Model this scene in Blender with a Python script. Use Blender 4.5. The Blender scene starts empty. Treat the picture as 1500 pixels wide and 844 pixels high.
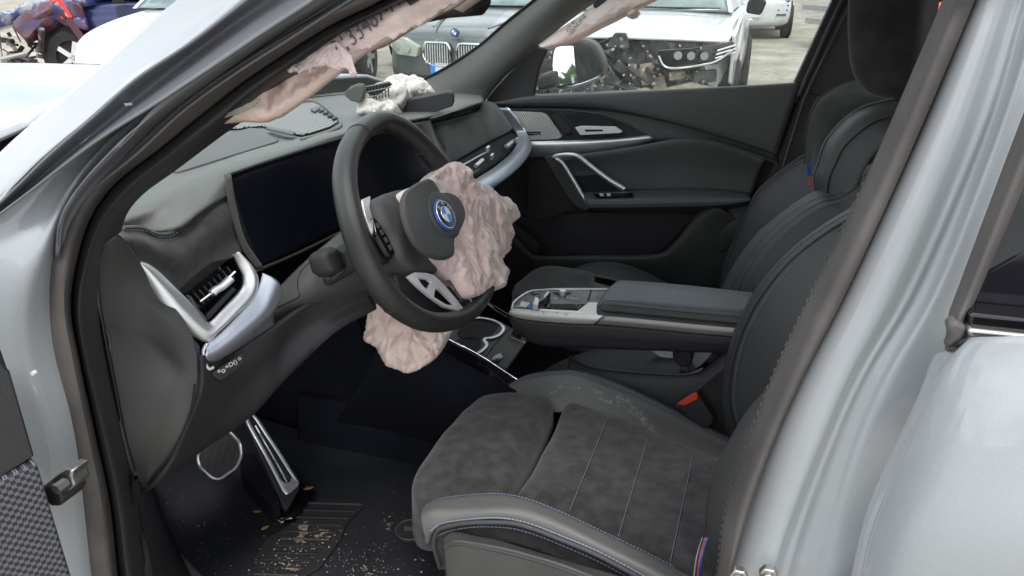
import bpy, bmesh, math, random
import numpy as np
from mathutils import Vector, Matrix, noise
random.seed(7)
S = bpy.context.scene
COL = S.collection
rad = math.radians

# ------------------------------------------------------------------ camera
FPX = 1127.0
PITCH = math.atan(468 / FPX)
YAW = math.atan(400 * math.cos(PITCH) / FPX)
CAM = Vector((0, -1.40, 1.40))
RIGHT = Vector((math.cos(YAW), math.sin(YAW), 0))
HOR = Vector((-math.sin(YAW), math.cos(YAW), 0))
FWD = HOR * math.cos(PITCH) + Vector((0, 0, -math.sin(PITCH)))
UP = HOR * math.sin(PITCH) + Vector((0, 0, math.cos(PITCH)))
cd = bpy.data.cameras.new('camera'); cam = bpy.data.objects.new('camera', cd); COL.objects.link(cam)
cam.matrix_world = Matrix((( RIGHT.x, UP.x, -FWD.x, CAM.x), (RIGHT.y, UP.y, -FWD.y, CAM.y), (RIGHT.z, UP.z, -FWD.z, CAM.z), (0, 0, 0, 1)))
cd.sensor_width = 36; cd.lens = 36 * FPX / 1500; cd.clip_start = 0.02; cd.clip_end = 500
S.camera = cam

# ------------------------------------------------------------------ sky, sun, exposure
W = bpy.data.worlds.new('World'); S.world = W; W.use_nodes = True
nt = W.node_tree; nt.nodes.clear()
SUN_EL, SUN_ROT = rad(58), rad(152)
out = nt.nodes.new('ShaderNodeOutputWorld'); bg = nt.nodes.new('ShaderNodeBackground')
sky = nt.nodes.new('ShaderNodeTexSky'); sky.sky_type = 'NISHITA'; sky.sun_disc = False
sky.sun_elevation = SUN_EL; sky.sun_rotation = SUN_ROT; sky.dust_density = 2.0
tc = nt.nodes.new('ShaderNodeTexCoord'); mp = nt.nodes.new('ShaderNodeMapping'); mp.inputs['Scale'].default_value = (1.4, 1.4, 4.0)
n1 = nt.nodes.new('ShaderNodeTexNoise'); n1.inputs['Scale'].default_value = 1.6; n1.inputs['Detail'].default_value = 7; n1.inputs['Roughness'].default_value = 0.58
r1 = nt.nodes.new('ShaderNodeValToRGB'); r1.color_ramp.elements[0].position = 0.30; r1.color_ramp.elements[1].position = 0.50
r2 = nt.nodes.new('ShaderNodeValToRGB'); r2.color_ramp.elements[0].position = 0.35; r2.color_ramp.elements[0].color = (5.0, 5.3, 5.8, 1)
r2.color_ramp.elements[1].position = 0.68; r2.color_ramp.elements[1].color = (12.5, 12.8, 13.2, 1)
mx = nt.nodes.new('ShaderNodeMixRGB')
L = nt.links.new
L(tc.outputs['Generated'], mp.inputs['Vector']); L(mp.outputs[0], n1.inputs['Vector'])
L(n1.outputs['Fac'], r1.inputs[0]); L(n1.outputs['Fac'], r2.inputs[0])
L(r1.outputs[0], mx.inputs[0]); L(sky.outputs[0], mx.inputs[1]); L(r2.outputs[0], mx.inputs[2])
L(mx.outputs[0], bg.inputs[0]); bg.inputs[1].default_value = 0.11; L(bg.outputs[0], out.inputs[0])
sl = bpy.data.lights.new('sun', 'SUN'); sl.energy = 1.0; sl.angle = rad(14); sl.color = (1, 0.96, 0.9)
so = bpy.data.objects.new('sun', sl); COL.objects.link(so)
sd = Vector((math.sin(SUN_ROT) * math.cos(SUN_EL), math.cos(SUN_ROT) * math.cos(SUN_EL), math.sin(SUN_EL)))
so.rotation_euler = sd.to_track_quat('Z', 'Y').to_euler(); so.location = (0, 0, 20)
S.view_settings.view_transform = 'Standard'; S.view_settings.look = 'None'; S.view_settings.exposure = 0.98; S.view_settings.gamma = 1
S.cycles.transparent_max_bounces = 24; S.cycles.max_bounces = 8
S.cycles.use_denoising = True

# ------------------------------------------------------------------ materials
MAT = {}
def mat(name, col, rough=0.5, metal=0.0, bump=None, vary=None, coat=0.0, sheen=0.0, spec=0.5, coord='Object', wear=None, bdist=0.001):
    m = bpy.data.materials.new(name); m.use_nodes = True; t = m.node_tree; b = t.nodes['Principled BSDF']
    b.inputs['Base Color'].default_value = (*col, 1); b.inputs['Roughness'].default_value = rough; b.inputs['Metallic'].default_value = metal
    b.inputs['Coat Weight'].default_value = coat; b.inputs['Coat Roughness'].default_value = 0.04
    b.inputs['Sheen Weight'].default_value = sheen; b.inputs['Sheen Roughness'].default_value = 0.5
    b.inputs['Specular IOR Level'].default_value = spec
    c = t.nodes.new('ShaderNodeTexCoord')
    last = None
    if vary:                                  # (scale, dark factor, light factor)
        n = t.nodes.new('ShaderNodeTexNoise'); n.inputs['Scale'].default_value = vary[0]; n.inputs['Detail'].default_value = 5
        r = t.nodes.new('ShaderNodeValToRGB'); r.color_ramp.elements[0].position = 0.36; r.color_ramp.elements[1].position = 0.66
        r.color_ramp.elements[0].color = (*[x * vary[1] for x in col], 1); r.color_ramp.elements[1].color = (*[min(1, x * vary[2]) for x in col], 1)
        t.links.new(c.outputs[coord], n.inputs['Vector']); t.links.new(n.outputs['Fac'], r.inputs[0]); last = r.outputs[0]
    if wear:                                  # (scale, threshold, colour)
        n = t.nodes.new('ShaderNodeTexNoise'); n.inputs['Scale'].default_value = wear[0]; n.inputs['Detail'].default_value = 8; n.inputs['Roughness'].default_value = 0.65
        r = t.nodes.new('ShaderNodeValToRGB'); r.color_ramp.elements[0].position = wear[1]; r.color_ramp.elements[1].position = min(1, wear[1] + 0.06)
        mxx = t.nodes.new('ShaderNodeMixRGB'); mxx.inputs[1].default_value = (*col, 1); mxx.inputs[2].default_value = (*wear[2], 1)
        t.links.new(c.outputs[coord], n.inputs['Vector']); t.links.new(n.outputs['Fac'], r.inputs[0]); t.links.new(r.outputs[0], mxx.inputs[0])
        if last: t.links.new(last, mxx.inputs[1])
        last = mxx.outputs[0]
    if last: t.links.new(last, b.inputs['Base Color'])
    if bump:                                  # (kind, scale, strength)
        if bump[0] == 'noise':
            n = t.nodes.new('ShaderNodeTexNoise'); n.inputs['Scale'].default_value = bump[1]; n.inputs['Detail'].default_value = 4; o = n.outputs['Fac']
        else:
            n = t.nodes.new('ShaderNodeTexVoronoi'); n.inputs['Scale'].default_value = bump[1]; n.feature = 'F1'; o = n.outputs['Distance']
        bn = t.nodes.new('ShaderNodeBump'); bn.inputs['Strength'].default_value = bump[2]; bn.inputs['Distance'].default_value = bdist
        t.links.new(c.outputs[coord], n.inputs['Vector']); t.links.new(o, bn.inputs['Height']); t.links.new(bn.outputs[0], b.inputs['Normal'])
    MAT[name] = m; return m
mat('paint', (0.33, 0.353, 0.372), 0.5, 0.0, coat=0.9, vary=(1200, 0.95, 1.05))
mat('paint_hood', (0.30, 0.315, 0.33), 0.34, 0.15, coat=1.0)
mat('teal_car', (0.045, 0.075, 0.08), 0.3, coat=.6)
mat('pillar_grey', (0.15, 0.15, 0.143), 0.75, bump=('noise', 900, .4))
mat('rubber', (0.092, 0.085, 0.081), 0.62, bump=('noise', 900, 0.5), vary=(14, 0.8, 1.2), spec=0.35)
mat('flange_shade', (0.13, 0.135, 0.15), 0.42, spec=0.5)  # dark tone standing in for shade on the painted pillar
mat('rubber_black', (0.03, 0.029, 0.031), 0.55, bump=('noise', 700, 0.3))
mat('plastic', (0.056, 0.056, 0.055), 0.55, bump=('voronoi', 900, 0.35), vary=(6, 0.85, 1.15))
mat('dash_top', (0.125, 0.127, 0.118), 0.5, bump=('voronoi', 800, 0.35), vary=(5, 0.92, 1.08), spec=0.5)
mat('plastic_grey', (0.085, 0.085, 0.082), 0.5, bump=('voronoi', 800, 0.3), vary=(8, 0.9, 1.1))
mat('plastic_dark', (0.030, 0.030, 0.033), 0.6, bump=('voronoi', 700, 0.3))
mat('door_skin', (0.086, 0.087, 0.087), 0.5, bump=('voronoi', 600, 0.4), vary=(4, .9, 1.1))
mat('rim_leather', (0.036, 0.036, 0.036), 0.36, bump=('voronoi', 1100, 0.3), spec=.5)
mat('leather', (0.066, 0.067, 0.067), 0.46, bump=('voronoi', 1100, 0.45), vary=(5, 0.85, 1.15), spec=0.5)
mat('leather_seat', (0.185, 0.182, 0.175), 0.5, bump=('voronoi', 1100, 0.45), vary=(5, 0.9, 1.1), spec=0.45)
mat('armrest', (0.125, 0.14, 0.147), 0.42, bump=('voronoi', 1100, 0.35), vary=(9, .85, 1.2))
mat('suede', (0.056, 0.053, 0.0535), 0.95, bump=('noise', 700, 0.9), vary=(48, 0.74, 1.28), sheen=0.22, spec=0.15)
mat('suede_dark', (0.04, 0.038, 0.038), 0.95, bump=('noise', 500, 0.5), vary=(18, 0.7, 1.35), sheen=0.25, spec=0.15)
mat('carpet', (0.015, 0.016, 0.023), 1.0, bump=('noise', 900, 1.0), vary=(300, 0.8, 1.25), spec=0.1)
mat('mat_carpet', (0.024, 0.025, 0.030), 1.0, bump=('noise', 900, 1.0), vary=(2.2, 0.6, 1.9), spec=0.1, wear=(6, 0.66, (0.075, 0.068, 0.058)))
mat('heel_rubber', (0.028, 0.028, 0.031), 0.6)
mat('silver', (0.80, 0.81, 0.82), 0.36, 0.75, vary=(10, 0.95, 1.05))
mat('bright_silver', (0.95, 0.95, 0.95), 0.35, 0.3)
mat('silver_blue', (0.56, 0.60, 0.67), 0.38, 0.8)
mat('chrome', (0.85, 0.86, 0.88), 0.12, 1.0)
mat('mirror', (0.9, 0.92, 0.93), 0.02, 1.0)
mat('steel', (0.52, 0.51, 0.49), 0.38, 1.0, wear=(25, 0.58, (0.2, 0.17, 0.14)))
mat('strip_metal', (0.36, 0.34, 0.325), 0.45, 0.6)
mat('tray_metal', (0.76, 0.75, 0.72), 0.42, 0.5, wear=(45, 0.64, (0.52, 0.44, 0.36)))
mat('gloss_black', (0.006, 0.006, 0.008), 0.12, coat=0.5)
mat('console_top', (0.13, 0.13, 0.125), 0.35, wear=(60, 0.60, (0.30, 0.24, 0.18)), vary=(40, 0.7, 1.3))
mat('screen', (0.005, 0.006, 0.012), 0.32, spec=0.25, wear=(9, 0.6, (0.010, 0.011, 0.016)))
mat('black', (0.008, 0.008, 0.01), 0.7)
mat('glass_black', (0.012, 0.012, 0.016), 0.10)
mat('bag_pink', (0.98, 0.745, 0.685), 0.6, bump=('noise', 260, 0.35), vary=(9, 0.93, 1.06), sheen=0.2)
bp_ = MAT['bag_pink'].node_tree.nodes['Principled BSDF']; bp_.inputs['Subsurface Weight'].default_value = 0.5; bp_.inputs['Subsurface Radius'].default_value = (1, .7, .6); bp_.inputs['Subsurface Scale'].default_value = 0.006
mat('bag_pale', (0.68, 0.55, 0.53), 0.8, bump=('noise', 420, 0.6), vary=(60, 0.86, 1.12), sheen=0.2)
mat('bag_white', (0.74, 0.70, 0.66), 0.6, bump=('noise', 300, 0.3), vary=(14, 0.88, 1.1))
mat('foam', (0.32, 0.31, 0.28), 0.95, bump=('noise', 200, 0.8))
mat('olive', (0.11, 0.11, 0.095), 0.9, bump=('noise', 300, 0.6))
mat('red_plastic', (0.75, 0.07, 0.04), 0.4)
mat('thread', (0.19, 0.225, 0.33), 0.7)
mat('thread_mid', (0.15, 0.18, 0.24), 0.8)
mat('thread_white', (0.30, 0.325, 0.40), 0.7)
mat('thread_dark', (0.055, 0.07, 0.105), 0.8)
mat('white_print', (0.75, 0.76, 0.78), 0.5)
mat('ink', (0.10, 0.08, 0.09), 0.8)
mat('blue_enamel', (0.02, 0.13, 0.62), 0.2, coat=0.6)
mat('blue_light', (0.02, 0.25, 0.80), 0.2, coat=0.6)
mat('white_enamel', (0.82, 0.84, 0.87), 0.2, coat=0.6)
mat('white_car', (0.66, 0.68, 0.68), 0.3, coat=0.8)
mat('silver_car', (0.74, 0.78, 0.80), 0.3, 0.2, coat=0.8)
mat('grey_car', (0.10, 0.11, 0.11), 0.35, 0.3, coat=0.8, wear=(3, 0.6, (0.26, 0.26, 0.24)))
mat('blue_car', (0.012, 0.02, 0.085), 0.3, 0.1, coat=0.8, wear=(9, 0.66, (0.22, 0.23, 0.27)))
mat('scrap', (0.05, 0.05, 0.052), 0.6, wear=(11, 0.56, (0.30, 0.27, 0.22)), vary=(18, 0.5, 1.8))
mat('scrap_light', (0.36, 0.35, 0.33), 0.5, wear=(11, 0.6, (0.12, 0.1, 0.08)))
mat('dust_brown', (0.30, 0.25, 0.19), 0.9, vary=(20, 0.7, 1.3))
mat('car_glass', (0.20, 0.27, 0.26), 0.12, coat=0.5, vary=(3, 0.7, 1.3))
mat('lamp_glass', (0.55, 0.57, 0.55), 0.12, 0.6)
mat('lamp_yellow', (0.42, 0.42, 0.33), 0.3, coat=1.0)
mat('tyre', (0.022, 0.022, 0.024), 0.85)
mat('orange', (0.72, 0.13, 0.04), 0.5, wear=(10, 0.62, (0.3, 0.1, 0.05)))
mat('tarp', (0.035, 0.05, 0.17), 0.3, coat=.8, wear=(4, 0.55, (0.26, 0.27, 0.30)))
mat('red_sticker', (0.75, 0.05, 0.03), 0.5)
mat('rust', (0.075, 0.018, 0.035), 0.4, coat=.5, wear=(3, 0.52, (0.02, 0.03, 0.11)))
mat('leaf_dry', (0.48, 0.26, 0.12), 0.8, vary=(200, 0.6, 1.4))
mat('crumb', (0.42, 0.37, 0.29), 0.9, vary=(100, 0.6, 1.4))
mat('mud', (0.27, 0.21, 0.15), 0.95, vary=(70, 0.5, 1.5))
mat('scuff', (0.27, 0.265, 0.25), 0.9, vary=(150, 0.6, 1.3))
mat('plate_white', (0.7, 0.72, 0.75), 0.4)
mat('leafy', (0.09, 0.13, 0.04), 0.8, vary=(8, 0.5, 1.6))

def ground_mat():
    m = mat('yard', (0.33, 0.30, 0.24), 0.95, bump=('noise', 8, 0.6), vary=(1.2, 0.7, 1.2), wear=(4.5, 0.55, (0.24, 0.225, 0.19)), bdist=0.03)
    return m
ground_mat()
def glass_mat(name, tint, dirt, refl=1.0):
    m = bpy.data.materials.new(name); m.use_nodes = True; t = m.node_tree; t.nodes.clear()
    o = t.nodes.new('ShaderNodeOutputMaterial'); tr = t.nodes.new('ShaderNodeBsdfTransparent'); tr.inputs[0].default_value = (*tint, 1)
    gl = t.nodes.new('ShaderNodeBsdfGlossy'); gl.inputs['Roughness'].default_value = 0.01
    fr = t.nodes.new('ShaderNodeFresnel'); ge = t.nodes.new('ShaderNodeNewGeometry'); io = t.nodes.new('ShaderNodeMapRange'); io.inputs[3].default_value = 1.33; io.inputs[4].default_value = 1 / 1.33
    t.links.new(ge.outputs['Backfacing'], io.inputs[0]); t.links.new(io.outputs[0], fr.inputs[0])
    m1 = t.nodes.new('ShaderNodeMixShader'); m2 = t.nodes.new('ShaderNodeMixShader'); df = t.nodes.new('ShaderNodeBsdfDiffuse'); df.inputs[0].default_value = (0.62, 0.62, 0.58, 1)
    t.links.new(fr.outputs[0], m1.inputs[0]); t.links.new(tr.outputs[0], m1.inputs[1]); t.links.new(gl.outputs[0], m1.inputs[2])
    c = t.nodes.new('ShaderNodeTexCoord'); n = t.nodes.new('ShaderNodeTexNoise'); n.inputs['Scale'].default_value = 7; n.inputs['Detail'].default_value = 9; n.inputs['Roughness'].default_value = 0.75
    r = t.nodes.new('ShaderNodeMapRange'); r.inputs[1].default_value = 0.45; r.inputs[2].default_value = 0.75; r.inputs[3].default_value = dirt[0]; r.inputs[4].default_value = dirt[1]
    t.links.new(c.outputs['Object'], n.inputs['Vector']); t.links.new(n.outputs['Fac'], r.inputs[0]); t.links.new(r.outputs[0], m2.inputs[0])
    t.links.new(m1.outputs[0], m2.inputs[1]); t.links.new(df.outputs[0], m2.inputs[2]); t.links.new(m2.outputs[0], o.inputs[0])
    MAT[name] = m; return m
glass_mat('windshield_glass', (0.88, 0.95, 0.93), (0.09, 0.22))
glass_mat('side_glass', (0.93, 0.96, 0.95), (0.03, 0.22))

def pattern_mat(name, dark, light, sx, sy, kind='weave'):
    """fine print or weave too small for geometry"""
    m = bpy.data.materials.new(name); m.use_nodes = True; t = m.node_tree; b = t.nodes['Principled BSDF']; b.inputs['Roughness'].default_value = 0.5
    uv = t.nodes.new('ShaderNodeUVMap'); mpn = t.nodes.new('ShaderNodeMapping'); mpn.inputs['Scale'].default_value = (sx, sy, 1)
    t.links.new(uv.outputs[0], mpn.inputs[0])
    if kind == 'weave':
        w1 = t.nodes.new('ShaderNodeTexWave'); w1.inputs['Scale'].default_value = 1.0; w1.wave_type = 'BANDS'; w1.bands_direction = 'DIAGONAL'; w1.inputs['Distortion'].default_value = 0
        ck = t.nodes.new('ShaderNodeTexChecker'); ck.inputs['Scale'].default_value = 1.0
        t.links.new(mpn.outputs[0], ck.inputs[0])
        m2 = t.nodes.new('ShaderNodeMapping'); m2.inputs['Scale'].default_value = (1.3, 1.3, 1); t.links.new(mpn.outputs[0], m2.inputs[0]); t.links.new(m2.outputs[0], w1.inputs[0])
        mu = t.nodes.new('ShaderNodeMath'); mu.operation = 'MULTIPLY'; t.links.new(ck.outputs['Fac'], mu.inputs[0]); t.links.new(w1.outputs['Fac'], mu.inputs[1])
        fac = mu.outputs[0]
    else:                                     # dots: light lattice with dark holes
        v = t.nodes.new('ShaderNodeTexVoronoi'); v.inputs['Scale'].default_value = 1; v.inputs['Randomness'].default_value = 0; t.links.new(mpn.outputs[0], v.inputs['Vector'])
        r = t.nodes.new('ShaderNodeMapRange'); r.inputs[1].default_value = 0.30; r.inputs[2].default_value = 0.42; t.links.new(v.outputs['Distance'], r.inputs[0]); fac = r.outputs[0]
    mm = t.nodes.new('ShaderNodeMixRGB'); mm.inputs[1].default_value = (*dark, 1); mm.inputs[2].default_value = (*light, 1)
    t.links.new(fac, mm.inputs[0]); t.links.new(mm.outputs[0], b.inputs['Base Color'])
    bn = t.nodes.new('ShaderNodeBump'); bn.inputs['Strength'].default_value = 0.5; bn.inputs['Distance'].default_value = 0.002
    t.links.new(fac, bn.inputs['Height']); t.links.new(bn.outputs[0], b.inputs['Normal'])
    MAT[name] = m; return m
pattern_mat('door_weave', (0.022, 0.022, 0.028), (0.24, 0.24, 0.28), 58, 58)
pattern_mat('speaker_mesh', (0.02, 0.02, 0.02), (0.30, 0.30, 0.285), 40, 34, 'dots')
pattern_mat('door_speaker', (0.30, 0.295, 0.28), (0.72, 0.71, 0.68), 30, 30, 'dots')
pattern_mat('lower_mesh', (0.012, 0.012, 0.014), (0.045, 0.045, 0.047), 22, 22, 'dots')

# ------------------------------------------------------------------ image point -> place on a real surface of the car
def ray(px, py): return RIGHT * (px - 750) + UP * (422 - py) + FWD * FPX
def at(px, py, pl):
    d = ray(px, py)
    if pl[0] == 'y': return CAM + d * ((pl[1] - CAM.y) / d.y)
    if pl[0] == 'x': return CAM + d * ((pl[1] - CAM.x) / d.x)
    if pl[0] == 'z': return CAM + d * ((pl[1] - CAM.z) / d.z)
    q, n = pl
    return CAM + d * ((q - CAM).dot(n) / d.dot(n))
def ys(pts, y=None):
    return [at(p[0], p[1], ('y', p[2] if len(p) > 2 else y)) for p in pts]
def zs(pts, z=None):
    return [at(p[0], p[1], ('z', p[2] if len(p) > 2 else z)) for p in pts]
def on(pts, pl): return [at(p[0], p[1], pl) for p in pts]
def V(*a): return Vector(a)

# ------------------------------------------------------------------ curve and mesh helpers
def cr(p0, p1, p2, p3, t):
    return 0.5 * ((2 * p1) + (p2 - p0) * t + (2 * p0 - 5 * p1 + 4 * p2 - p3) * t * t + (3 * p1 - p0 - 3 * p2 + p3) * t ** 3)
def spline(pts, sub=8, closed=False):
    n = len(pts); o = []
    if closed:
        for i in range(n):
            for k in range(sub): o.append(cr(pts[i - 1], pts[i], pts[(i + 1) % n], pts[(i + 2) % n], k / sub))
        return o
    if n == 2: return [pts[0].lerp(pts[1], k / sub) for k in range(sub + 1)]
    q = [pts[0] * 2 - pts[1]] + list(pts) + [pts[-1] * 2 - pts[-2]]
    for i in range(1, n):
        for k in range(sub): o.append(cr(q[i - 1], q[i], q[i + 1], q[i + 2], k / sub))
    return o + [pts[-1].copy()]
def resample(pts, n, closed=False):
    P = list(pts) + ([pts[0]] if closed else [])
    d = [0]
    for a, b in zip(P, P[1:]): d.append(d[-1] + (b - a).length)
    tot = d[-1]; o = []; j = 0
    for i in range(n):
        t = tot * i / (n if closed else n - 1)
        while j < len(d) - 2 and d[j + 1] < t: j += 1
        s = (t - d[j]) / max(1e-9, d[j + 1] - d[j]); o.append(P[j].lerp(P[j + 1], min(1, max(0, s))))
    return o
def grow(c, head=None, tail=None):
    """carry a curve on past the picture's edge"""
    return ([c[0] + head] if head is not None else []) + list(c) + ([c[-1] + tail] if tail is not None else [])
def smooth_curve(pts, n, closed=False): return resample(spline(pts, 10, closed), n, closed)
def fillet(pts, r, seg=4):
    n = len(pts); o = []
    for i in range(n):
        a, b, c = pts[i - 1], pts[i], pts[(i + 1) % n]
        u, w = (a - b), (c - b); rr = min(r, u.length * 0.45, w.length * 0.45)
        p, q = b + u.normalized() * rr, b + w.normalized() * rr
        for k in range(seg + 1):
            t = k / seg; o.append(p * (1 - t) ** 2 + b * 2 * t * (1 - t) + q * t * t)
    return o
def newmesh(name, verts, faces, m, parent=None, smooth=35, uvs=None, mats=None, midx=None, recalc=True):
    me = bpy.data.meshes.new(name); me.from_pydata([tuple(v) for v in verts], [], faces)
    if uvs is not None:
        uvl = me.uv_layers.new(name='UVMap')
        for l in me.loops: uvl.data[l.index].uv = uvs[l.vertex_index]
    for x in (mats or [m]): me.materials.append(MAT[x] if isinstance(x, str) else x)
    if midx:
        for p, i in zip(me.polygons, midx): p.material_index = i
    if recalc:
        b = bmesh.new(); b.from_mesh(me); bmesh.ops.recalc_face_normals(b, faces=b.faces); b.to_mesh(me); b.free()
    if smooth is not None:
        me.shade_smooth()
        if smooth < 180: me.set_sharp_from_angle(angle=rad(smooth))
    me.update()
    o = bpy.data.objects.new(name, me); COL.objects.link(o)
    if parent: o.parent = parent
    return o
def solid(o, t, off=0): 
    s = o.modifiers.new('thickness', 'SOLIDIFY'); s.thickness = t; s.offset = off; return o
def bev(o, w, seg=2, ang=40):
    b = o.modifiers.new('bevel', 'BEVEL'); b.width = w; b.segments = seg; b.limit_method = 'ANGLE'; b.angle_limit = rad(ang); return o
def loft(name, curves, m, parent=None, n=40, sub=6, thick=0.004, smooth=60, disp=None, off=0, linear=False):
    """surface through a family of roughly parallel curves"""
    cs = [smooth_curve(c, n) for c in curves]
    rows = []
    for i in range(n):
        line = [c[i] for c in cs]
        rows.append(spline(line, sub) if not linear else line)
    k = len(rows[0]); vs = []; uv = []
    for i, r in enumerate(rows):
        for j, p in enumerate(r): vs.append(p.copy()); uv.append((i / (n - 1), j / (k - 1)))
    if disp: vs = [disp(v, u) for v, u in zip(vs, uv)]
    fs = [(i * k + j, i * k + j + 1, (i + 1) * k + j + 1, (i + 1) * k + j) for i in range(n - 1) for j in range(k - 1)]
    a = sum(((vs[f[2]] - vs[f[0]]).cross(vs[f[3]] - vs[f[1]]).dot(CAM - vs[f[0]]) for f in fs))
    if a < 0: fs = [f[::-1] for f in fs]
    o = newmesh(name, vs, fs, m, parent, smooth, uvs=uv, recalc=False)
    if thick: solid(o, thick, -1)
    return o
def prism(name, pts, d, m, parent=None, bevel=0.0, seg=2, smooth=35, uv=False):
    """outline with real thickness d (a vector)"""
    n = len(pts); vs = [p.copy() for p in pts] + [p + d for p in pts]
    fs = [tuple(range(n)), tuple(range(2 * n - 1, n - 1, -1))] + [(i, i + n, (i + 1) % n + n, (i + 1) % n) for i in range(n)]
    uvs = None
    if uv:
        a = (pts[1] - pts[0]).normalized(); nn = d.normalized(); b = nn.cross(a)
        c0 = pts[0]; s = max((p - c0).length for p in pts)
        uvs = [((v - c0).dot(a) / s, (v - c0).dot(b) / s) for v in vs]
    o = newmesh(name, vs, fs, m, parent, smooth, uvs=uvs)
    if bevel: bev(o, bevel, seg)
    return o
def pillow(name, pts, nrm, h, m, parent=None, n=72, rings=10, p=2.6, back=0.03, disp=None, center=None, smooth=180, inset=0.0, uv=False):
    """padded or bulging surface bounded by an outline"""
    ol = resample(pts, n, True) if len(pts) != n else pts
    c = center or sum(ol, Vector()) / len(ol)
    vs = []; uvs = []
    for k in range(rings):
        s = 1 - (k / rings) ** 1.5 if rings > 1 else 1
        hh = h * (1 - s ** p) ** (1 / p)
        for i, q in enumerate(ol):
            v = c + (q - c) * s + nrm * hh
            if disp: v = disp(v, s, i / n)
            vs.append(v)
    tip = c + nrm * h
    if disp: tip = disp(tip, 0, 0)
    fs = []
    for k in range(rings - 1):
        for i in range(n): j = (i + 1) % n; fs.append((k * n + i, k * n + j, (k + 1) * n + j, (k + 1) * n + i))
    vs.append(tip); t = len(vs) - 1
    fs += [((rings - 1) * n + i, (rings - 1) * n + (i + 1) % n, t) for i in range(n)]
    if back:
        b0 = len(vs); vs += [q + (c - q) * inset - nrm * back for q in ol]
        fs += [(i, b0 + i, b0 + (i + 1) % n, (i + 1) % n) for i in range(n)] + [tuple(b0 + i for i in range(n))]
    if uv:
        a = RIGHT; bb = nrm.cross(a).normalized(); uvs = [((v - c).dot(a) * 3, (v - c).dot(bb) * 3) for v in vs]
    return newmesh(name, vs, fs, m, parent, smooth, uvs=uvs if uv else None)
def tube(name, path, r, m, parent=None, n=None, seg=12, closed=False, up=Vector((0, 0, 1)), flat=1.0, cap=True, smooth=180, prof=None):
    """swept ellipse; r number or list, flat scales the second axis"""
    P = smooth_curve(path, n or len(path) * 6, closed) if n != 0 else path
    N = len(P); vs = []
    for i, p in enumerate(P):
        a = P[(i + 1) % N] if closed or i < N - 1 else P[i]; b = P[i - 1] if closed or i > 0 else P[i]
        t = (a - b).normalized(); s = t.cross(up).normalized(); w = s.cross(t).normalized()
        rr = r if not isinstance(r, (list, tuple)) else r[min(len(r) - 1, int(i / N * len(r)))] if len(r) == N else (r[0] + (r[-1] - r[0]) * i / max(1, N - 1))
        if callable(prof): pr = prof(i / (N - 1 if not closed else N)); 
        for k in range(seg):
            A = 2 * math.pi * k / seg
            vs.append(p + s * math.cos(A) * rr + w * math.sin(A) * rr * flat)
    fs = [(i * seg + k, i * seg + (k + 1) % seg, ((i + 1) % N) * seg + (k + 1) % seg, ((i + 1) % N) * seg + k) for i in range(N if closed else N - 1) for k in range(seg)]
    if cap and not closed: fs += [tuple(range(seg)), tuple(range(N * seg - 1, (N - 1) * seg - 1, -1))]
    return newmesh(name, vs, fs, m, parent, smooth if not cap else 60)
def box_mesh(c, a, b, d):
    """corner offsets of a little box: centre c, half axes a b d"""
    vs = [c + a * i + b * j + d * k for k in (-1, 1) for j in (-1, 1) for i in (-1, 1)]
    return vs, [(0, 2, 3, 1), (4, 5, 7, 6), (0, 1, 5, 4), (2, 6, 7, 3), (0, 4, 6, 2), (1, 3, 7, 5)]
class MB:
    def __init__(s): s.v = []; s.f = []; s.mi = []
    def add(s, vs, fs, mi=0):
        o = len(s.v); s.v += vs; s.f += [tuple(i + o for i in f) for f in fs]; s.mi += [mi] * len(fs)
    def box(s, c, a, b, d, mi=0): s.add(*box_mesh(c, a, b, d), mi)
    def rod(s, a, b, r, seg=6, mi=0):
        t = (b - a).normalized(); q = Vector((0, 0, 1)) if abs(t.z) < .9 else Vector((1, 0, 0)); u = t.cross(q).normalized(); w = t.cross(u)
        vs = [p + (u * math.cos(k * 2 * math.pi / seg) + w * math.sin(k * 2 * math.pi / seg)) * r for p in (a, b) for k in range(seg)]
        s.add(vs, [(k, (k + 1) % seg, seg + (k + 1) % seg, seg + k) for k in range(seg)] + [tuple(range(seg - 1, -1, -1)), tuple(range(seg, 2 * seg))], mi)
    def build(s, name, m, parent=None, smooth=35, mats=None): return newmesh(name, s.v, s.f, m, parent, smooth, mats=mats, midx=s.mi if mats else None)
def stitches(path, nrm, m, parent, pitch=0.0052, ln=0.0036, w=0.0007, name='stitching', lift=0.0012):
    """row of thread stitches along a seam"""
    P = spline(path, 10); tot = sum((b - a).length for a, b in zip(P, P[1:])); k = max(2, int(tot / pitch)); Q = resample(P, k + 1)
    mb = MB()
    for a, b in zip(Q, Q[1:]):
        t = (b - a).normalized(); nn = nrm(a) if callable(nrm) else nrm; s = t.cross(nn).normalized()
        mb.box((a + b) / 2 + nn * lift, t * ln / 2, s * w, nn * w)
    o = mb.build(name, m, parent, None); o['kind'] = 'stuff'; return o
def empty(name, loc=(0, 0, 0), rz=0):
    o = bpy.data.objects.new(name, None); COL.objects.link(o); o.location = loc; o.rotation_euler = (0, 0, rz); return o
def tag(o, label=None, cat=None, group=None, kind=None):
    if label: o['label'] = label
    if cat: o['category'] = cat
    if group: o['group'] = group
    if kind: o['kind'] = kind
    return o
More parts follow.
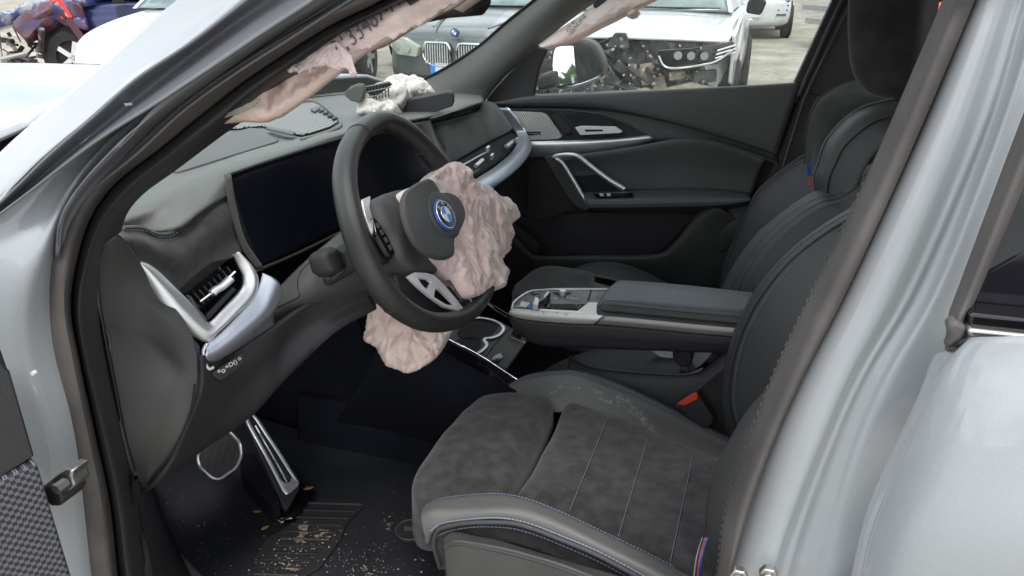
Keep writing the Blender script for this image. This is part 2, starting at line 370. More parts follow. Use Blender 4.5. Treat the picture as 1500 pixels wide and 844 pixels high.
def text(name, s, size, loc, xa, ya, m, parent=None, ext=0.0004, align='CENTER'):
    cu = bpy.data.curves.new(name, 'FONT'); cu.body = s; cu.size = size; cu.extrude = ext; cu.align_x = align; cu.align_y = 'CENTER'; cu.materials.append(MAT[m])
    o = bpy.data.objects.new(name, cu); COL.objects.link(o)
    xa = xa.normalized(); za = xa.cross(ya).normalized(); ya = za.cross(xa)
    o.matrix_world = Matrix(((xa.x, ya.x, za.x, loc.x), (xa.y, ya.y, za.y, loc.y), (xa.z, ya.z, za.z, loc.z), (0, 0, 0, 1)))
    me = bpy.data.meshes.new_from_object(o); mw = o.matrix_world.copy(); bpy.data.objects.remove(o); me.transform(mw); me.name = name
    o = bpy.data.objects.new(name, me); COL.objects.link(o)
    if parent: o.parent = parent
    return o
from mathutils.bvhtree import BVHTree
_bvh = {}
def drape(l, o, lift=0.001):
    """points of a surface already built: where the sight lines of the traced pixels meet it, lifted off it"""
    if o.name not in _bvh: _bvh[o.name] = BVHTree.FromPolygons([v.co for v in o.data.vertices], [p.vertices[:] for p in o.data.polygons])
    t = _bvh[o.name]; r = []
    for p in l:
        d = (p - CAM).normalized() if isinstance(p, Vector) else ray(p[0], p[1]).normalized()
        h = t.ray_cast(CAM, d)
        if h[0] is None:
            q = t.find_nearest(p if isinstance(p, Vector) else CAM + d * (r[-1] - CAM).length if r else CAM + d * 1.3); h = q
        n = h[1] if h[1].dot(d) < 0 else -h[1]
        r.append(h[0] + n * lift)
    return r
def drape_text(o, surf, lift=0.0012):
    vs = drape([v.co.copy() for v in o.data.vertices], surf, lift)
    for v, q in zip(o.data.vertices, vs): v.co = q
    return o
def ridged(p, sc, oc=3, seed=0.0):
    s = 0; a = 1; q = p * sc + Vector((seed, seed * 1.7, -seed))
    for _ in range(oc):
        s += a * (1 - 2 * abs(noise.noise(q))); a *= 0.5; q = q * 2.05 + Vector((3.1, 1.7, 5.3))
    return s
def crease(q, w=3.0):
    n = noise.noise(q); return max(0.0, 1 - abs(n) * w) ** 2
def wrinkle(p, sc, amp, seed=0.0, stretch=None):
    """slack cloth: soft billows with thin raised crease lines wandering across them"""
    q = p.copy()
    if stretch: q = Vector((p.dot(stretch[0]) * stretch[1], p.dot(stretch[2]), p.dot(stretch[3])))
    w = Vector((noise.noise(q * sc * .6 + Vector((seed, 0, 0))), noise.noise(q * sc * .6 + Vector((0, seed, 9))), noise.noise(q * sc * .6 + Vector((5, 0, seed)))))
    a = q + w * (.9 / sc)
    S_ = Vector((seed, -seed, seed * 2))
    k = 1.5 * noise.noise(a * sc * .55 + S_) + .75 * crease(a * sc + S_, 2.2) + .50 * crease(a * sc * 2.1 + S_ * 2, 2.4) + .32 * crease(a * sc * 4.3 + S_ * 3, 2.2) + .16 * crease(a * sc * 8 + S_ * 5, 2.0) - .55
    return amp * k
def plate_holes(name, outer, holes, d, m, parent=None, bevel=0.0):
    from mathutils.geometry import tessellate_polygon
    loops = [outer] + holes; vs = [p for l in loops for p in l]; n = len(vs)
    tri = tessellate_polygon(loops); V2 = [p.copy() for p in vs] + [p + d for p in vs]
    fs = [tuple(t) for t in tri] + [tuple(i + n for i in t[::-1]) for t in tri]; o = 0
    for l in loops:
        k = len(l); fs += [(o + i, o + (i + 1) % k, o + (i + 1) % k + n, o + i + n) for i in range(k)]; o += k
    ob = newmesh(name, V2, fs, m, parent, 35)
    if bevel: bev(ob, bevel, 2, 50)
    return ob

from mathutils.geometry import delaunay_2d_cdt
def crumple(name, ol, nn, h, m, parent, spacing=.0045, expand=.28, frames=22, seed=1.0, dome=2.2, back=.03, sub=1, stiff=.4, bend=.02, center=None, amp=.0035, fine=.004, flat_=.35, strokes=260, flow_=1.2):
    """slack fabric: a sheet cut larger than its outline is let go for a moment and buckles into folds"""
    c = sum(ol, Vector()) / len(ol); u = nn.cross(Vector((0, 0, 1))).normalized(); v_ = nn.cross(u).normalized()
    P = [((p - c).dot(u), (p - c).dot(v_), (p - c).dot(nn)) for p in resample(ol, int(sum((a - b).length for a, b in zip(ol, ol[1:] + ol[:1])) / spacing), True)]
    n = len(P); x0, x1 = min(p[0] for p in P), max(p[0] for p in P); y0, y1 = min(p[1] for p in P), max(p[1] for p in P)
    def inside(x, y):
        r = False
        for a, b in zip(P, P[-1:] + P[:-1]):
            if (a[1] > y) != (b[1] > y) and x < (b[0] - a[0]) * (y - a[1]) / (b[1] - a[1]) + a[0]: r = not r
        return r
    pts = [Vector((p[0], p[1])) for p in P]; rg_ = random.Random(int(seed * 10)); y = y0; k = 0
    def edge(x, y): return min((p[0] - x) ** 2 + (p[1] - y) ** 2 for p in P) ** .5
    D = [0.0] * n
    while y < y1:
        x = x0 + (k % 2) * spacing / 2
        while x < x1:
            if inside(x, y):
                e = edge(x, y)
                if e > spacing * .6: pts.append(Vector((x + rg_.uniform(-.15, .15) * spacing, y + rg_.uniform(-.15, .15) * spacing))); D.append(e)
            x += spacing
        y += spacing * .866; k += 1
    vs2, _, fs, _, _, _ = delaunay_2d_cdt(pts, [], [list(range(n))], 1, 1e-6)
    R_ = max(D)
    vs = []
    for i_, q in enumerate(vs2):
        e = D[i_] if i_ < len(D) else 0; t = min(1, e / R_); z = h * (1 - (1 - t) ** dome) ** (1 / dome)
        p = c + u * q.x + v_ * q.y; vs.append(p + nn * (z + amp * (noise.noise(p * 24 + Vector((seed, 0, 0))) + .6 * noise.noise(p * 60 + Vector((0, seed, 0)))) * min(1, e / .012)))
    me = bpy.data.meshes.new(name); me.from_pydata([tuple(q) for q in vs], [], [tuple(f) for f in fs]); me.update()
    sc2 = bpy.data.scenes.new('sim'); o = bpy.data.objects.new(name, me); sc2.collection.objects.link(o); sc2.gravity = (0, 0, 0)
    g_ = o.vertex_groups.new(name='pin'); g_.add([i_ for i_ in range(n)], 1, 'REPLACE')
    md = o.modifiers.new('cloth', 'CLOTH'); st = md.settings; st.vertex_group_mass = 'pin'; st.mass = .15; st.quality = 6
    st.tension_stiffness = 15 * stiff; st.compression_stiffness = 15 * stiff; st.shear_stiffness = 5 * stiff; st.bending_stiffness = bend; st.air_damping = 2
    st.tension_damping = 5; st.compression_damping = 5; st.shear_damping = 5
    st.shrink_min = -expand; st.shrink_max = -expand; md.collision_settings.use_collision = False
    md.point_cache.frame_start = 1; md.point_cache.frame_end = frames
    vl = sc2.view_layers[0]
    for f in range(1, frames + 1):
        sc2.frame_set(f)
        dg = vl.depsgraph; dg.update()
    ev = o.evaluated_get(vl.depsgraph); m2 = bpy.data.meshes.new_from_object(ev); co = [v.co.copy() for v in m2.vertices]
    bpy.data.objects.remove(o); bpy.data.scenes.remove(sc2)
    co = [q + nn * (max(0, .003 - (q - c).dot(nn)) if i_ >= n else 0) for i_, q in enumerate(co)]
    co = [q - nn * max(0, (q - c).dot(nn) - .5 * h) * flat_ for q in co]
    for v, q in zip(m2.vertices, co): v.co = q
    t_ = bpy.data.objects.new('t', m2); COL.objects.link(t_)
    if sub: q = t_.modifiers.new('s', 'SUBSURF'); q.levels = sub; q.render_levels = sub
    bpy.context.view_layer.update(); m3 = bpy.data.meshes.new_from_object(t_.evaluated_get(bpy.context.evaluated_depsgraph_get())); bpy.data.objects.remove(t_); m2 = m3
    A = np.array([v.co for v in m2.vertices]); Nn = np.array([v.normal for v in m2.vertices])
    rel = A - np.array(c); X_ = rel @ np.array(u); Y_ = rel @ np.array(v_)
    pe = np.array([(p[0], p[1]) for p in P]); E2 = np.full(len(X_), 9.0)
    for p in pe: E2 = np.minimum(E2, np.hypot(X_ - p[0], Y_ - p[1]))
    H_ = np.zeros(len(X_)); sx, sy2 = x1 - x0, y1 - y0; rs = np.random.RandomState(int(seed * 7) + 1)
    for k in range(int(strokes * 1.0)):
        cx, cy = x0 + rs.rand() * sx, y0 + rs.rand() * sy2; big = k < strokes * .22
        th = flow_ + 1.1 * noise.noise(Vector((cx * 9, cy * 9, seed))) * 1.6 + rs.randn() * .35
        Ls = (rs.uniform(.03, .07) if big else rs.uniform(.010, .034)); w_ = (rs.uniform(.006, .011) if big else rs.uniform(.0026, .0055)); am = w_ * rs.uniform(.35, .6) * (1 if rs.rand() < .72 else -.9)
        dx, dy = X_ - cx, Y_ - cy; a_ = dx * math.cos(th) + dy * math.sin(th); b_ = -dx * math.sin(th) + dy * math.cos(th); b_ = b_ - rs.uniform(-9, 9) * a_ * a_ * (.5 if big else 1)
        m_ = (np.abs(a_) < Ls) & (np.abs(b_) < w_ * 1.6)
        if not m_.any(): continue
        prof = np.where(b_[m_] > 0, np.maximum(0, 1 - b_[m_] / (w_ * 1.6)), np.maximum(0, 1 + b_[m_] / (w_ * .7))); fall = 1 - (np.abs(a_[m_]) / Ls) ** 2
        val = am * prof * fall; H_[m_] = np.where(np.abs(val) > np.abs(H_[m_] * .6), val + .25 * H_[m_], H_[m_] + .3 * val)
    H_ *= np.clip(E2 / .006, .15, 1) * fine / .004
    A = A + Nn * H_[:, None]; co = [Vector(a) for a in A]
    # boundary loop stays at the rim: find it by open edges
    bm_ = bmesh.new(); bm_.from_mesh(m2); bm_.verts.ensure_lookup_table(); lp = []; e0_ = next(e for e in bm_.edges if e.is_boundary); v0 = e0_.verts[0]; cur, prev = v0, None
    while True:
        lp.append(cur.index); nx = [e.other_vert(cur) for e in cur.link_edges if e.is_boundary and e.other_vert(cur) is not prev]
        prev, cur = cur, nx[0]
        if cur is v0: break
    bm_.free()
    top = len(co); F = [tuple(p.vertices) for p in m2.polygons]
    if back:
        nl = len(lp); co += [co[i_] - nn * back for i_ in lp] + [c - nn * back]; F += [(lp[i_], lp[(i_ + 1) % nl], top + (i_ + 1) % nl, top + i_) for i_ in range(nl)] + [(top + i_, top + (i_ + 1) % nl, top + nl) for i_ in range(nl)]
    ob = newmesh(name, co, F, m, parent, 180)
    return ob

# ================================================================== SETTING
g = []
GS = 60
vs = []; fs = []
for i in range(GS):
    for j in range(GS):
        x = -90 + 180 * (i / (GS - 1)); y = -60 + 220 * (j / (GS - 1))
        r = math.hypot(x, y); vs.append(V(x, y, 0.03 * noise.noise(V(x * .4, y * .4, 0)) * min(1, r / 6) - 0.02))
fs = [(i * GS + j, (i + 1) * GS + j, (i + 1) * GS + j + 1, i * GS + j + 1) for i in range(GS - 1) for j in range(GS - 1)]
tag(newmesh('ground', vs, fs, 'yard', None, 180, recalc=False), kind='structure')

# ================================================================== THE OPEN CAR
car = tag(empty('damaged_car'), 'pale grey car with open front door, pink airbags hanging inside', 'car')
NX, NY, NZ = V(1, 0, 0), V(0, 1, 0), V(0, 0, 1)

# ---- front side frame: windscreen pillar running down into the hinge pillar
N = 70
c0 = ys([(400, -95, -.820), (329, -48, -.820), (259, 0, -.820), (200, 48, -.825), (150, 92, -.832), (82, 150, -.85), (0, 223, -.87), (-60, 290, -.89), (-110, 380, -.90), (-130, 500, -.92), (-130, 650, -.93), (-110, 900, -.93)])
c1 = ys([(440, -80, -.83), (368, -35, -.83), (310, 10, -.83), (235, 72, -.84), (180, 115, -.85), (105, 182, -.87), (30, 250, -.89), (-30, 330, -.91), (-80, 420, -.93), (-95, 520, -.945), (-85, 650, -.95), (-60, 900, -.95)])
c2 = ys([(480, -85, -.835), (420, -45, -.835), (358, 3, -.835), (278, 66, -.845), (200, 118, -.855), (139, 171, -.865), (71, 229, -.88), (5, 296, -.895), (-45, 380, -.92), (-60, 500, -.94), (-45, 650, -.945), (-15, 900, -.945)])
c3 = ys([(500, -80, -.80), (440, -35, -.80), (392, 4, -.80), (320, 55, -.805), (235, 115, -.815), (165, 172, -.825), (98, 232, -.845), (40, 298, -.875), (0, 385, -.91), (-20, 500, -.925), (0, 650, -.93), (35, 900, -.93)])
c4 = ys([(530, -70, -.795), (470, -28, -.795), (425, 8, -.795), (350, 62, -.80), (268, 118, -.81), (200, 167, -.82), (130, 228, -.84), (75, 300, -.865), (40, 390, -.90), (30, 500, -.91), (60, 650, -.91), (95, 900, -.91)])
c5 = ys([(560, -70, -.815), (505, -32, -.815), (456, 1, -.815), (380, 50, -.82), (300, 103, -.83), (228, 152, -.84), (155, 214, -.85), (97, 290, -.865), (64, 390, -.885), (62, 500, -.89), (98, 650, -.89), (130, 900, -.89)])
c6 = ys([(580, -62, -.79), (530, -28, -.79), (484, 4, -.79), (405, 55, -.79), (325, 108, -.80), (250, 163, -.81), (180, 220, -.82), (112, 300, -.84), (82, 390, -.86), (86, 500, -.87), (122, 650, -.87), (152, 900, -.87)])
loft('side_frame', [grow(c, V(.20, .13, .15), V(.0, .0, -.25)) for c in (c0, c1, c2, c3, c4, c5, c6)], 'paint', car, n=N + 16, sub=6, thick=0.004)
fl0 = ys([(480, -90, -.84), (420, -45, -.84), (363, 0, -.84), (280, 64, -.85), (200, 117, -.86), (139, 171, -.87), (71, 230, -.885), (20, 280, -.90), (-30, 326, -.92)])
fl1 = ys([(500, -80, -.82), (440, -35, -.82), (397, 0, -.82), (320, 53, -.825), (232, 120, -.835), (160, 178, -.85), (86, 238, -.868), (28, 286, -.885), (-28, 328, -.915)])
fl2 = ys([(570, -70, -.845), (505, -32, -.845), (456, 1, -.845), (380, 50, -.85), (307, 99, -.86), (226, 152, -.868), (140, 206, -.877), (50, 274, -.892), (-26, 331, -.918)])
loft('groove_shade_strip', [fl0, fl1, fl2], 'flange_shade', car, n=70, sub=8, thick=.002)  # added dark strip, imitates the shade in the painted pillar's groove
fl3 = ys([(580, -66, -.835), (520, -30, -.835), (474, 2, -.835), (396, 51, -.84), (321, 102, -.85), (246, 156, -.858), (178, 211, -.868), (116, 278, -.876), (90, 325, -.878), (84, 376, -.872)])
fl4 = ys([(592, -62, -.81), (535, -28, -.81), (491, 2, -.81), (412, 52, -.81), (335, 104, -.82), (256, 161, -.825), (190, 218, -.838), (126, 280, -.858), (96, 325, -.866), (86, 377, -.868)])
loft('flange_shade_strip', [[a.lerp(b, .25) for a, b in zip(smooth_curve(fl2[:6], 10), smooth_curve(fl3[:6], 10))] + fl3[6:], fl3, fl4, ys([(605, -60, -.82), (550, -25, -.82), (502, 5, -.82), (420, 58, -.825), (345, 106, -.83), (266, 163, -.835), (202, 223, -.845), (137, 278, -.855), (104, 324, -.862), (88, 378, -.865)])], 'flange_shade', car, n=70, sub=6, thick=.002)  # second added strip: shaded look of the painted flange put into colour
# door weatherstrip: fat hollow rubber section lofted round the aperture
def strip(name, rows, m, parent, n=N, sub=5):
    return loft(name, rows, m, parent, n=n, sub=sub, thick=0.003)
seal_o = ys([(600, -60, -.785), (545, -25, -.785), (497, 5, -.785), (415, 58, -.79), (340, 106, -.80), (262, 163, -.80), (199, 223, -.81), (135, 276, -.82), (103, 322, -.83), (84, 377, -.84), (80, 450, -.845), (90, 520, -.85), (113, 637, -.85), (132, 742, -.85), (150, 880, -.85)])
seal_c = ys([(640, -62, -.812), (585, -28, -.812), (540, 2, -.812), (460, 37, -.815), (371, 92, -.82), (284, 152, -.825), (213, 214, -.835), (155, 268, -.845), (122, 312, -.853), (100, 377, -.865), (94, 450, -.872), (105, 520, -.875), (129, 637, -.875), (150, 742, -.875), (168, 880, -.875)])
seal_i = ys([(650, -48, -.78), (595, -20, -.78), (553, 5, -.78), (480, 41, -.785), (371, 111, -.79), (300, 166, -.795), (231, 222, -.805), (171, 268, -.815), (135, 317, -.825), (115, 377, -.835), (105, 450, -.84), (116, 520, -.845), (141, 637, -.845), (163, 742, -.845), (180, 880, -.845)])
s1 = [a.lerp(b, .35) + V(0, -.018, 0) for a, b in zip(seal_o, seal_c)]
strip('door_seal', [grow(c, V(.20, .13, .12), V(.0, .0, -.2)) for c in (seal_o, s1, seal_c, seal_i)], 'rubber', car, n=N + 12)
lip_c = ys([(668, -45, -.79), (612, -12, -.79), (566, 12, -.79), (490, 50, -.79), (380, 125, -.795), (312, 180, -.80), (245, 232, -.81), (188, 278, -.82), (150, 325, -.83), (128, 385, -.84), (118, 450, -.85), (127, 520, -.85), (155, 637, -.85), (177, 742, -.85), (196, 880, -.85)])
lip_i = ys([(690, -50, -.76), (640, -12, -.76), (597, 0, -.765), (500, 52, -.765), (400, 125, -.765), (325, 184, -.77), (262, 240, -.775), (202, 287, -.785), (166, 328, -.79), (148, 380, -.80), (143, 440, -.80), (153, 520, -.80), (182, 650, -.80), (205, 742, -.80), (226, 880, -.80)])
strip('trim_edge', [grow(c, V(.20, .13, .12), V(.0, .0, -.2)) for c in (seal_i, lip_c, lip_i)], 'rubber_black', car, n=N + 12)
# inner windscreen pillar cover, black
t_o = ys([(660, -60, -.765), (597, -2, -.765), (500, 50, -.76), (397, 115, -.76), (309, 176, -.76), (240, 240, -.765), (190, 293, -.775), (160, 335, -.78), (142, 372, -.785)])
t_i = ys([(700, -50, -.70), (640, 0, -.70), (540, 55, -.68), (430, 130, -.68), (345, 185, -.69), (256, 251, -.71), (213, 282, -.72), (188, 310, -.73), (177, 340, -.735)])
loft('pillar_cover', [t_o, [a.lerp(b, .5) + V(0, -.01, 0) for a, b in zip(t_o, t_i)], t_i], 'rubber_black', car, n=50, thick=0.006)
frm = bpy.data.objects['side_frame']
for l in ([(180, 150), (194, 151), (196, 155), (184, 154)], [(119, 212), (130, 199), (136, 198), (126, 208)]):
    prism('scratch_mark', drape(l, bpy.data.objects['groove_shade_strip'], .001), V(0, -.0003, 0), 'white_print', car, 0)
# ---- hinge bracket on the hinge pillar
br = prism('door_check_bracket', ys([(60, 712), (72, 704), (84, 694), (96, 688), (106, 690), (104, 700), (109, 712), (100, 720), (88, 720), (80, 712), (68, 716)], -.955), V(0, .02, 0), 'steel', car, .002)
prism('check_arm', ys([(58, 716), (70, 712), (86, 722), (91, 734), (88, 742), (74, 742), (62, 728)], -.962), V(0, .03, 0), 'rubber_black', br, .002)
mb = MB(); q = at(97, 707, ('y', -.958)); mb.rod(q, q + V(0, -.012, 0), .0055, 6); mb.build('bolt', 'steel', br)
mb = MB(); q = at(52, 545, ('y', -.93)); mb.rod(q, q + V(0, -.004, 0), .0022, 8); mb.build('plug', 'white_enamel', car)

# ---- centre pillar (B pillar), painted
b0 = ys([(1470, -90, -.775), (1427, -5, -.785), (1349, 184, -.80), (1240, 420, -.82), (1174, 547, -.83), (1126, 653, -.84), (1079, 789, -.85), (1050, 900, -.85)])
def shift(c, dx, dy, dY, dx2=None):
    o = []
    for i, p in enumerate(c):
        t = i / (len(c) - 1); k = dx if dx2 is None else dx + (dx2 - dx) * t
        o.append((k, dy, dY))
    return o
def pil(xs, Ys): return ys([(x, y, v) for (x, y), v in zip(xs, Ys)])
R0 = [(1470, -90), (1427, -5), (1349, 184), (1240, 420), (1174, 547), (1126, 653), (1079, 789), (1050, 900)]
R1 = [(1478, -90), (1436, -5), (1359, 184), (1252, 420), (1188, 547), (1142, 653), (1098, 789), (1068, 900)]
R2 = [(1500, -90), (1455, -5), (1385, 184), (1285, 420), (1224, 547), (1180, 653), (1130, 789), (1105, 900)]
R3 = [(1520, -90), (1480, -5), (1418, 184), (1318, 420), (1250, 547), (1204, 653), (1152, 789), (1122, 900)]
R4 = [(1535, -90), (1498, -5), (1440, 184), (1340, 420), (1266, 547), (1218, 653), (1168, 789), (1138, 900)]
R5 = [(1550, -90), (1512, -5), (1455, 184), (1356, 420), (1280, 547), (1234, 653), (1185, 789), (1155, 900)]
R6 = [(1570, -90), (1530, -5), (1470, 184), (1378, 420), (1310, 547), (1262, 653), (1225, 789), (1200, 900)]
R7 = [(1600, -90), (1560, -5), (1510, 164), (1412, 420), (1388, 520), (1330, 640), (1285, 789), (1255, 900)]
rowY = lambda a, b: [a + (b - a) * k / 7 for k in range(8)]
pil0 = pil
def pil(xs, Ys): return grow(pil0(xs, Ys), V(.10, .13, .20), V(-.02, -.01, -.36))
mid = lambda A, B, t: [(a[0] + (b[0] - a[0]) * t, a[1]) for a, b in zip(A, B)]
loft('center_pillar', [pil(R0, rowY(-.812, -.858)), pil(R1, rowY(-.824, -.868)), pil(R2, rowY(-.832, -.878)), pil(mid(R2, R3, .7), rowY(-.8315, -.879)), pil(R3, rowY(-.827, -.876)), pil(mid(R3, R4, .5), rowY(-.8205, -.8735)),
     pil(R4, rowY(-.8215, -.8735)), pil(mid(R4, R5, .5), rowY(-.8175, -.8715)), pil(R5, rowY(-.8195, -.8705)), pil(mid(R5, R6, .45), rowY(-.8225, -.873)), pil(R6, rowY(-.829, -.878)), pil(mid(R6, R7, .6), rowY(-.8275, -.876)), pil(R7, rowY(-.829, -.872))], 'paint', car, n=70, sub=5)
p0 = pil([(1425, -90), (1381, 0), (1349, 75), (1269, 259), (1192, 420), (1132, 548), (1090, 665), (1062, 755), (1040, 900)], [-.79, -.79, -.795, -.80, -.805, -.81, -.82, -.825, -.825])
pc = pil([(1448, -90), (1405, 0), (1374, 75), (1296, 259), (1220, 420), (1160, 548), (1112, 665), (1078, 765), (1052, 900)], [-.84, -.84, -.845, -.85, -.855, -.86, -.87, -.875, -.875])
p1 = pil([(1476, -90), (1430, 0), (1398, 75), (1320, 255), (1244, 420), (1178, 548), (1126, 665), (1085, 789), (1058, 900)], [-.815, -.815, -.82, -.83, -.838, -.845, -.855, -.86, -.86])
pm = [a.lerp(b, .4) + V(0, -.014, 0) for a, b in zip(p0, pc)]
pm2 = [a.lerp(b, .6) + V(0, -.012, 0) for a, b in zip(pc, p1)]
loft('pillar_seal', [p0, pm, pc, pm2, p1], 'rubber', car, n=70)
stitches(spline([p + V(-.001, -.006, 0) for p in p0[4:]], 4), V(0, -1, 0), 'rubber', car, pitch=.008, ln=.003, w=.0006, name='seal_crimp', lift=0)
for nm, (px, py) in (('bolt', (1083, 838)), ('bolt', (1126, 836))):
    q = at(px, py, ('y', -.885)); mb = MB(); mb.rod(q, q + V(0, -.007, 0), .0075, 6); mb.rod(q + V(0, -.007, 0), q + V(0, -.010, .0), .004, 8); bev(mb.build(nm, 'steel', car), .001)

# ---- rear door with its seal, sill strip and window
rd = loft('rear_door', [ys([(1421, 495, -.925), (1395, 522, -.925), (1363, 574, -.928), (1316, 679, -.932), (1274, 789, -.935), (1252, 900, -.935)]),
     ys([(1424, 494, -.94), (1400, 522, -.94), (1369, 576, -.943), (1323, 680, -.947), (1281, 790, -.95), (1259, 900, -.95)]),
     ys([(1470, 493, -.955), (1455, 530, -.958), (1430, 590, -.966), (1390, 690, -.975), (1350, 795, -.98), (1330, 900, -.98)]),
     ys([(1560, 491, -.965), (1555, 540, -.97), (1550, 600, -.98), (1540, 700, -.99), (1530, 800, -1.0), (1520, 900, -1.0)]),
     ys([(1700, 490, -.965), (1700, 540, -.97), (1700, 600, -.98), (1700, 700, -.99), (1700, 800, -1.0), (1700, 900, -1.0)])], 'paint', car, n=40, sub=6, thick=.003)
re_ = ys([(1700, 490, -.965), (1700, 540, -.97), (1700, 600, -.98), (1700, 700, -.99), (1700, 800, -1.0), (1700, 900, -1.0)])
loft('door_skin', [re_, [p + V(.35, .005, 0) for p in re_], [p + V(.75, .03, 0) for p in re_]], 'paint', rd, n=40, sub=4, thick=.003)
da, db_ = ys([(1252, 898, -.932), (1700, 898, -.985)])
prism('door_skirt', [da, db_, db_ + V(.75, .03, 0), db_ + V(.75, .06, -.36), db_ + V(0, .04, -.36), da + V(.03, .04, -.36)], V(0, .03, 0), 'paint', rd, .004)
loft('door_flange', [ys([(1384, 513, -.90), (1368, 521, -.90), (1342, 584, -.905), (1295, 684, -.91), (1263, 768, -.915), (1235, 900, -.915)]),
     ys([(1396, 510, -.915), (1376, 535, -.915), (1350, 584, -.92), (1303, 684, -.925), (1266, 775, -.93), (1242, 900, -.93)]),
     ys([(1421, 495, -.925), (1395, 522, -.925), (1363, 574, -.928), (1316, 679, -.932), (1274, 789, -.935), (1252, 900, -.935)])], 'paint', rd, n=36, thick=.003)
WSD = V(.06, .10, .20)
loft('window_seal', [ys([(1560, 20, -.86), (1500, 164, -.87), (1404, 420, -.885), (1389, 463, -.89), (1384, 513, -.892)]),
     ys([(1580, 20, -.895), (1520, 164, -.90), (1416, 430, -.915), (1402, 463, -.92), (1390, 513, -.92)]),
     ys([(1596, 20, -.89), (1528, 190, -.90), (1432, 430, -.912), (1414, 463, -.918), (1400, 502, -.918)]),
     ys([(1604, 20, -.87), (1536, 190, -.88), (1447, 400, -.89), (1421, 458, -.90), (1417, 495, -.90)])], 'rubber', rd, n=40, thick=.004)
prism('seal_end', ys([(1386, 478), (1398, 470), (1418, 480), (1412, 498), (1384, 514), (1392, 495)], -.926), V(0, .012, 0), 'rubber', rd, .003)
wq = ys([(1447, 400), (1421, 458), (1700, 462)], -.905); prism('window_glass', wq + [V(1.15, -.905, wq[2].z), V(1.0, -.905, 1.42), V(.36, -.905, 1.44)], V(0, .004, 0), 'glass_black', rd, .0005)
SX = V(.75, 0, 0)
wq = ys([(1421, 459), (1418, 480), (1700, 478), (1700, 458)], -.925); prism('sill_strip', wq[:2] + [wq[2] + SX, wq[3] + SX], V(0, .02, 0), 'gloss_black', rd, .002)
wq = ys([(1418, 482), (1418, 494), (1700, 492), (1700, 479)], -.93); prism('sill_strip', wq[:2] + [wq[2] + SX, wq[3] + SX], V(0, .02, 0), 'steel', rd, .002)

# ---- open front door at lower left (swung out towards the viewer)
ddir = V(-.38, -.92, 0).normalized(); dn = V(ddir.y, -ddir.x, 0) * -1
if dn.x < 0: dn = -dn
dpt = at(60, 640, ('y', -.965)); dpl = (dpt, dn)
fd = prism('front_door', on([(-2, 500), (12, 540), (45, 665), (104, 860), (-400, 980), (-400, 400)], dpl), dn * -.05, 'plastic_dark', car, .004)
prism('door_panel', on([(-60, 470), (10, 540), (46, 664), (-20, 705), (-400, 800), (-400, 470)], dpl), dn * .008, 'plastic_dark', fd, .002)
prism('door_pocket', on([(46, 668), (104, 860), (-400, 980), (-400, 830), (-20, 702)], dpl), dn * .014, 'door_weave', fd, .003, uv=True)

# ---- roof, rear and far side of the shell (keep daylight out where the car has metal)
def slab(name, pts, d, m, parent=car, b=.004): return prism(name, pts, d, m, parent, b)
loft('roof', [[V(-.42, y, 1.50), V(-.1, y, 1.585), V(.6, y, 1.60), V(1.5, y, 1.55), V(2.1, y, 1.44)] if abs(y) > .5 else [V(-.50, y, 1.53), V(-.1, y, 1.62), V(.6, y, 1.64), V(1.5, y, 1.59), V(2.1, y, 1.48)] for y in (-.64, -.3, .3, .66)], 'paint', car, n=24, thick=.03)
loft('headliner', [[V(-.40, y, 1.46), V(-.1, y, 1.54), V(.6, y, 1.56), V(1.5, y, 1.51), V(2.1, y, 1.40)] for y in (-.60, -.3, .3, .62)], 'plastic_grey', car, n=24, thick=.01)
slab('rear_seat', [V(.88, -.66, .42), V(.84, -.66, .78), V(1.32, -.66, .74), V(1.5, -.62, 1.22), V(1.62, -.62, 1.2), V(1.5, -.66, .42)], V(0, 1.30, 0), 'leather', b=.03)
slab('tailgate', [V(1.95, -.72, .4), V(1.95, -.62, 1.1), V(1.95, .64, 1.1), V(1.95, .74, .4)], V(.06, 0, 0), 'plastic')
slab('floor_pan', [V(-1.25, -.84, .33), V(2.0, -.84, .33), V(2.0, .84, .33), V(-1.25, .84, .33)], V(0, 0, -.05), 'carpet')
slab('firewall', [V(-1.22, -.80, .33), V(-1.22, .80, .33), V(-1.16, .80, 1.02), V(-1.16, -.80, 1.02)], V(-.04, 0, 0), 'carpet')
slab('rear_side_panel', [V(.62, .76, .33), V(.62, .76, 1.08), V(2.0, .74, 1.10), V(2.0, .76, .33)], V(0, .06, 0), 'plastic_dark')
slab('rear_quarter', [V(1.35, .70, 1.10), V(1.6, .62, 1.48), V(2.1, .60, 1.44), V(2.1, .72, 1.10)], V(0, .05, 0), 'plastic_dark')
slab('roof_rail', [V(-.30, -.68, 1.47), V(-.1, -.66, 1.53), V(.6, -.66, 1.54), V(2.0, -.64, 1.46), V(2.0, -.70, 1.40), V(.3, -.74, 1.47), V(-.2, -.74, 1.44)], V(0, .03, .05), 'paint')
slab('roof_rail', [V(-.45, .62, 1.50), V(2.0, .60, 1.46), V(2.0, .66, 1.40), V(.3, .68, 1.46), V(-.4, .68, 1.44)], V(0, .04, .04), 'plastic')
slab('sill', [V(-.80, -.86, .34), V(1.0, -.86, .34), V(1.0, -.76, .36), V(-.80, -.76, .36)], V(0, 0, .08), 'plastic_dark')

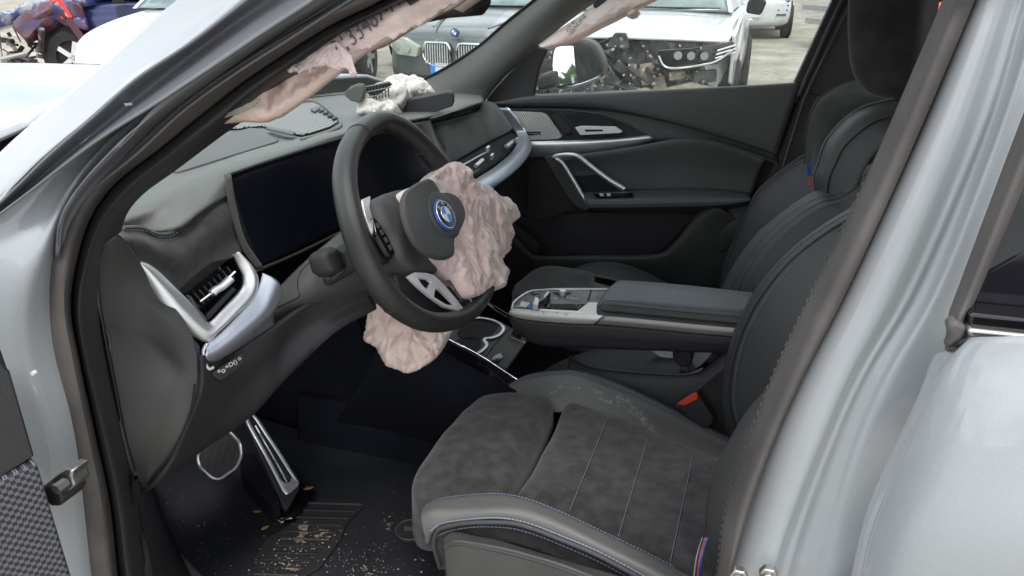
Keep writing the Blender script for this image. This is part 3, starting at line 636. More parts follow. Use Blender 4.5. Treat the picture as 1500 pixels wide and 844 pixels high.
# ---- bonnet with curved rear edge
def hood_rear(y):
    T = [(0, -1.50), (.1, -1.46), (.28, -1.34), (.4, -1.29), (.6, -1.2), (.8, -1.12), (1, -1.04)]; y = abs(y)
    for (a, xa), (b, xb) in zip(T, T[1:]):
        if y <= b: return xa + (xb - xa) * (y - a) / (b - a)
    return -1.04
def hood_pt(u, v):
    y = -.80 + 1.62 * v; x0 = hood_rear(y); x = x0 + (-2.62 - x0) * u
    return V(x, y, 1.10 + .03 * (1 - (y / .82) ** 2) - .05 * u ** 8 - (.03 * max(0, abs(y) - .72) / .1) + .012 * math.exp(-((abs(y) - .5) / .05) ** 2))
nu, nv = 30, 50
vs = [hood_pt(i / (nu - 1), j / (nv - 1)) for i in range(nu) for j in range(nv)]
fs = [(i * nv + j, i * nv + j + 1, (i + 1) * nv + j + 1, (i + 1) * nv + j) for i in range(nu - 1) for j in range(nv - 1)]
solid(newmesh('hood', vs, fs, 'paint_hood', car, 180), .01, -1)
loft('cowl', [[V(hood_rear(y) + d, y, z) for y in (-.8, -.5, -.2, 0, .2, .5, .8)] for d, z in ((-.10, .96), (.0, .975), (.08, .99), (.14, 1.02))], 'black', car, n=30, thick=.01)
slab('engine_bay', [V(-2.5, -.78, .93), V(-2.5, .78, .93), V(-1.15, .78, .93), V(-1.15, -.78, .93)], V(0, 0, -.04), 'black')
slab('fender', [V(-1.0, -.92, .5), V(-1.05, -.88, 1.05), V(-1.6, -.82, 1.09), V(-2.5, -.80, 1.04), V(-2.5, -.90, .5)], V(0, .04, 0), 'paint')
slab('fender', [V(-1.0, .92, .4), V(-1.0, .84, 1.06), V(-1.6, .83, 1.08), V(-2.5, .82, 1.04), V(-2.5, .90, .4)], V(0, -.04, 0), 'paint')
slab('nose', [V(-2.62, -.8, .35), V(-2.62, -.8, 1.02), V(-2.62, .8, 1.02), V(-2.62, .8, .35)], V(.1, 0, 0), 'paint')

# ---- windscreen
def ws_pt(u, v):
    y0 = -.74 + 1.48 * v; y1 = -.60 + 1.20 * v
    a = V(-1.38 + .42 * (abs(y0) / .74) ** 2.4, y0, 1.035); b = V(-.50 + .14 * (abs(y1) / .6) ** 2.2, y1, 1.515)
    p = a.lerp(b, u); p.z += .05 * math.sin(math.pi * u); return p
nu, nv = 14, 30
vs = [ws_pt(i / (nu - 1), j / (nv - 1)) for i in range(nu) for j in range(nv)]
fs = [(i * nv + j, i * nv + j + 1, (i + 1) * nv + j + 1, (i + 1) * nv + j) for i in range(nu - 1) for j in range(nv - 1)]
newmesh('windshield', vs, fs, 'windshield_glass', car, 180)
# black ceramic border along its foot
loft('windshield_border', [[ws_pt(u, v) + V(.004, 0, -.004) for v in (0, .15, .3, .5, .7, .85, 1)] for u in (0.0, .035, .07)], 'black', car, n=40, thick=.002)

# ================================================================== DASHBOARD
# upper pad: from the windscreen foot to the edge above the instruments
far = zs([(150, 120, 1.06), (300, 150, 1.06), (400, 152, 1.07), (449, 141, 1.07), (506, 134, 1.07), (600, 128, 1.07), (660, 130, 1.07), (705, 138, 1.07)])
m1 = zs([(150, 200, 1.09), (262, 215, 1.09), (330, 184, 1.10), (430, 165, 1.10), (500, 165, 1.10), (580, 160, 1.10), (660, 150, 1.10), (708, 146, 1.09)])
m2 = zs([(150, 290, 1.10), (240, 262, 1.11), (330, 228, 1.12), (420, 200, 1.12), (490, 190, 1.12), (560, 184, 1.12), (640, 170, 1.11), (705, 151, 1.09)])
m3 = zs([(155, 330, 1.085), (220, 300, 1.11), (300, 262, 1.12), (340, 246, 1.133), (490, 196, 1.145)]) + ys([(580, 180, .02), (632, 176, .24), (668, 168, .36), (700, 158, .48)])
m4 = zs([(160, 345, 1.06), (205, 340, 1.075), (262, 330, 1.09), (328, 290, 1.10), (490, 215, 1.125)]) + ys([(580, 192, .06), (634, 185, .125), (668, 176, .27), (702, 166, .42)])
dash = loft('dashboard', [far, m1, m2, m3, m4], 'dash_top', car, n=80, sub=8, thick=.006)
# driver's end: suede face under a stitched seam
topseam = [at(x, y, ('x', -.725)) for x, y in ((170, 341), (180, 338), (205, 338), (228, 347), (248, 346), (265, 334), (290, 314), (328, 287), (338, 280))]
sf1 = [at(x, y, ('x', -.712)) for x, y in ((172, 353), (186, 352), (208, 355), (236, 368), (262, 370), (285, 356), (308, 338), (334, 318), (342, 314))]
sf2 = [at(x, y, ('x', -.72)) for x, y in ((184, 371), (198, 376), (218, 384), (246, 400), (270, 404), (295, 388), (318, 366), (340, 350), (350, 346))]
sf3 = [at(x, y, ('x', -.712)) for x, y in ((192, 383), (206, 392), (225, 404), (252, 428), (275, 436), (298, 420), (322, 398), (346, 375), (356, 370))]
loft('suede_panel', [topseam, sf1, sf2, sf3], 'suede', dash, n=60, sub=8, thick=.006, disp=lambda v, u: v + V(.003 * noise.noise(v * 14), 0, 0))
stitches([p + V(.006, -.002, .001) for p in topseam[1:]], V(.6, -.3, .7), 'thread_dark', dash, pitch=.006)
tube('piping', [p + V(.002, 0, .004) for p in topseam[1:]], .003, 'leather', dash, seg=6)
# end cap closing the dash beside the door
ec_l = ys([(150, 350, -.745), (143, 395, -.75), (146, 440, -.755), (154, 489, -.76), (168, 560, -.765), (184, 640, -.77), (203, 706, -.77)])
ec_1 = ys([(174, 345, -.735), (186, 405, -.72), (200, 450, -.72), (215, 500, -.725), (222, 560, -.735), (222, 635, -.745), (212, 708, -.75)])
ec_2 = ys([(192, 364, -.715), (225, 430, -.698), (250, 470, -.705), (262, 510, -.71), (262, 565, -.72), (248, 640, -.735), (216, 711, -.745)])
ec_r = ys([(204, 382, -.688), (246, 438, -.685), (275, 478, -.695), (288, 520, -.70), (286, 575, -.71), (266, 645, -.728), (219, 712, -.74)])
def capdent(v, u):
    # finger recess for prising the cover off
    a, b = at(172, 497, ('y', -.75)), at(250, 540, ('y', -.715)); ab = b - a; t = max(0, min(1, (v - a).dot(ab) / ab.length_squared)); d = (v - a - ab * t)
    s = .010 * math.exp(-(d.length / .018) ** 2) * (1 if t > 0 else 1)
    return v + V(0, s, 0)
loft('end_cap', [ec_l, ec_1, ec_2, ec_r], 'plastic', dash, n=50, sub=12, thick=.006, disp=capdent)
loft('end_seam', [[p + V(.001, -.003, 0) for p in ec_l], [p + V(.004, -.004, 0) for p in ec_l]], 'black', dash, n=40, thick=.002)
# knee panel below
kp_t = ys([(290, 520, -.69), (330, 520, -.63), (380, 490, -.58), (420, 462, -.54), (470, 430, -.48), (540, 400, -.42)])
kp_m = ys([(282, 590, -.705), (310, 585, -.67), (350, 555, -.62), (392, 520, -.57), (432, 486, -.52), (540, 430, -.42)])
kp_b = ys([(208, 717, -.75), (250, 687, -.70), (288, 657, -.66), (330, 630, -.62), (365, 603, -.59), (396, 568, -.56), (439, 523, -.52), (482, 482, -.48), (540, 450, -.42)])
kp_u = [p + V(-.16, .04, .0) for p in kp_b]
loft('knee_panel', [kp_t, kp_m, kp_b, kp_u], 'plastic_dark', dash, n=50, sub=8, thick=.006)
tube('seam_line', [p + V(.001, -.002, 0) for p in ys([(286, 562, -.712), (280, 600, -.72), (262, 645, -.73), (240, 680, -.738), (218, 706, -.745)])], .0014, 'black', dash, seg=5)
# switch pad for the lights
swp = at(330, 540, ('y', -.655)); sp = (swp, V(.85, -.45, .1).normalized())
sw = prism('light_switch', fillet(on([(309, 546), (356, 515), (358, 532), (322, 558), (313, 553)], sp), .004), sp[1] * .003, 'gloss_black', dash, .0008)
for nm, s, x, y, sz in (('symbol', '*o', 323, 543, .011), ('symbol', '=D()', 337, 533, .009), ('symbol', 'o', 349, 524, .009)):
    text(nm, s, sz, at(x, y, sp) + sp[1] * .0036, at(x + 10, y - 6, sp) - at(x, y, sp), V(0, 0, 1), 'white_print', sw)

# ---- driver's air outlet: silver hook-shaped surround, lower lip, black duct, vane
vn = V(.86, -.42, .28).normalized(); vpt = at(320, 450, ('x', -.66)); vp = (vpt, vn)
def vx(l, up=0): return [p + vn * up for p in on(l, vp)]
op = [(262, 430), (276, 427), (335, 380), (344, 376), (358, 408), (352, 426), (308, 472), (300, 472)]
duct = prism('air_vent', vx([(x * .9 + 31, y * .9 + 42) for x, y in op], -.055), vn * -.004, 'black', dash, .001)
o2 = op + [op[0]]
k1, k2 = vx(o2, -.001), vx([(x * .93 + 21.5, y * .93 + 29.5) for x, y in o2], -.052)
newmesh('duct_wall', k1 + k2, [(i, i + 1, i + 10, i + 9) for i in range(8)], 'gloss_black', duct, None)
outer_a = [(195, 385), (209, 384), (229, 396), (258, 424), (280, 446), (301, 471), (311, 469), (332, 447), (353, 424), (357, 407), (350, 390), (342, 373)]
mid_a = [(193, 387), (206, 389), (228, 412), (247, 434), (270, 461), (301, 487), (319, 478), (342, 455), (364, 430), (369, 410), (361, 388), (345, 370)]
outer_b = [(194, 389), (203, 396), (222, 422), (239, 447), (262, 474), (300, 500), (320, 486), (344, 463), (370, 437), (377, 414), (371, 394), (349, 369)]
loft('vent_surround', [vx(outer_a, -.004), vx(outer_a, .003), vx(mid_a, .009), vx(outer_b, .004), vx(outer_b, -.006)], 'silver', dash, n=110, sub=5, thick=.002)
lip_t = [(301, 503), (320, 488), (343, 465), (368, 438), (378, 416), (383, 400)]
lip_m = [(296, 518), (318, 506), (350, 480), (380, 452), (392, 428), (399, 410)]
lip_m2 = [(297, 530), (321, 520), (358, 493), (392, 462), (405, 440), (411, 426)]
lip_b = [(303, 539), (330, 527), (364, 503), (399, 466), (411, 452), (413, 440)]
loft('silver_lip', [vx(lip_t, .004), vx(lip_m, .012), vx(lip_m2, .006), vx(lip_b, -.012), vx([(x + 2, y + 2) for x, y in lip_b], -.03)], 'silver_blue', dash, n=50, sub=7, thick=.003)
tube('lip_edge', vx([(301, 503), (296, 512), (296, 524), (299, 534), (304, 540), (310, 538)], .006), .0024, 'silver', dash, seg=8)
MAT['liner_blue'] = mat('liner_blue', (0.05, 0.07, 0.12), 0.5)
prism('blue_liner', vx([(196, 391), (214, 408), (244, 446), (270, 481), (294, 507), (296, 535), (288, 541), (284, 520), (262, 486), (234, 446)], -.002), vn * -.006, 'liner_blue', dash, .001)
tube('vent_vane', vx([(292, 442), (310, 428), (328, 412), (343, 398)], .002), .0030, 'chrome', duct, seg=8, flat=.6)
tube('vent_knob', vx([(308, 430), (313, 425), (322, 420), (330, 413), (335, 408)], .006), .0075, 'silver', duct, seg=10, flat=.6)
for k in range(9):
    a = at(278 + k * 7, 434 - k * 5.6, vp) - vn * .012; b = at(296 + k * 6.4, 452 - k * 5.3, vp) - vn * .012
    mb = MB(); mb.box((a + b) / 2, (b - a) * .42, vn * .008, (b - a).cross(vn).normalized() * .0008); mb.build('vane', 'rubber_black', duct)
tube('duct_rail', vx([(276, 432), (284, 448), (294, 462), (305, 473)], -.004), .0022, 'gloss_black', duct, seg=6)
prism('shutter_tab', vx([(276, 432), (282, 446), (296, 466), (304, 472), (302, 466), (290, 452), (281, 436)], .002), vn * -.006, 'plastic_grey', duct, .001)
prism('lower_shelf', vx([(304, 462), (344, 420), (350, 424), (308, 470)], -.006), vn * -.006, 'rubber_black', duct, .001)

# ---- curved display
def disp_pts(l): return [at(x, y, ('y', v)) for x, y, v in l]
dt = disp_pts([(333, 257, -.52), (400, 234, -.43), (490, 206, -.31), (560, 188, -.17), (600, 178, -.05), (629, 172, .08)])
db = disp_pts([(380, 393, -.50), (430, 372, -.41), (500, 338, -.30), (575, 300, -.16), (625, 268, -.04), (664, 244, .07)])
scr = loft('display', [dt, [a.lerp(b, .5) + V(-.004, 0, 0) for a, b in zip(dt, db)], db], 'screen', dash, n=60, sub=6, thick=.006)
ds0 = disp_pts([(330, 256, -.525), (335, 298, -.525), (346, 342, -.515), (357, 370, -.51), (378, 396, -.50)])
ds1 = [p + V(.002, 0, 0) for p in disp_pts([(337, 255, -.52), (345, 302, -.515), (358, 352, -.51), (384, 394, -.50)])]
loft('display_side', [ds0, ds1], 'plastic_grey', scr, n=20, thick=.003)
tube('display_rim', [p + V(.002, 0, .001) for p in dt], .0022, 'plastic_dark', scr, seg=6)
tube('display_rim', [p + V(.002, 0, -.001) for p in db], .0025, 'plastic_dark', scr, seg=6)
loft('display_back', [[p + V(-.002, 0, -.002) for p in db], [p + V(-.09, 0, -.03) for p in db]], 'plastic_dark', scr, n=40, thick=.003)

# ---- mesh speaker and outlet on top of the pad
ZT = 1.117
gr = pillow('speaker_grille', drape([(318, 192), (345, 182), (400, 162), (458, 153), (466, 158), (496, 182), (484, 190), (455, 200), (440, 203), (418, 196), (380, 188), (345, 193)], dash, .002), NZ, .003, 'speaker_mesh', dash, n=64, rings=12, back=0, uv=True, smooth=40)
for v, q in zip(gr.data.vertices, drape([v.co.copy() for v in gr.data.vertices], dash, .0045)): v.co = q
solid(gr, .002, -1)
tube('grille_rim', drape([(384, 163), (420, 152), (455, 149), (472, 155), (498, 180), (488, 192), (442, 206)], dash, .001), .0035, 'dash_top', dash, seg=8)
prism('vent_lip', drape([(455, 166), (463, 162), (470, 163), (462, 170)], dash, .006), V(0, 0, .004), 'plastic_grey', dash, .001)
for k in range(4):
    x, y = 466 + k * 6.6, 166 + k * 3.9
    prism('slot', drape([(x, y + 1.5), (x + 7, y - .8), (x + 10, y + .8), (x + 3, y + 3.2)], dash, .0062), V(0, 0, .002), 'black', dash, 0)
prism('demister_slot', drape([(352, 178), (438, 153), (439, 156), (356, 181)], dash, .002), V(0, 0, .003), 'black', dash, .0005)
prism('head_up_frame', drape([(390, 195), (396, 193), (434, 201), (430, 205)], dash, .006), V(0, 0, .004), 'plastic_grey', dash, .001)
prism('projector_lid', fillet(drape([(296, 214), (366, 189), (376, 190), (409, 207), (404, 210), (330, 233), (262, 254), (250, 253), (250, 248)], dash, .003), .006), V(0, 0, -.008), 'plastic_grey', dash, .0015)

# ---- passenger's side of the dash
XP = -.66
pa_t = ys([(604, 192, .15), (634, 184, .12), (668, 175, .27), (700, 165, .42), (705, 150, .52), (722, 150, .60), (735, 162, .66)])
pa_m = ys([(610, 214, .15), (640, 198, .12), (675, 188, .27), (712, 178, .42), (724, 168, .52), (736, 168, .60), (744, 176, .66)])
pa_b = ys([(620, 260, .13), (652, 238, .10), (664, 234, .14), (700, 214, .32), (730, 198, .50), (744, 192, .60), (750, 188, .66)])
pa_b2 = ys([(622, 266, .13), (654, 243, .10), (666, 238, .14), (702, 219, .32), (732, 203, .50), (745, 196, .60), (751, 192, .66)])
loft('suede_panel', [pa_t, pa_m, pa_b, [p + V(-.012, 0, 0) for p in pa_b2]], 'suede_dark', dash, n=50, sub=8, thick=.005)
tube('piping', [p + V(0, 0, .002) for p in pa_t[:5]], .0022, 'thread_dark', dash, seg=6)
vb = loft('air_vent', [[p + V(-.01, 0, 0) for p in pa_b2], ys([(668, 270, .10), (690, 262, .16), (720, 244, .32), (745, 224, .50), (756, 208, .60), (758, 200, .66)])], 'black', dash, n=40, thick=.01)
def pv(l, y0, y1):
    n = len(l); return [at(x, yy, ('y', y0 + (y1 - y0) * i / (n - 1))) for i, (x, yy) in enumerate(l)]
tube('vent_bar', [p + V(.006, 0, 0) for p in pv([(666, 246), (690, 233), (712, 221)], .12, .34)], .0022, 'silver', vb, seg=6)
tube('vent_bar', [p + V(.010, 0, 0) for p in pv([(672, 252), (690, 240), (720, 222), (748, 205)], .13, .60)], .0035, 'silver_blue', vb, seg=6)
tube('vent_bar', [p + V(.010, 0, 0) for p in pv([(684, 256), (705, 242), (730, 225), (752, 206)], .16, .62)], .0035, 'plastic_grey', vb, seg=6)
for x, y, v in ((692, 238, .20), (737, 211, .50)):
    q = at(x, y, ('y', v)) + V(.016, 0, 0); tube('vent_knob', [q + V(0, -.022, -.002), q, q + V(0, .022, .002)], .0055, 'silver', vb, seg=10, flat=.7)
for x, y, v in ((708, 218, .32), (714, 229, .34), (751, 205, .60)):
    q = at(x, y, ('y', v)) + V(.012, 0, 0); mb = MB(); mb.box(q, V(.003, 0, 0), V(0, .007, .0015), V(0, 0, .0055)); mb.build('slider', 'silver', vb)
sl_ = [ys(c) for c in (
    [(560, 345, -.05), (640, 296, .05), (690, 266, .16), (722, 246, .32), (746, 226, .50), (758, 208, .60), (756, 196, .66), (744, 176, .67), (734, 160, .67)],
    [(562, 352, -.05), (644, 300, .05), (694, 271, .16), (728, 249, .32), (754, 228, .50), (765, 209, .60), (764, 196, .66), (750, 176, .67), (736, 159, .67)],
    [(570, 372, -.05), (655, 316, .05), (706, 284, .16), (742, 260, .32), (766, 237, .50), (776, 218, .60), (772, 200, .66), (753, 175, .67), (738, 158, .67)],
    [(580, 385, -.05), (665, 326, .05), (712, 290, .16), (745, 266, .32), (768, 242, .50), (778, 222, .60), (775, 202, .66), (755, 176, .675), (739, 158, .675)])]
sl_[1] = [p + V(.012, 0, .004) for p in sl_[1]]; sl_[2] = [p + V(.004, 0, 0) for p in sl_[2]]; sl_[3] = [p + V(-.03, 0, 0) for p in sl_[3]]
loft('silver_trim', sl_, 'silver_blue', dash, n=70, sub=8, thick=.004)
lw = [ys([(590, 400, -.05), (680, 345, .05), (720, 300, .16), (748, 270, .32), (768, 246, .50), (776, 226, .62)]), ys([(600, 470, -.05), (690, 430, .05), (730, 390, .16), (755, 360, .32), (775, 330, .50), (785, 300, .62)])]
loft('lower_dash', [[p + V(-.03, 0, 0) for p in lw[0]], [p + V(-.06, 0, 0) for p in lw[0]], [p + V(-.12, 0, 0) for p in lw[1]]], 'plastic_dark', dash, n=30, thick=.01)

# ================================================================== STEERING
WC = V(-.489, -.37, 1.035); WN = V(math.cos(.4665) * math.cos(.0414), math.cos(.4665) * math.sin(.0414), math.sin(.4665))
WP = (WC, WN)
def w(l, up=0.0): return [p + WN * up for p in on(l, WP)]
sw_ = empty('steering_wheel'); sw_.parent = car
tr = [(562, 177), (533, 189), (512, 220), (505, 262), (512, 312), (527, 362), (552, 414), (585, 450), (625, 471), (668, 468), (697, 446), (712, 415), (711, 380), (702, 340), (686, 303), (664, 268), (636, 232), (600, 196)]
rim_p = smooth_curve(w(tr), 120, True)
def frac(px, py):
    q = at(px, py, WP); return min(range(120), key=lambda i: (rim_p[i] - q).length)
seg = 20; vs = []
ctr = sum(rim_p, Vector()) / 120
for i, p in enumerate(rim_p):
    t = (rim_p[(i + 1) % 120] - rim_p[i - 1]).normalized(); s = t.cross(WN).normalized()
    if s.dot(p - ctr) < 0: s = -s
    for k in range(seg):
        A = 2 * math.pi * k / seg; vs.append(p + s * math.cos(A) * .0148 + WN * math.sin(A) * .0185)
fs = [(i * seg + k, i * seg + (k + 1) % seg, ((i + 1) % 120) * seg + (k + 1) % seg, ((i + 1) % 120) * seg + k) for i in range(120) for k in range(seg)]
newmesh('rim', vs, fs, 'rim_leather', sw_, 180)
for px, py in ((524, 196), (577, 438), (690, 452), (622, 214)):
    i = frac(px, py); p = rim_p[i]; t = (rim_p[(i + 1) % 120] - rim_p[i - 1]).normalized(); s = t.cross(WN).normalized()
    ring = [p + s * math.cos(a) * .0150 + WN * math.sin(a) * .0187 for a in [2 * math.pi * k / 24 for k in range(24)]]
    tube('rim_seam', ring, .0011, 'rubber_black', sw_, n=0, seg=5, closed=True, up=t)
inner = []
for i, p in enumerate(rim_p):
    t = (rim_p[(i + 1) % 120] - rim_p[i - 1]).normalized(); s = t.cross(WN).normalized()
    if s.dot(p - ctr) < 0: s = -s
    inner.append(p - s * .0158 - WN * .008)
stitches(inner[0:14] + [], WN, 'rubber_black', sw_, pitch=.006, ln=.004, w=.0012)
# hub body, spokes
pillow('hub', w([(548, 298), (562, 284), (586, 277), (620, 278), (650, 300), (668, 330), (672, 365), (652, 392), (640, 400), (605, 404), (584, 380), (572, 350), (556, 325)], -.005), WN, .020, 'leather', sw_, n=60, rings=8, back=.045, smooth=50)
prism('spoke', fillet(w([(520, 293), (548, 285), (560, 330), (584, 380), (560, 385), (530, 335)], -.012), .006), WN * -.02, 'plastic_dark', sw_, .003)
prism('spoke_trim', fillet(w([(533, 291), (545, 286), (543, 302), (549, 325), (563, 352), (560, 360), (545, 338), (536, 312)], -.006), .004), WN * .004, 'silver', sw_, .001)
bt = prism('button_pad', fillet(w([(543, 318), (552, 328), (566, 350), (576, 372), (572, 380), (562, 368), (548, 344)], -.004), .004), WN * .008, 'gloss_black', sw_, .002)
for x, y in ((550, 332), (556, 342), (562, 353), (568, 364)):
    q = at(x, y, WP) + WN * .005; mb = MB(); mb.box(q - WN * .0012, V(0, .004, 0), WN.cross(V(0, 1, 0)).normalized() * .004, WN * .0006); bev(mb.build('button', 'plastic_grey', bt), .0008)
prism('spoke', fillet(w([(590, 396), (625, 400), (690, 440), (690, 466), (650, 470), (600, 430)], -.014), .006), WN * -.02, 'plastic_dark', sw_, .003)
prism('spoke', fillet(w([(640, 300), (690, 330), (712, 360), (712, 400), (690, 400), (650, 380)], -.02), .006), WN * -.02, 'plastic_dark', sw_, .003)
plate_holes('spoke_insert', w([(590, 408), (600, 402), (618, 403), (628, 406), (642, 419), (660, 440), (679, 464), (663, 458), (643, 452), (622, 437), (602, 420)], .004),
    [w([(604, 410), (619, 412), (625, 416), (618, 428), (610, 420)], .004), w([(630, 426), (637, 427), (660, 450), (646, 449), (628, 438)], .004)], WN * .006, 'bright_silver', sw_, .001)
gp = prism('control_panel', fillet(w([(640, 415), (658, 410), (668, 415), (691, 458), (678, 466), (660, 448)], .001), .003), WN * .006, 'gloss_black', sw_, .001)
tube('panel_outline', w([(668, 415), (680, 436), (691, 456), (688, 460), (678, 466)], .008), .0012, 'silver', gp, seg=6)
tube('scroll_bar', w([(652, 422), (660, 431), (668, 441)], .009), .0016, 'chrome', gp, seg=6)
text('badge', '//M', .011, at(679, 457, WP) + WN * .0078, at(689, 452, WP) - at(679, 457, WP), V(0, 0, 1), 'silver', gp)
# column shroud, stalk, gap
cs = [ys(c) for c in (
    [(402, 430, -.50), (414, 415, -.50), (452, 378, -.48), (500, 338, -.44), (540, 300, -.40)],
    [(400, 445, -.52), (425, 430, -.52), (465, 400, -.50), (510, 368, -.47), (550, 330, -.43)],
    [(400, 466, -.515), (430, 452, -.515), (475, 430, -.495), (520, 405, -.465), (560, 380, -.43)],
    [(402, 476, -.47), (440, 470, -.47), (480, 450, -.46), (530, 430, -.43), (575, 410, -.40)],
    [(420, 500, -.42), (450, 485, -.42), (490, 470, -.42), (540, 450, -.40), (590, 430, -.37)])]
shr = loft('column_shroud', cs, 'plastic_grey', car, n=40, sub=8, thick=.004)
tube('shroud_seam', drape([(460, 380), (446, 392), (438, 404), (436, 418), (438, 434), (420, 444), (404, 452)], shr, .0003), .0009, 'black', shr, seg=5)
sk = prism('stalk_base', fillet(ys([(468, 382), (494, 362), (508, 366), (520, 396), (514, 402), (480, 422), (470, 416)], -.50), .008), V(0, .05, 0), 'plastic_dark', shr, .006)
pillow('stalk', ys([(454, 376), (458, 370), (474, 366), (484, 370), (492, 388), (496, 396), (488, 404), (472, 406), (460, 398)], -.525), V(0, -1, .1).normalized(), .014, 'plastic_dark', sk, n=40, rings=6, back=.02)
tube('stalk_ring', fillet(ys([(484, 366), (500, 382), (502, 394), (488, 408), (476, 408)], -.505), .004), .003, 'plastic_grey', sk, seg=6)
tube('adjust_lever', ys([(436, 476, -.44), (456, 472, -.455), (474, 466, -.465), (490, 460, -.465)]), [.006, .011], 'plastic_grey', shr, seg=8, flat=.5)
# airbag cover flap hanging forward with the roundel
CN = (WN + V(.0, -.10, .05)).normalized(); CPT = at(640, 320, WP) + WN * .064; CP = (CPT, CN)
def cpx(l, up=0.0): return [p + CN * up for p in on(l, CP)]
cover = pillow('airbag_cover', fillet(cpx([(588, 302), (589, 291), (594, 280), (607, 270), (618, 265), (628, 261), (634, 266), (640, 275), (643, 283), (654, 282), (667, 286), (676, 296), (681, 310), (681, 321), (676, 334), (665, 346), (664, 360), (665, 375), (655, 380), (641, 380), (622, 373), (607, 358), (596, 338), (590, 318)]), .006), CN, .004, 'leather', sw_, n=110, rings=8, p=6, back=.004, smooth=40)
def disc(c, n_, r, h, m, parent, name, seg=40, squash=1.0):
    u = n_.cross(V(0, 0, 1)).normalized(); v_ = u.cross(n_)
    pts = [c + (u * math.cos(2 * math.pi * k / seg) + v_ * math.sin(2 * math.pi * k / seg)) * r for k in range(seg)]
    return prism(name, pts, n_ * h, m, parent, .0008)
pillow('emblem_boss', [at(648, 316, CP) + CN * .003 + (CN.cross(V(0, 0, 1)).normalized() * math.cos(a) + CN.cross(V(0, 0, 1)).normalized().cross(CN) * math.sin(a)) * .038 for a in [k * math.pi / 24 for k in range(48)]], CN, .004, 'leather', cover, n=48, rings=6, p=3, back=.001)
ec = at(645, 318, CP) + CN * .0075
disc(ec, CN, .0245, .0022, 'blue_enamel', cover, 'emblem_ring')
disc(ec + CN * .0022, CN, .0212, .0008, 'gloss_black', cover, 'emblem_field')
uu = CN.cross(V(0, 0, 1)).normalized(); up_ = uu.cross(CN) * -1
if up_.z < 0: up_ = -up_
uu = up_.cross(CN)
rot = rad(-16)
EU = uu * math.cos(rot) + up_ * math.sin(rot); EV = up_ * math.cos(rot) - uu * math.sin(rot)
vsq = []; fq = []; mi = []
e0 = ec + CN * .0042
for qd in range(4):
    o = len(vsq); vsq.append(e0.copy())
    for k in range(9):
        A = math.pi / 2 * (qd + k / 8); vsq.append(e0 + EU * math.cos(A) * .0118 + EV * math.sin(A) * .0118)
    for k in range(8): fq.append((o, o + 1 + k, o + 2 + k)); mi.append(qd % 2)
em = newmesh('emblem_quarters', vsq, fq, None, cover, None, mats=['white_enamel', 'blue_light'], midx=mi, recalc=False); solid(em, .0008)
tube('emblem_circle', [e0 + EU * math.cos(a) * .0121 + EV * math.sin(a) * .0121 for a in [k * math.pi / 16 for k in range(32)]], .0006, 'silver', cover, n=0, seg=5, closed=True, up=CN)
tube('emblem_edge', [e0 + EU * math.cos(a) * .0214 + EV * math.sin(a) * .0214 - CN * .0008 for a in [k * math.pi / 20 for k in range(40)]], .0007, 'silver', cover, n=0, seg=5, closed=True, up=CN)
for ch, A in (('B', 142), ('M', 92), ('W', 42)):
    a = rad(A); dd = EU * math.cos(a) + EV * math.sin(a); text('emblem_letter', ch, .0088, e0 + dd * .0168 + CN * .0003, EU * math.sin(a) - EV * math.cos(a), dd, 'silver', cover)

# ================================================================== AIRBAGS
def bag(name, outl, pl, h, m, sc, amp, seed, center=None, n=220, rings=70, back=.03, dome=2.2, flow=None, parent=car, extra=None):
    ol = smooth_curve(on(outl, pl) if isinstance(outl[0], tuple) else outl, n, True); nn = pl[1]
    c = center or sum(ol, Vector()) / n
    def d(v, s, u):
        e = min(1, (1 - s) * 5 + .25)
        k = wrinkle(v, sc, amp, seed, flow)
        lat = Vector((noise.noise(v * 30 + Vector((seed, 0, 0))), noise.noise(v * 30 + Vector((0, seed, 0))), noise.noise(v * 30))) * .006
        r = v + nn * k * e + lat
        return extra(r, s, u) if extra else r
    return pillow(name, ol, nn, h, m, parent, n=n, rings=rings, p=dome, back=back, disp=d, center=c, smooth=180)
# driver's bag, emptied, hanging behind the flap and over the right of the rim
BN = WN.copy()
a1 = at(690, 340, WP) + WN * .012
crumple('airbag', smooth_curve(on([(584, 284), (598, 276), (614, 272), (632, 260), (644, 248), (662, 240), (679, 248), (688, 264), (702, 274), (714, 280), (727, 290), (738, 292), (749, 304), (754, 322), (743, 335), (747, 350), (742, 368), (733, 384), (736, 402), (732, 423), (716, 422), (702, 432), (688, 437), (678, 432), (664, 410), (646, 392), (628, 378), (615, 350), (600, 320), (585, 295)], (a1, BN)), 200, True),
    BN, .026, 'bag_pink', car, spacing=.0032, expand=.10, frames=16, seed=3, bend=.02, amp=.008, strokes=340, flow_=1.35, fine=.0034)
a2 = at(595, 500, ('y', -.38)) + V(-.05, 0, 0)
crumple('airbag', smooth_curve(on([(545, 450), (560, 440), (590, 440), (630, 460), (662, 480), (655, 497), (646, 514), (634, 528), (618, 538), (600, 546), (582, 541), (566, 533), (556, 520), (549, 508), (534, 500), (532, 494), (536, 480), (538, 464)], (a2, V(.25, -.85, .35).normalized())), 160, True),
    V(.25, -.85, .35).normalized(), .03, 'bag_pink', car, spacing=.0036, expand=.10, frames=16, seed=8, bend=.02, amp=.009, strokes=190, flow_=1.6, fine=.0034)
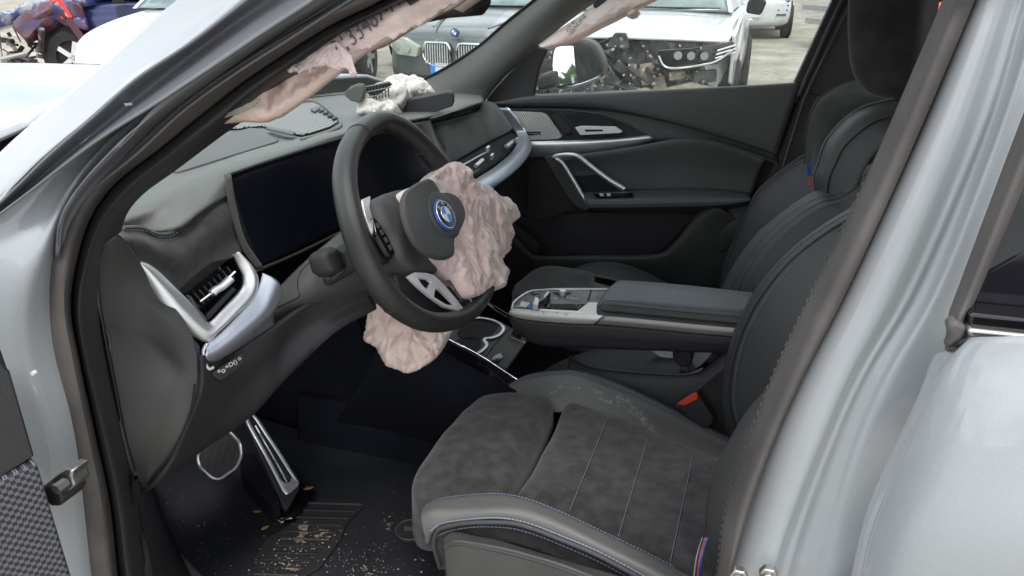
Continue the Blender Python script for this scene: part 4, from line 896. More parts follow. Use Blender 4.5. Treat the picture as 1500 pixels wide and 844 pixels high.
# rolled-out side curtain along the near windscreen pillar
def cloth_strip(name, rows, m, parent=car, n=120, sub=26, amp=.004, sc=30, seed=1.0, thick=.0016, stretch=None, nrm=V(0, -1, .3), fray=0):
    nn = nrm.normalized()
    def d(v, u):
        k = wrinkle(v, sc, amp, seed, stretch)
        r = v + nn * k
        if fray:
            e = max(0, (u[1] - .93) / .07); r = r + UP * (-.004 * fray * e * noise.noise(v * 160)) + RIGHT * (.004 * fray * e * noise.noise(v * 190 + V(3, 3, 3)))
        return r
    return loft(name, rows, m, parent, n=n, sub=sub, thick=thick, smooth=180, disp=d)
qa, qb, qc = at(309, 178, ('y', -.745)), at(430, 130, ('y', -.72)), at(620, 0, ('y', -.665))
cpn = (qc - qa).cross(qb - qa).normalized()
if cpn.dot(CAM - qa) < 0: cpn = -cpn
cpn = (cpn * .4 + V(.15, -.95, .25)).normalized(); cpl = (qa, cpn)
curt = crumple('curtain_airbag', smooth_curve(on([(309, 179), (325, 160), (360, 134), (397, 110), (440, 80), (480, 52), (540, 18), (600, -16), (660, -44), (670, -14), (632, 22), (600, 38), (572, 54), (535, 74), (510, 92), (482, 114), (456, 134), (432, 152), (408, 168), (384, 177), (350, 176)], cpl), 220, True),
    cpn, .010, 'bag_pink', car, spacing=.0032, expand=.08, frames=14, seed=2, bend=.02, amp=.006, back=.01, fine=.003, strokes=160, flow_=-.62)
flap = cloth_strip('paper_sleeve', [
    ys([(420, 103, -.785), (450, 84, -.785), (490, 55, -.78), (540, 20, -.77), (590, -10, -.76), (640, -38, -.75)]),
    ys([(424, 106, -.79), (456, 92, -.795), (497, 68, -.795), (548, 36, -.788), (604, 6, -.778), (655, -22, -.768)]),
    ys([(440, 106, -.785), (470, 98, -.79), (510, 82, -.79), (566, 58, -.782), (622, 30, -.77), (676, -2, -.755)])], 'bag_pale', curt, amp=.0012, sc=14, seed=5, n=80, sub=12, fray=1)
cloth_strip('torn_flap', [
    ys([(462, 76, -.79), (480, 66, -.795), (494, 62, -.797), (504, 70, -.797)]),
    ys([(430, 102, -.79), (466, 88, -.80), (500, 78, -.80), (516, 84, -.80)]),
    ys([(424, 106, -.79), (464, 99, -.80), (494, 98, -.802), (524, 113, -.80)])], 'bag_pale', curt, amp=.002, sc=30, seed=9, n=60, sub=16, fray=2)
cloth_strip('mesh_tab', [ys([(322, 171, -.785), (345, 160, -.80), (370, 148, -.80), (380, 144, -.80)]), ys([(318, 174, -.785), (345, 168, -.80), (370, 156, -.80), (379, 149, -.80)])], 'foam', curt, amp=.001, n=40, sub=8)
tA, tB = at(516, 62, ('y', -.742)), at(558, 30, ('y', -.728))
drape_text(text('lettering', '3133487-AG', .0142, at(546, 34, ('y', -.83)), (tB - tA), V(.15, -.25, 1), 'ink', curt, 0), flap, .003)
tube('curtain_strap', ys([(533, 70, -.66), (560, 66, -.655), (600, 42, -.645), (640, 20, -.63), (672, 4, -.61), (700, -20, -.60)]), .0055, 'dust_brown', curt, seg=8, flat=.5)
pillow('curtain_roll', ys([(638, -30), (640, 6), (648, 6), (668, 14), (700, -8), (740, -30)], -.58), V(0, -1, .2).normalized(), .02, 'bag_pink', curt, n=60, rings=10, back=.02, disp=lambda v, s, u: v + V(0, -1, 0) * wrinkle(v, 30, .004, 4))
# interior mirror
mir = empty('rear_view_mirror'); mir.parent = car
pillow('mirror_shell', ys([(612, 34), (640, 28), (690, 24), (701, 8), (702, -30), (640, -40), (600, 10)], -.12), V(-.2, -1, 0).normalized(), .012, 'plastic_dark', mir, n=50, rings=6, back=.04, smooth=60)
tube('mirror_mount', [at(650, -20, ('y', -.08)), at(665, -50, ('y', -.04)), at(672, -70, ('y', 0))], .012, 'plastic_dark', mir, seg=8)

# passenger's bag: torn cover flaps standing off the dash and white cloth between
pb = empty('passenger_airbag'); pb.parent = car
prism('cover_flap', fillet(ys([(590, 156), (592, 149), (656, 135), (662, 137), (664, 142), (664, 156), (640, 164), (606, 172), (590, 172)], .18), .006), V(-.004, .018, .004), 'rubber_black', pb, .002)
prism('torn_foam', ys([(592, 148), (612, 143), (634, 139), (654, 133), (658, 134), (655, 137), (594, 151)], .19), V(0, .02, 0), 'foam', pb, .001)
cloth_strip('torn_foam', [ys([(592, 149), (590, 158), (589, 172)], .178), ys([(585, 150), (583, 158), (580, 163)], .185)], 'foam', pb, amp=.003, sc=60, n=20, sub=6, thick=.006)
fl = prism('cover_flap', ys([(503, 138), (510, 130), (522, 125), (530, 126), (533, 134), (530, 148), (524, 151), (514, 149), (507, 143)], .09), V(.0, .015, .004), 'olive', pb, .003)
prism('net_panel', ys([(528, 128), (568, 119), (574, 124), (540, 150), (528, 150)], .12), V(0, .004, 0), 'plastic_dark', pb, .001)
for k in range(9):
    a = at(531 + k * 4.6, 128 - k * 1.0, ('y', .117)); b = at(531 + k * 4.6 + 2, 150 - k * 1.0, ('y', .117)); mb = MB(); mb.rod(a, b, .0016, 5); mb.build('net_cord', 'plastic_grey', pb)
for k in range(3):
    a = at(528, 129 + k * 8, ('y', .114)); b = at(572, 120 + k * 8, ('y', .114)); mb = MB(); mb.rod(a, b, .0012, 5); mb.build('net_cord', 'foam', pb)
for i, (ol, yy, h, sd_) in enumerate((([(527, 158), (529, 147), (540, 142), (550, 146), (562, 152), (575, 150), (584, 160), (580, 170), (550, 172), (530, 168)], .12, .028, 1.),
    ([(548, 148), (552, 132), (566, 124), (580, 122), (592, 128), (598, 140), (590, 156), (570, 160), (554, 156)], .17, .035, 5.),
    ([(566, 126), (576, 116), (592, 114), (604, 118), (606, 134), (594, 146), (576, 142)], .25, .03, 9.),
    ([(596, 124), (608, 117), (622, 121), (634, 130), (637, 140), (610, 145), (594, 142)], .27, .03, 13.))):
    pl_ = (at(ol[0][0], ol[0][1], ('y', yy)), V(.1, -.85, .5).normalized())
    crumple('airbag_cloth', smooth_curve(on(ol, pl_), 80, True), pl_[1], h * .8, 'bag_white', pb, spacing=.005, expand=.4, frames=18, seed=sd_, bend=.02, back=.05, amp=.006, strokes=60)

# ================================================================== DRIVER'S SEAT
ds = empty('driver_seat'); ds.parent = car
tp = smooth_curve(zs([(603, 720), (609, 702), (622, 680), (640, 654), (660, 628), (680, 606), (700, 592), (716, 585), (745, 581), (785, 584), (804, 589), (811, 600), (804, 622), (791, 650), (770, 688), (749, 722), (738, 736), (720, 742), (690, 742), (650, 748), (626, 750), (610, 742)], .655), 96, True)
def seatnoise(amp, sc, sd_=0.0):
    return lambda v, s, u: v + V(0, 0, amp * noise.noise(v * sc + V(sd_, 0, 0)) + amp * .5 * noise.noise(v * sc * 2.6))
pillow('thigh_pad', tp, V(.0, 0, 1), .030, 'suede', ds, n=96, rings=14, p=2.7, back=.07, disp=seatnoise(.005, 12), inset=-.02)
cu = zs([(756, 738), (776, 706), (794, 673), (810, 642), (820, 614), (828, 600), (836, 597), (880, 612), (950, 640), (1052, 682), (1100, 705), (1110, 860), (1000, 860), (960, 830), (880, 790), (828, 762), (780, 748)], .65)
cush = pillow('cushion', smooth_curve(cu, 120, True), NZ, .030, 'suede', ds, n=120, rings=24, p=3.4, back=.07, disp=seatnoise(.004, 9, 4.))
ZC = .7215
for l in ([(831, 757), (850, 712), (870, 664), (888, 618)], [(904, 792), (925, 722), (938, 680), (949, 643)], [(980, 832), (996, 750), (1006, 705), (1015, 668)]):
    pp = drape([(l[0][0] + (l[-1][0] - l[0][0]) * t / 12, l[0][1] + (l[-1][1] - l[0][1]) * t / 12) for t in range(13)], cush, .0002)
    stitches(pp, NZ, 'thread', ds, lift=.0003, w=.00042, pitch=.0046)
    tube('cushion_seam', [p + V(.0012, 0, -.0004) for p in pp], .0007, 'black', ds, seg=5)
# outer side bolster, seat base and its trim: curves from the front of the seat to the rear
def sy(l): return ys(l)
bt0 = sy([(640, 752, -.53), (676, 747, -.53), (722, 744, -.53), (760, 752, -.53), (829, 774, -.53), (880, 797, -.53), (960, 838, -.53), (1060, 895, -.53)])
bt1 = sy([(624, 742, -.562), (644, 733, -.562), (676, 728, -.562), (722, 725, -.567), (753, 728, -.572), (785, 737, -.572), (829, 755, -.572), (879, 779, -.572), (960, 818, -.572), (1060, 870, -.572)])
bt2 = sy([(617, 748, -.596), (636, 742, -.606), (674, 739, -.606), (722, 737, -.611), (754, 740, -.616), (788, 748, -.616), (829, 765, -.616), (879, 790, -.616), (960, 830, -.616), (1060, 885, -.616)])
bt3 = sy([(616, 766, -.617), (633, 756, -.624), (672, 750, -.627), (718, 748, -.632), (748, 750, -.632), (784, 758, -.632), (824, 773, -.632), (879, 799, -.632), (960, 840, -.632), (1060, 898, -.632)])
bt4 = sy([(626, 800, -.612), (632, 780, -.626), (652, 768, -.630), (709, 761, -.634), (745, 762, -.634), (779, 770, -.634), (818, 785, -.634), (879, 811, -.634), (960, 855, -.634), (1060, 915, -.634)])
loft('outer_bolster', [bt0, bt1, bt2, bt3, bt4], 'leather_seat', ds, n=70, sub=8, thick=.004)
stitches([p + V(0, 0, .001) for p in bt1], V(0, -.3, 1), 'thread', ds)
stitches([p + V(0, -.001, .004) for p in bt4[1:]], V(0, -1, .2), 'thread_white', ds)
stitches([p + V(0, -.001, .001) for p in [a.lerp(b, .82) for a, b in zip(bt3, bt4)]], V(0, -1, .3), 'thread', ds, pitch=.005)
pip = sy([(645, 832, -.612), (636, 800, -.627), (640, 779, -.634), (652, 772, -.637), (687, 766, -.639), (745, 766, -.639), (779, 774, -.639), (818, 789, -.639), (879, 815, -.639), (960, 860, -.639), (1060, 922, -.639)])
tube('piping', pip, .0034, 'leather', ds, seg=8)
bs1 = sy([(643, 834, -.607), (638, 800, -.622), (645, 781, -.626), (692, 770, -.628), (745, 771, -.628), (779, 779, -.628), (818, 794, -.628), (879, 821, -.628), (960, 866, -.628), (1060, 930, -.628)])
bs2 = sy([(652, 834, -.602), (652, 800, -.612), (660, 790, -.617), (700, 790, -.618), (745, 798, -.618), (779, 808, -.618), (818, 822, -.618), (879, 850, -.618), (960, 900, -.618), (1060, 960, -.618)])
loft('base_cover', [bs1, bs2], 'suede', ds, n=60, sub=4)
stitches([p + V(0, -.001, -.001) for p in bs1[1:]], V(0, -1, .2), 'thread_white', ds)
va1 = sy([(648, 788, -.632), (665, 779, -.637), (700, 785, -.639), (731, 791, -.642), (774, 804, -.642), (818, 817, -.642), (880, 835, -.642), (960, 860, -.642), (1060, 900, -.642)])
va2 = sy([(650, 800, -.652), (666, 793, -.662), (690, 796, -.664), (742, 806, -.667), (780, 816, -.667), (818, 827, -.667), (872, 847, -.667), (950, 880, -.667), (1050, 930, -.667)])
va3 = sy([(650, 806, -.657), (666, 799, -.668), (690, 801, -.672), (742, 811, -.674), (780, 821, -.674), (818, 832, -.674), (872, 852, -.674), (950, 885, -.674), (1050, 935, -.674)])
va4 = sy([(654, 860, -.647), (668, 872, -.657), (700, 880, -.662), (742, 890, -.662), (780, 895, -.662), (818, 900, -.662), (872, 910, -.662), (950, 925, -.662), (1050, 960, -.662)])
loft('seat_valance', [va1, va2, va3, va4], 'plastic_grey', ds, n=60, sub=8, thick=.005)
tube('valance_ridge', [p + V(0, -.001, .001) for p in [a.lerp(b, .5) for a, b in zip(va2, va3)]][1:], .0022, 'plastic_grey', ds, seg=8)
slab('seat_frame', [V(-.36, -.58, .42), V(-.38, -.58, .58), V(.12, -.58, .54), V(.12, -.58, .42)], V(0, .36, 0), 'black', ds, .01)
prism('seat_rail', [V(-.45, -.57, .345), V(-.45, -.57, .39), V(.15, -.57, .39), V(.15, -.57, .345)], V(0, .04, 0), 'plastic_dark', ds, .002)
prism('seat_rail', [V(-.45, -.17, .345), V(-.45, -.17, .39), V(.15, -.17, .39), V(.15, -.17, .345)], V(0, .04, 0), 'plastic_dark', ds, .002)
# inner bolster
ib0 = sy([(745, 600, -.20), (800, 604, -.21), (830, 604, -.22), (860, 616, -.22), (950, 652, -.22), (1051, 690, -.22), (1110, 715, -.22)])
ib1 = sy([(743, 584, -.17), (780, 584, -.185), (830, 592, -.20), (862, 602, -.20), (950, 634, -.20), (1051, 674, -.20), (1110, 698, -.20)])
ib2 = sy([(742, 572, -.14), (780, 562, -.15), (840, 560, -.15), (880, 570, -.15), (950, 603, -.15), (1051, 652, -.15), (1110, 680, -.15)])
ib3 = sy([(744, 566, -.125), (775, 554, -.13), (815, 548, -.13), (850, 550, -.13), (906, 570, -.13), (999, 614, -.13), (1068, 648, -.13), (1120, 672, -.13)])
ib4 = sy([(748, 563, -.11), (775, 550, -.105), (815, 544, -.105), (850, 545, -.105), (908, 563, -.105), (1001, 607, -.105), (1070, 642, -.105), (1120, 665, -.105)])
ib5 = sy([(752, 580, -.09), (780, 575, -.085), (820, 565, -.085), (860, 570, -.085), (920, 590, -.085), (1010, 630, -.085), (1080, 665, -.085), (1120, 690, -.085)])
inb = loft('inner_bolster', [ib0, ib1, ib2, ib3, ib4, ib5], 'leather_seat', ds, n=70, sub=8, thick=.004)
stitches([p + V(0, -.001, .002) for p in [a.lerp(b, .2) for a, b in zip(ib3, ib4)]], V(0, -.4, 1), 'thread', ds)
stitches([p + V(0, 0, .0015) for p in ib4], V(0, 0, 1), 'thread_dark', ds)
tube('piping', [p + V(0, 0, .001) for p in [a.lerp(b, .6) for a, b in zip(ib3, ib4)]], .0022, 'leather', ds, seg=6)
# pale scuffs on the inner bolster
scn = (at(930, 610, ('y', -.178)), None)
sa, sb, sc_ = at(862, 602, ('y', -.20)), at(906, 570, ('y', -.13)), at(1051, 674, ('y', -.20))
sn = (sb - sa).cross(sc_ - sa).normalized()
if sn.z < 0: sn = -sn
spl = (sa + sn * .012, sn)
def scuff(l, parent=ds, pl=None, m='scuff', lift=0):
    o = fillet(on(l, pl or spl), .002, 2); return prism('scuff_mark', [p + sn * lift for p in o], (pl or spl)[1] * -.0015, m, parent, 0)
# driver's backrest: inner wing, then the near wing beside the pillar
def zline(pts, X0): return [at(p[0], p[1], ('x', p[2])) for p in pts]
dbk = [ys(l) for l in (
    [(1090, 690, -0.11), (1066, 640, -0.11), (1057, 590, -0.11), (1060, 545, -0.11), (1068, 505, -0.11), (1082, 468, -0.11), (1106, 424, -0.11), (1146, 376, -0.11), (1192, 338, -0.11), (1245, 305, -0.11), (1290, 285, -0.11)],
    [(1094, 680, -0.14), (1074, 632, -0.14), (1064, 590, -0.14), (1066, 548, -0.14), (1075, 508, -0.14), (1089, 470, -0.14), (1112, 428, -0.14), (1151, 381, -0.14), (1196, 344, -0.14), (1248, 312, -0.14), (1295, 292, -0.14)],
    [(1100, 670, -0.17), (1086, 628, -0.17), (1078, 588, -0.17), (1080, 550, -0.17), (1088, 513, -0.17), (1102, 477, -0.17), (1125, 437, -0.17), (1162, 391, -0.17), (1206, 354, -0.17), (1256, 323, -0.17), (1300, 303, -0.17)],
    [(1130, 660, -0.25), (1130, 610, -0.25), (1130, 570, -0.25), (1135, 540, -0.25), (1145, 510, -0.25), (1160, 480, -0.25), (1180, 450, -0.25), (1210, 415, -0.25), (1246, 380, -0.25), (1285, 350, -0.25), (1320, 330, -0.25)],
    [(1210, 660, -0.35), (1220, 600, -0.35), (1230, 560, -0.35), (1240, 530, -0.35), (1250, 500, -0.35), (1260, 470, -0.35), (1275, 440, -0.35), (1290, 410, -0.35), (1310, 380, -0.35), (1335, 350, -0.35), (1360, 330, -0.35)])]
loft('backrest', dbk, 'leather', ds, n=70, sub=8, thick=.005)
stitches([p + V(-.002, -.002, .001) for p in dbk[1]], V(-.8, -.5, .3), 'thread_dark', ds, pitch=.0058)
stitches([p + V(-.002, -.002, .001) for p in dbk[2]], V(-.6, -.7, .3), 'thread_mid', ds, pitch=.0058)
tube('piping', [p + V(-.002, 0, 0) for p in [a.lerp(b, .5) for a, b in zip(dbk[1], dbk[2])]], .002, 'rubber_black', ds, seg=6)
nb = [ys(l) for l in (
    [(1210, 460, -.50), (1176, 500, -.50), (1146, 536, -.50), (1122, 568, -.50), (1092, 604, -.50), (1066, 648, -.50), (1046, 690, -.50), (1035, 735, -.50), (1033, 780, -.50), (1036, 860, -.50)],
    [(1220, 470, -.56), (1186, 505, -.56), (1158, 540, -.56), (1136, 572, -.56), (1108, 610, -.57), (1082, 652, -.58), (1062, 695, -.58), (1050, 740, -.58), (1046, 790, -.58), (1046, 870, -.58)],
    [(1260, 480, -.60), (1226, 530, -.60), (1200, 570, -.60), (1180, 600, -.60), (1150, 640, -.61), (1125, 680, -.62), (1105, 720, -.62), (1095, 760, -.62), (1090, 800, -.62), (1088, 880, -.62)])]
loft('backrest_side', nb, 'leather', ds, n=60, sub=8, thick=.005)
prism('backrest_core', fillet([V(.10, -.60, .60), V(.17, -.60, .92), V(.27, -.58, 1.17), V(.36, -.58, 1.16), V(.30, -.60, .90), V(.22, -.60, .55)], .04), V(0, .46, 0), 'leather', ds, .02)
hd_pts = smooth_curve([V(.36, -.50, 1.20), V(.34, -.51, 1.28), V(.35, -.49, 1.37), V(.36, -.37, 1.40), V(.35, -.25, 1.37), V(.34, -.23, 1.28), V(.36, -.26, 1.20), V(.36, -.37, 1.18)], 60, True)
pillow('headrest', hd_pts, V(-.97, 0, .2).normalized(), .04, 'suede_dark', ds, n=60, rings=10, p=2.6, back=.06)
for y in (-.43, -.31): tube('headrest_post', [V(.34, y, 1.12), V(.37, y, 1.24)], .007, 'chrome', ds, seg=8)
# belt with coloured stripes by the pillar
for k, (mm, dx) in enumerate((('thread_white', 0), ('rubber_black', 3), ('red_plastic', 6), ('thread', 9), ('blue_enamel', 11), ('rubber_black', 14))):
    x0 = 1016 + dx * .7
    loft('belt_stripe', [ys([(x0 + 12, 788, -.61), (x0 + 6, 806, -.61), (x0 + 1, 830, -.61), (x0 - 3, 880, -.61)]), ys([(x0 + 13, 788, -.61), (x0 + 8, 806, -.61), (x0 + 3.5, 831, -.61), (x0 + .5, 880, -.61)])], mm, ds, n=14, sub=2, thick=.0015)
# belt buckle
bkp = ('y', -.10)
prism('buckle', fillet(ys([(992, 593), (1022, 578), (1046, 614), (1043, 624), (1030, 628), (1006, 612)], -.13), .004), V(0, .026, .0), 'plastic_dark', ds, .004)
prism('buckle_button', fillet(ys([(992, 592), (1003, 594), (1023, 583), (1020, 576), (1014, 577)], -.133), .0012), V(0, .005, 0), 'red_plastic', ds, .0012)
# lower centre fill between seat and tunnel
prism('seat_side_cover', ys([(990, 600), (1040, 556), (1072, 530), (1100, 600), (1092, 680), (1064, 652)], -.095), V(0, .02, 0), 'suede_dark', ds, .003)

# ================================================================== PASSENGER'S SEAT
ps = empty('passenger_seat'); ps.parent = car
pillow('thigh_pad', smooth_curve(zs([(750, 430), (764, 416), (780, 403), (800, 397), (830, 399), (868, 407), (872, 415), (868, 430), (860, 450), (800, 460), (760, 450)], .66), 60, True), NZ, .03, 'suede_dark', ps, n=60, rings=8, p=3, back=.08)
pb0 = [sy(l) for l in (
    [(842, 402, .42), (866, 404, .42), (900, 410, .42), (950, 430, .42), (1010, 455, .42)],
    [(838, 398, .52), (858, 390, .52), (892, 388, .52), (930, 398, .52), (978, 420, .52), (1020, 440, .52)],
    [(840, 394, .56), (862, 387, .56), (894, 384, .56), (934, 393, .56), (984, 418, .56), (1030, 440, .56)],
    [(845, 410, .60), (870, 400, .60), (900, 398, .60), (940, 405, .60), (990, 430, .60), (1040, 450, .60)])]
loft('outer_bolster', pb0, 'leather', ps, n=40, sub=6)
stitches([p + V(0, -.002, .001) for p in pb0[1]], V(0, -.5, 1), 'thread_dark', ps)
loft('cushion', [zs([(860, 410), (950, 435), (1060, 460)], .68), zs([(860, 440), (950, 470), (1060, 490)], .68)], 'suede_dark', ps, n=20, sub=4, thick=.03)
loft('inner_bolster', [sy([(860, 500, .14), (900, 510, .14), (950, 530, .14), (1000, 556, .14)]), sy([(880, 500, .16), (915, 508, .16), (965, 530, .16), (1010, 550, .16)]), sy([(900, 470, .20), (950, 480, .20), (1010, 500, .20), (1060, 520, .20)])], 'leather', ps, n=30, sub=6)
stitches(sy([(908, 511, .135), (940, 521, .135), (970, 535, .135), (992, 548, .135)]), V(0, -1, .5), 'thread_dark', ps)
slab('seat_base', [V(-.36, .14, .40), V(-.38, .14, .60), V(.12, .14, .58), V(.12, .14, .40)], V(0, .46, 0), 'black', ps, .01)
def xl(l): return [at(p[0], p[1], ('x', p[2])) for p in l]
# far wing of the backrest
fw = [ys(l) for l in (
    [(1052, 440, 0.62), (1056, 410, 0.62), (1062, 382, 0.62), (1076, 344, 0.62), (1095, 302, 0.62), (1114, 273, 0.62), (1152, 242, 0.62), (1184, 220, 0.62)],
    [(1056, 440, 0.58), (1062, 410, 0.58), (1070, 380, 0.58), (1084, 344, 0.58), (1103, 304, 0.58), (1122, 277, 0.58), (1156, 250, 0.58), (1187, 229, 0.58)],
    [(1078, 445, 0.52), (1086, 415, 0.52), (1096, 385, 0.52), (1110, 350, 0.52), (1126, 320, 0.52), (1146, 298, 0.52), (1172, 278, 0.52), (1192, 262, 0.52)],
    [(1110, 450, 0.46), (1125, 415, 0.46), (1140, 385, 0.46), (1155, 350, 0.46), (1170, 325, 0.46), (1185, 305, 0.46), (1195, 295, 0.46), (1205, 290, 0.46)])]
loft('backrest', fw, 'leather', ps, n=50, sub=7)
tube('piping', [p + V(-.003, 0, .002) for p in [a.lerp(b, .6) for a, b in zip(fw[0], fw[1])]], .0026, 'leather', ps, seg=6)
stitches([p + V(-.002, -.001, .001) for p in fw[1]], V(-.8, -.4, .3), 'thread_dark', ps, pitch=.007)
sh = [ys(l) for l in (
    [(1188, 300, 0.57), (1180, 258, 0.57), (1180, 226, 0.57), (1182, 196, 0.57), (1190, 162, 0.57), (1207, 139, 0.57), (1245, 119, 0.57), (1285, 112, 0.57)],
    [(1193, 300, 0.54), (1188, 256, 0.54), (1188, 224, 0.54), (1191, 196, 0.54), (1199, 166, 0.54), (1215, 146, 0.54), (1250, 128, 0.54), (1290, 122, 0.54)],
    [(1200, 300, 0.48), (1200, 256, 0.48), (1204, 230, 0.48), (1214, 205, 0.48), (1230, 180, 0.48), (1248, 162, 0.48), (1270, 146, 0.48), (1300, 140, 0.48)],
    [(1230, 310, 0.42), (1245, 270, 0.42), (1255, 245, 0.42), (1268, 220, 0.42), (1282, 200, 0.42), (1296, 185, 0.42), (1310, 170, 0.42), (1330, 160, 0.42)])]
loft('shoulder_panel', sh, 'suede_dark', ps, n=50, sub=7)
tube('piping', [p + V(-.002, 0, .001) for p in sh[0]], .0016, 'leather', ps, seg=6)
nw = [ys(l) for l in (
    [(1196, 292, 0.26), (1192, 262, 0.26), (1198, 242, 0.26), (1210, 208, 0.26), (1236, 177, 0.26), (1266, 157, 0.26), (1310, 145, 0.26)],
    [(1204, 292, 0.22), (1201, 262, 0.22), (1208, 242, 0.22), (1221, 212, 0.22), (1245, 184, 0.22), (1274, 166, 0.22), (1316, 155, 0.22)],
    [(1212, 292, 0.2), (1216, 262, 0.2), (1224, 242, 0.2), (1236, 218, 0.2), (1258, 196, 0.2), (1286, 178, 0.2), (1326, 168, 0.2)],
    [(1240, 300, 0.16), (1256, 270, 0.16), (1264, 250, 0.16), (1276, 230, 0.16), (1290, 215, 0.16), (1306, 200, 0.16), (1340, 185, 0.16)])]
loft('shoulder_wing', nw, 'leather', ps, n=50, sub=7)
tube('piping', [p + V(-.002, 0, .001) for p in nw[0]], .0016, 'leather_seat', ps, seg=6)
tube('piping', [p + V(-.002, -.001, .001) for p in nw[2]], .0016, 'rubber_black', ps, seg=6)
ww = [ys(l) for l in (
    [(1050, 440, 0.22), (1062, 412, 0.22), (1078, 382, 0.22), (1108, 342, 0.22), (1154, 304, 0.22), (1192, 281, 0.22), (1222, 275, 0.22), (1266, 246, 0.22), (1310, 220, 0.22)],
    [(1066, 440, 0.18), (1078, 412, 0.18), (1094, 384, 0.18), (1122, 348, 0.18), (1162, 313, 0.18), (1198, 292, 0.18), (1228, 285, 0.18), (1270, 258, 0.18), (1314, 232, 0.18)],
    [(1090, 445, 0.14), (1100, 415, 0.14), (1116, 388, 0.14), (1142, 356, 0.14), (1178, 324, 0.14), (1210, 304, 0.14), (1238, 296, 0.14), (1278, 270, 0.14), (1320, 244, 0.14)],
    [(1130, 460, 0.11), (1160, 425, 0.11), (1178, 400, 0.11), (1200, 375, 0.11), (1225, 350, 0.11), (1245, 335, 0.11), (1265, 322, 0.11), (1296, 300, 0.11), (1340, 280, 0.11)])]
loft('backrest_wing', ww, 'leather', ps, n=60, sub=7)
stitches([p + V(-.003, -.002, .001) for p in ww[1]], V(-.8, -.5, .3), 'thread_dark', ps, pitch=.007)
stitches([p + V(-.003, -.002, .001) for p in ww[2]], V(-.6, -.7, .3), 'thread_dark', ps, pitch=.007)
tube('piping', [p + V(-.002, -.001, .001) for p in [a.lerp(b, .5) for a, b in zip(ww[1], ww[2])]], .002, 'rubber_black', ps, seg=6)
prism('fabric_tag', ys([(1182, 243, .44), (1187, 243, .44), (1187, 258, .44), (1183, 258, .44)]), V(0, .006, 0), 'blue_enamel', ps, .0005)
prism('fabric_tag', ys([(1183, 259, .44), (1187, 259, .44), (1188, 272, .44), (1184, 272, .44)]), V(0, .006, 0), 'orange', ps, .0005)
hr = smooth_curve(on([(1250, -60), (1246, 0), (1245, 50), (1250, 100), (1264, 128), (1286, 142), (1318, 142), (1336, 120), (1346, 80), (1350, 20), (1350, -60)], (at(1290, 80, ('y', .37)), V(-.45, -.85, .15).normalized())), 80, True)
pillow('headrest', hr, V(-.45, -.85, .15).normalized(), .045, 'suede_dark', ps, n=80, rings=12, p=2.6, back=.09)
prism('backrest_core', fillet([V(.14, .15, .60), V(.20, .15, .92), V(.29, .17, 1.14), V(.38, .17, 1.14), V(.34, .15, .90), V(.26, .15, .55)], .04), V(0, .44, 0), 'leather', ps, .02)
loft('seat_back_shell', [[V(.20, .14, .5), V(.30, .16, .9), V(.36, .2, 1.15)], [V(.26, .37, .5), V(.36, .37, .9), V(.42, .37, 1.17)], [V(.20, .60, .5), V(.30, .58, .9), V(.36, .54, 1.15)]], 'plastic_dark', ps, n=20, thick=.02)
tube('headrest_post', [V(.33, .31, 1.08), V(.30, .31, 1.22)], .007, 'chrome', ps, seg=8); tube('headrest_post', [V(.33, .43, 1.08), V(.30, .43, 1.22)], .007, 'chrome', ps, seg=8)
def smear(name, pts, wd, o, parent, m, seed, step=1.1, thr=.0, lift=.0005):
    mb = MB(); x0, x1 = min(p[0] for p in pts) - wd, max(p[0] for p in pts) + wd; y0, y1 = min(p[1] for p in pts) - wd, max(p[1] for p in pts) + wd
    y = y0
    while y < y1:
        x = x0
        while x < x1:
            d = 99
            for (ax, ay), (bx_2, by_2) in zip(pts, pts[1:]):
                t = max(0, min(1, ((x - ax) * (bx_2 - ax) + (y - ay) * (by_2 - ay)) / max(1e-6, (bx_2 - ax) ** 2 + (by_2 - ay) ** 2))); d = min(d, math.hypot(x - ax - t * (bx_2 - ax), y - ay - t * (by_2 - ay)))
            if d < wd * (.55 + 1.1 * noise.noise(V(x * .12, y * .12, seed)) + .5 * noise.noise(V(x * .5, y * .5, seed))) - thr:
                q = drape([(x, y), (x + step, y), (x + step, y + step), (x, y + step)], o, lift)
                if (q[0] - q[2]).length < .02: n0 = len(mb.v); mb.v += q; mb.f.append((n0, n0 + 1, n0 + 2, n0 + 3)); mb.mi.append(0)
            x += step
        y += step
    if mb.v: mb.build(name, m, parent, 180)['kind'] = 'stuff'
smear('dust_smear', [(905, 582), (920, 594), (932, 604), (946, 620), (958, 636)], 7, inb, ds, 'scuff', 2.2)
smear('dust_smear', [(818, 566), (832, 562), (846, 570)], 4, inb, ds, 'scuff', 5.1)
smear('dust_smear', [(806, 576), (812, 574)], 3, inb, ds, 'scuff', 7.7); smear('dust_smear', [(866, 571), (880, 574)], 3.5, inb, ds, 'scuff', 9.4)
smear('dust_smear', [(924, 600), (880, 584)], 3, inb, ds, 'scuff', 3.3)

